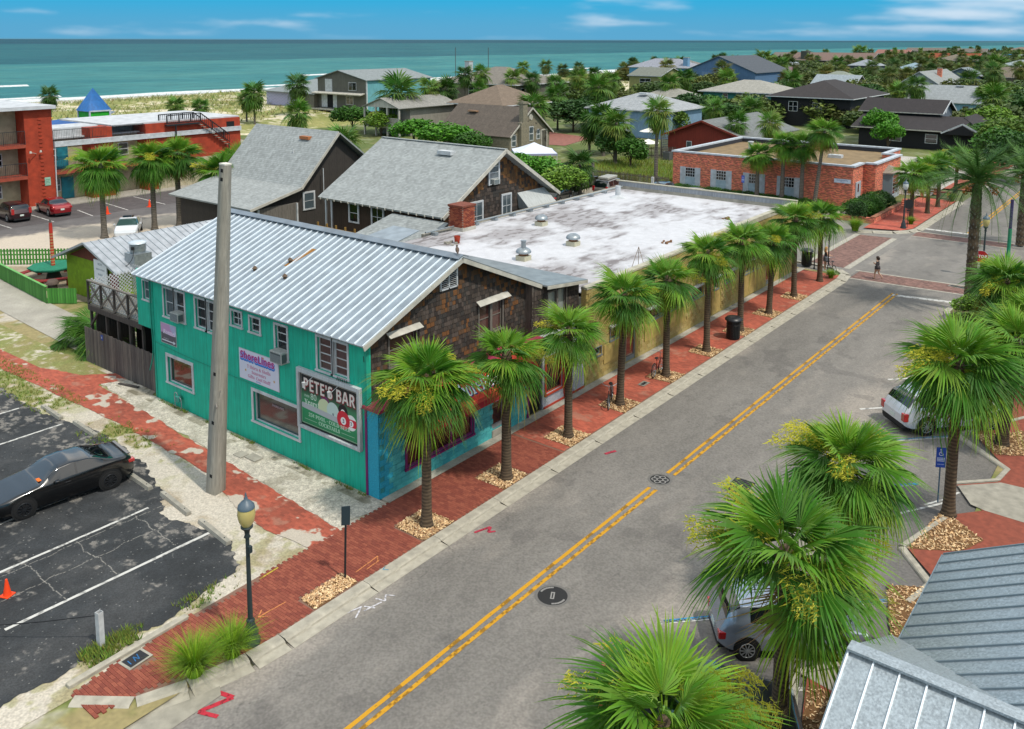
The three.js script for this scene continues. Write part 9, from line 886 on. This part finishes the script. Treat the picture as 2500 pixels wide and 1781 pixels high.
const fpN = ['beside the far acorn lamp', 'second along the far brick footway', 'third along the far brick footway', 'last along the far brick footway']; [[-19.8, -83.6, 4.3, 1.8], [-19.4, -87.8, 4.4, 1.7], [-19.4, -91.9, 4.3, 1.6], [-19.6, -100.5, 4.2, 1.6]].forEach(([x, z, h, s], i) => palm(x, z, h, s, 'street palm ' + fpN[i], { seed: 60 + i, leaves: 34, group: 'palms along the far footway', girth: 1.1 }));
farPalm(-46.9, -85.6, 8.3, 1.95, 'very tall thin palm beside the picket fence', 1, { thin: 1, girth: 1.4 });
const dist = (px, py, h) => at(px, py, h);
const bgP = [[619, 226, 6.4, 58, 'palm pair beside the wrapped wing'], [600, 240, 5.2, 45, 'lower palm of the pair by the dunes'], [726, 205, 7.2, 57, 'palm standing before the wrapped wing'], [727, 275, 4.2, 62, 'short palm by the motel end wall'], [838, 345, 6.2, 92, 'palm between the two grey roofs'], [972, 226, 7.0, 105, 'big palm before the pale blue flank'], [1047, 213, 7.6, 55, 'left palm of the trio before the grey hip house'], [1092, 217, 7.2, 60, 'bushy palm of the trio before the grey hip house'], [1134, 180, 9.2, 44, 'tall palm against the sea by the white chimney'], [1175, 178, 9.4, 46, 'taller palm against the sea by the white chimney'], [1169, 216, 6.4, 40, 'palm below the tall sea palms'], [1252, 190, 8.0, 44, 'round palm at the grey roof end'], [1277, 164, 10, 32, 'small palm standing against the surf'], [1300, 195, 7.6, 46, 'palm right of the grey roof'], [1303, 260, 6.4, 79, 'large palm behind the canopy tent'], [1362, 230, 6.4, 60, 'palm over the brick court'], [1355, 205, 7.4, 50, 'palm behind the court palm'], [1412, 186, 7.4, 44, 'palm near the surf line gap'], [1452, 178, 8.0, 34, 'distant palm by the surf line'], [1461, 212, 7.4, 66, 'broad palm left of the olive house'], [1490, 196, 8, 50, 'palm touching the olive house'], [1475, 283, 5.6, 80, 'thicket palm before the light blue cottage'], [1505, 300, 5.4, 76, 'second thicket palm before the light blue cottage'], [1440, 300, 4.4, 60, 'low palm at the thicket edge'], [1417, 400, 3.2, 80, 'low palm behind the pickup'], [1636, 205, 7.0, 55, 'palm before the slate blue house'], [1673, 187, 7.8, 44, 'palm at the slate blue house corner'], [1776, 192, 7.2, 50, 'palm in front of the slate gable'], [1864, 142, 9.5, 44, 'tall palm on the skyline beyond the slate house'], [1845, 152, 8, 34, 'skyline palm lower beside the tall one'], [1908, 156, 8, 38, 'skyline palm by the brown beach roof'], [1934, 195, 7.4, 46, 'palm beneath the flag'], [2239, 208, 6.6, 48, 'palm before the white gabled house'], [2195, 224, 4.8, 52, 'low palm left of the white house'], [2382, 150, 7.6, 34, 'far palm right of the pale roofs'], [2436, 152, 7.6, 40, 'far palm before the azure block'], [2425, 240, 6.2, 70, 'golden palm beside the light blue ranch'], [2046, 152, 7, 34, 'palm before the brown beach house'], [2099, 126, 10, 34, 'palm clump on the skyline'], [120, 232, 6.4, 40, 'lone palm behind the orange tower'], [140, 320, 3.0, 34, 'small palm beside the blue roof'], [428, 258, 4.4, 46, 'palm on the dune behind the motel roof'], [488, 260, 4.0, 42, 'second dune palm behind the motel roof'], [2185, 122, 11, 12, 'slim palm on the far skyline'], [2248, 122, 10, 12, 'far skyline palm by terracotta roof'], [2330, 120, 10, 14, 'far skyline palm near the pink chimney'], [1742, 262, 5.6, 50, 'palm before the green house'], [1800, 300, 5.2, 56, 'golden palm in the thicket behind the red shed'], [1838, 262, 5.6, 60, 'palm beside the black house'], [1880, 300, 5.6, 60, 'palm at the black house corner']];
bgP.forEach(([px, py, h, s, l], i) => { const p = at(px, py, h); farPalm(p.x, p.z, h, (s * Math.hypot(p.x, p.z, EYE - h)) / FOC / 1.75, l, i, { group: 'palms among the houses' }); });
const bgB = [[860, 285, 2.6, 4.6, 2.2, 3.5, 'sea grape thicket under the unfinished house', 0], [930, 300, 2.2, 4.0, 2.0, 3, 'yellow green shrub by the red foundation', 5], [1010, 322, 2.4, 4.6, 2.4, 4, 'broad leafy tree behind the shingled roof', 1], [1085, 335, 2.3, 4.8, 2.3, 4, 'second leafy tree behind the shingled roof', 1], [1150, 352, 1.9, 3.6, 1.8, 3, 'round shrub before the stone cottage', 0], [1320, 420, 2.3, 3.4, 2.0, 3.4, 'bright green tree over the parked pickup', 1], [1375, 440, 2.0, 2.8, 1.7, 2.6, 'bright green tree beside the pickup tailgate', 5], [1260, 410, 2.0, 2.8, 1.8, 2.6, 'green tree behind the gable edge', 1], [1400, 280, 3.0, 6, 3.2, 5, 'dark oak thicket behind the brick court', 4], [1450, 270, 3.0, 5, 3.0, 5, 'dark thicket right of the court', 2], [1500, 355, 2.4, 3.4, 2.6, 3, 'dense green thicket behind the wooden fence', 2], [1540, 370, 2.0, 2.6, 2.2, 2.6, 'leafy shrub by the thin palm', 0], [1470, 330, 2.6, 3.2, 2.6, 3, 'thicket mass behind the picket fence', 4], [1680, 262, 3.2, 6, 2.8, 4, 'wide dark green tree behind the red shed', 4], [1740, 258, 3.2, 5, 2.6, 4, 'green tree before the grey hip roof', 0], [1770, 280, 2.8, 4.5, 2.4, 4, 'lower tree behind the red shed', 2], [1640, 300, 2.4, 3.6, 2.6, 3.4, 'golden shrub beside the slat gate', 3], [2120, 230, 5.0, 4.4, 2.6, 4, 'dark windswept cedar between the black houses', 2], [2150, 300, 3.4, 3.2, 2.4, 3, 'round green tree before the tiered black house', 1], [2170, 330, 2.4, 2.6, 2.2, 2.6, 'lower part green shrub at the tiered house wall', 1], [2440, 235, 4.5, 6, 3.6, 6, 'tall ragged tree by the light blue ranch', 3], [2480, 262, 4, 6, 3.6, 6, 'dark tree at the street bend', 2], [2420, 300, 3.0, 5, 2.8, 5, 'yellow green thicket right of the tiered house', 5], [2470, 330, 3.0, 4.4, 3.0, 5, 'broad green thicket beside the far road', 3], [2490, 380, 3.0, 3.6, 3.0, 4, 'dark thicket behind the date palm', 2], [2450, 360, 2.6, 3.4, 2.6, 4, 'green bushes behind the date palm fronds', 0], [2400, 330, 2.4, 4, 2.2, 4, 'bushes between tiered house and road', 0]];
bgB.forEach(([px, py, y, rx, ry, rz, l, tone], i) => { const p = at(px, py, y); bush(p.x, p.z, rx, ry, rz, l, i, { tone, lift: y / ry, group: 'trees among the houses' }); });
{ const n = 620, im = new THREE.InstancedMesh(leafCrowns[0], leafMat('#ffffff'), n), r = rng(91), m = new THREE.Matrix4(), q = new THREE.Quaternion(), c = new THREE.Color(); let k = 0; const road = (x) => x > -26; while (k < n) { const z = -150 - Math.pow(r(), 1.6) * 900, x = mix(-205, 40, r()); if (x > -24 && x < -4) continue; if (z > -240 && x > -110 && x < -30 && r() < 0.7) continue; if (x < -130 && z > -330 && r() < 0.7) continue; const s = 2.4 + r() * 2.4 + (-z) * 0.0022; q.setFromEuler(new THREE.Euler(0, r() * 6.3, 0)); m.compose(V3(x, s * 0.42, z), q, V3(s * 1.5, s * 0.85, s * 1.5)); im.setMatrixAt(k, m); const t = 0.6 + r() * 0.7; im.setColorAt(k, c.setRGB(0.075 * t * (0.8 + r() * 0.7), 0.14 * t, 0.028 * t)); k++; } im.name = 'far_thicket'; im.userData = { kind: 'stuff', label: 'green thicket filling the ground between far houses', category: 'thicket' }; scene.add(im); }
{ const n = 260, im = new THREE.InstancedMesh(crowns[1], leafMat('#ffffff'), n), r = rng(93), m = new THREE.Matrix4(), q = new THREE.Quaternion(), c = new THREE.Color(); let k = 0; while (k < n) { const z = -240 - Math.pow(r(), 1.4) * 900, x = mix(-200, 30, r()); if (x > -26 && x < -3) continue; const s = 2.2 + r() * 1.2, h = 3.5 + r() * 4 + (-z) * 0.002; q.setFromEuler(new THREE.Euler(0, r() * 6.3, 0)); m.compose(V3(x, h, z), q, V3(s, s, s)); im.setMatrixAt(k, m); const t = 0.7 + r() * 0.6; im.setColorAt(k, c.setRGB(0.09 * t * (0.8 + r() * 0.7), 0.145 * t, 0.03 * t)); k++; } im.name = 'far_palm_wood'; im.userData = { kind: 'stuff', label: 'far mass of palm tops above the thicket', category: 'thicket' }; scene.add(im); }
clump(-18.95, -11.15, 1.25, 'rounded clump of long green grass at the kerb end', 0); clump(-18.8, -12.15, 1.15, 'long grass clump at the lamp base', 1); clump(-22.3, -75.7, 1.5, 'broad grass clump at the far street corner', 0); clump(-19.3, -81.6, 0.95, 'grass clump beside the far lamp palm', 1); clump(-18.9, -59.3, 0.8, 'small grass tuft by the corner palm', 0); clump(-19.0, -96.0, 1.2, 'grass clump at the far walk end', 1); clump(-21.75, -63.3, 0.8, 'grass tuft behind the corner bin', 1);
for (const [i, [x, z, s]] of [[-8.6, -51.5, 1.1], [-9.3, -55.2, 1.0], [-8.0, -57.6, 1.2], [-7.4, -48.2, 1.1]].entries()) bush(x, z, s * 1.3, s * 0.8, s * 1.3, ['shrub below the short palm', 'shrub at the date palm foot', 'shrub behind the date palm', 'shrub by the corner bed palm'][i], i, { name: 'garden_shrub', category: 'shrub', tone: [3, 5, 0, 2][i] });
{ const n = 2600, im = new THREE.InstancedMesh(rawGeo([-0.012, 0, 0, 0.012, 0, 0, 0.05, 0.13, 0.02, 0, 0, -0.012, 0, 0, 0.012, -0.05, 0.11, 0.03, 0, 0, 0.01, 0.01, 0, -0.01, 0.01, 0.12, -0.06]), M('#ffffff', { rough: 1, side: THREE.DoubleSide }), n), r = rng(17), m = new THREE.Matrix4(), q = new THREE.Quaternion(), c = new THREE.Color(); let k = 0; while (k < n) { let x, z, s = 0.6 + r() * 0.9; const w = r(); if (w < 0.12) { x = mix(-36, -22, r()); z = -19.92 + r() * 0.12; if (fbm(x * 1.7, 3, 3) < 0.55) continue; } else if (w < 0.25) { x = -21.55 + (r() - 0.5) * 0.7; z = mix(-9.5, -14.5, r()); if (fbm(x * 3, z * 2, 3) < 0.48) continue; } else if (w < 0.32) { x = -21.6 + (r() - 0.5) * 0.8; z = -10.3 + (r() - 0.5) * 1.4; s *= 1.4; } else { x = mix(-48, -31, r()); z = mix(-15.8, -17.9, r()); if (vergeTex(x, z)[0] > 148) continue; s *= 0.9; } if (inWalk(x, z)) continue; q.setFromEuler(new THREE.Euler(0, r() * 6.3, 0)); m.compose(V3(x, -0.02, z), q, V3(s, s, s)); im.setMatrixAt(k, m); im.setColorAt(k, c.setRGB(0.1 + r() * 0.1, 0.16 + r() * 0.1, 0.03)); k++; } im.name = 'weeds'; im.userData = { kind: 'stuff', label: 'low weeds and grass along the wall foot and lot edge', category: 'grass' }; scene.add(im); }
{ const n = 5000, im = new THREE.InstancedMesh(rawGeo([-0.02, 0, 0, 0.02, 0, 0, 0.1, 0.3, 0.02, 0, 0, -0.02, 0, 0, 0.02, -0.1, 0.26, 0.03]), M('#ffffff', { rough: 1, side: THREE.DoubleSide }), n), r = rng(19), m = new THREE.Matrix4(), q = new THREE.Quaternion(), c = new THREE.Color(); for (let k = 0; k < n; k++) { const x = mix(-62, -45, r()), z = mix(-86, -104, r()), s = 0.8 + r() * 1.4; q.setFromEuler(new THREE.Euler(0, r() * 6.3, 0)); m.compose(V3(x, -0.03, z), q, V3(s, s, s)); im.setMatrixAt(k, m); im.setColorAt(k, c.setRGB(0.13 + r() * 0.1, 0.19 + r() * 0.1, 0.03)); } im.name = 'rough_grass'; im.userData = { kind: 'stuff', label: 'rough grass slope behind the picket fence', category: 'grass' }; scene.add(im); }
renderer.render(scene, camera);
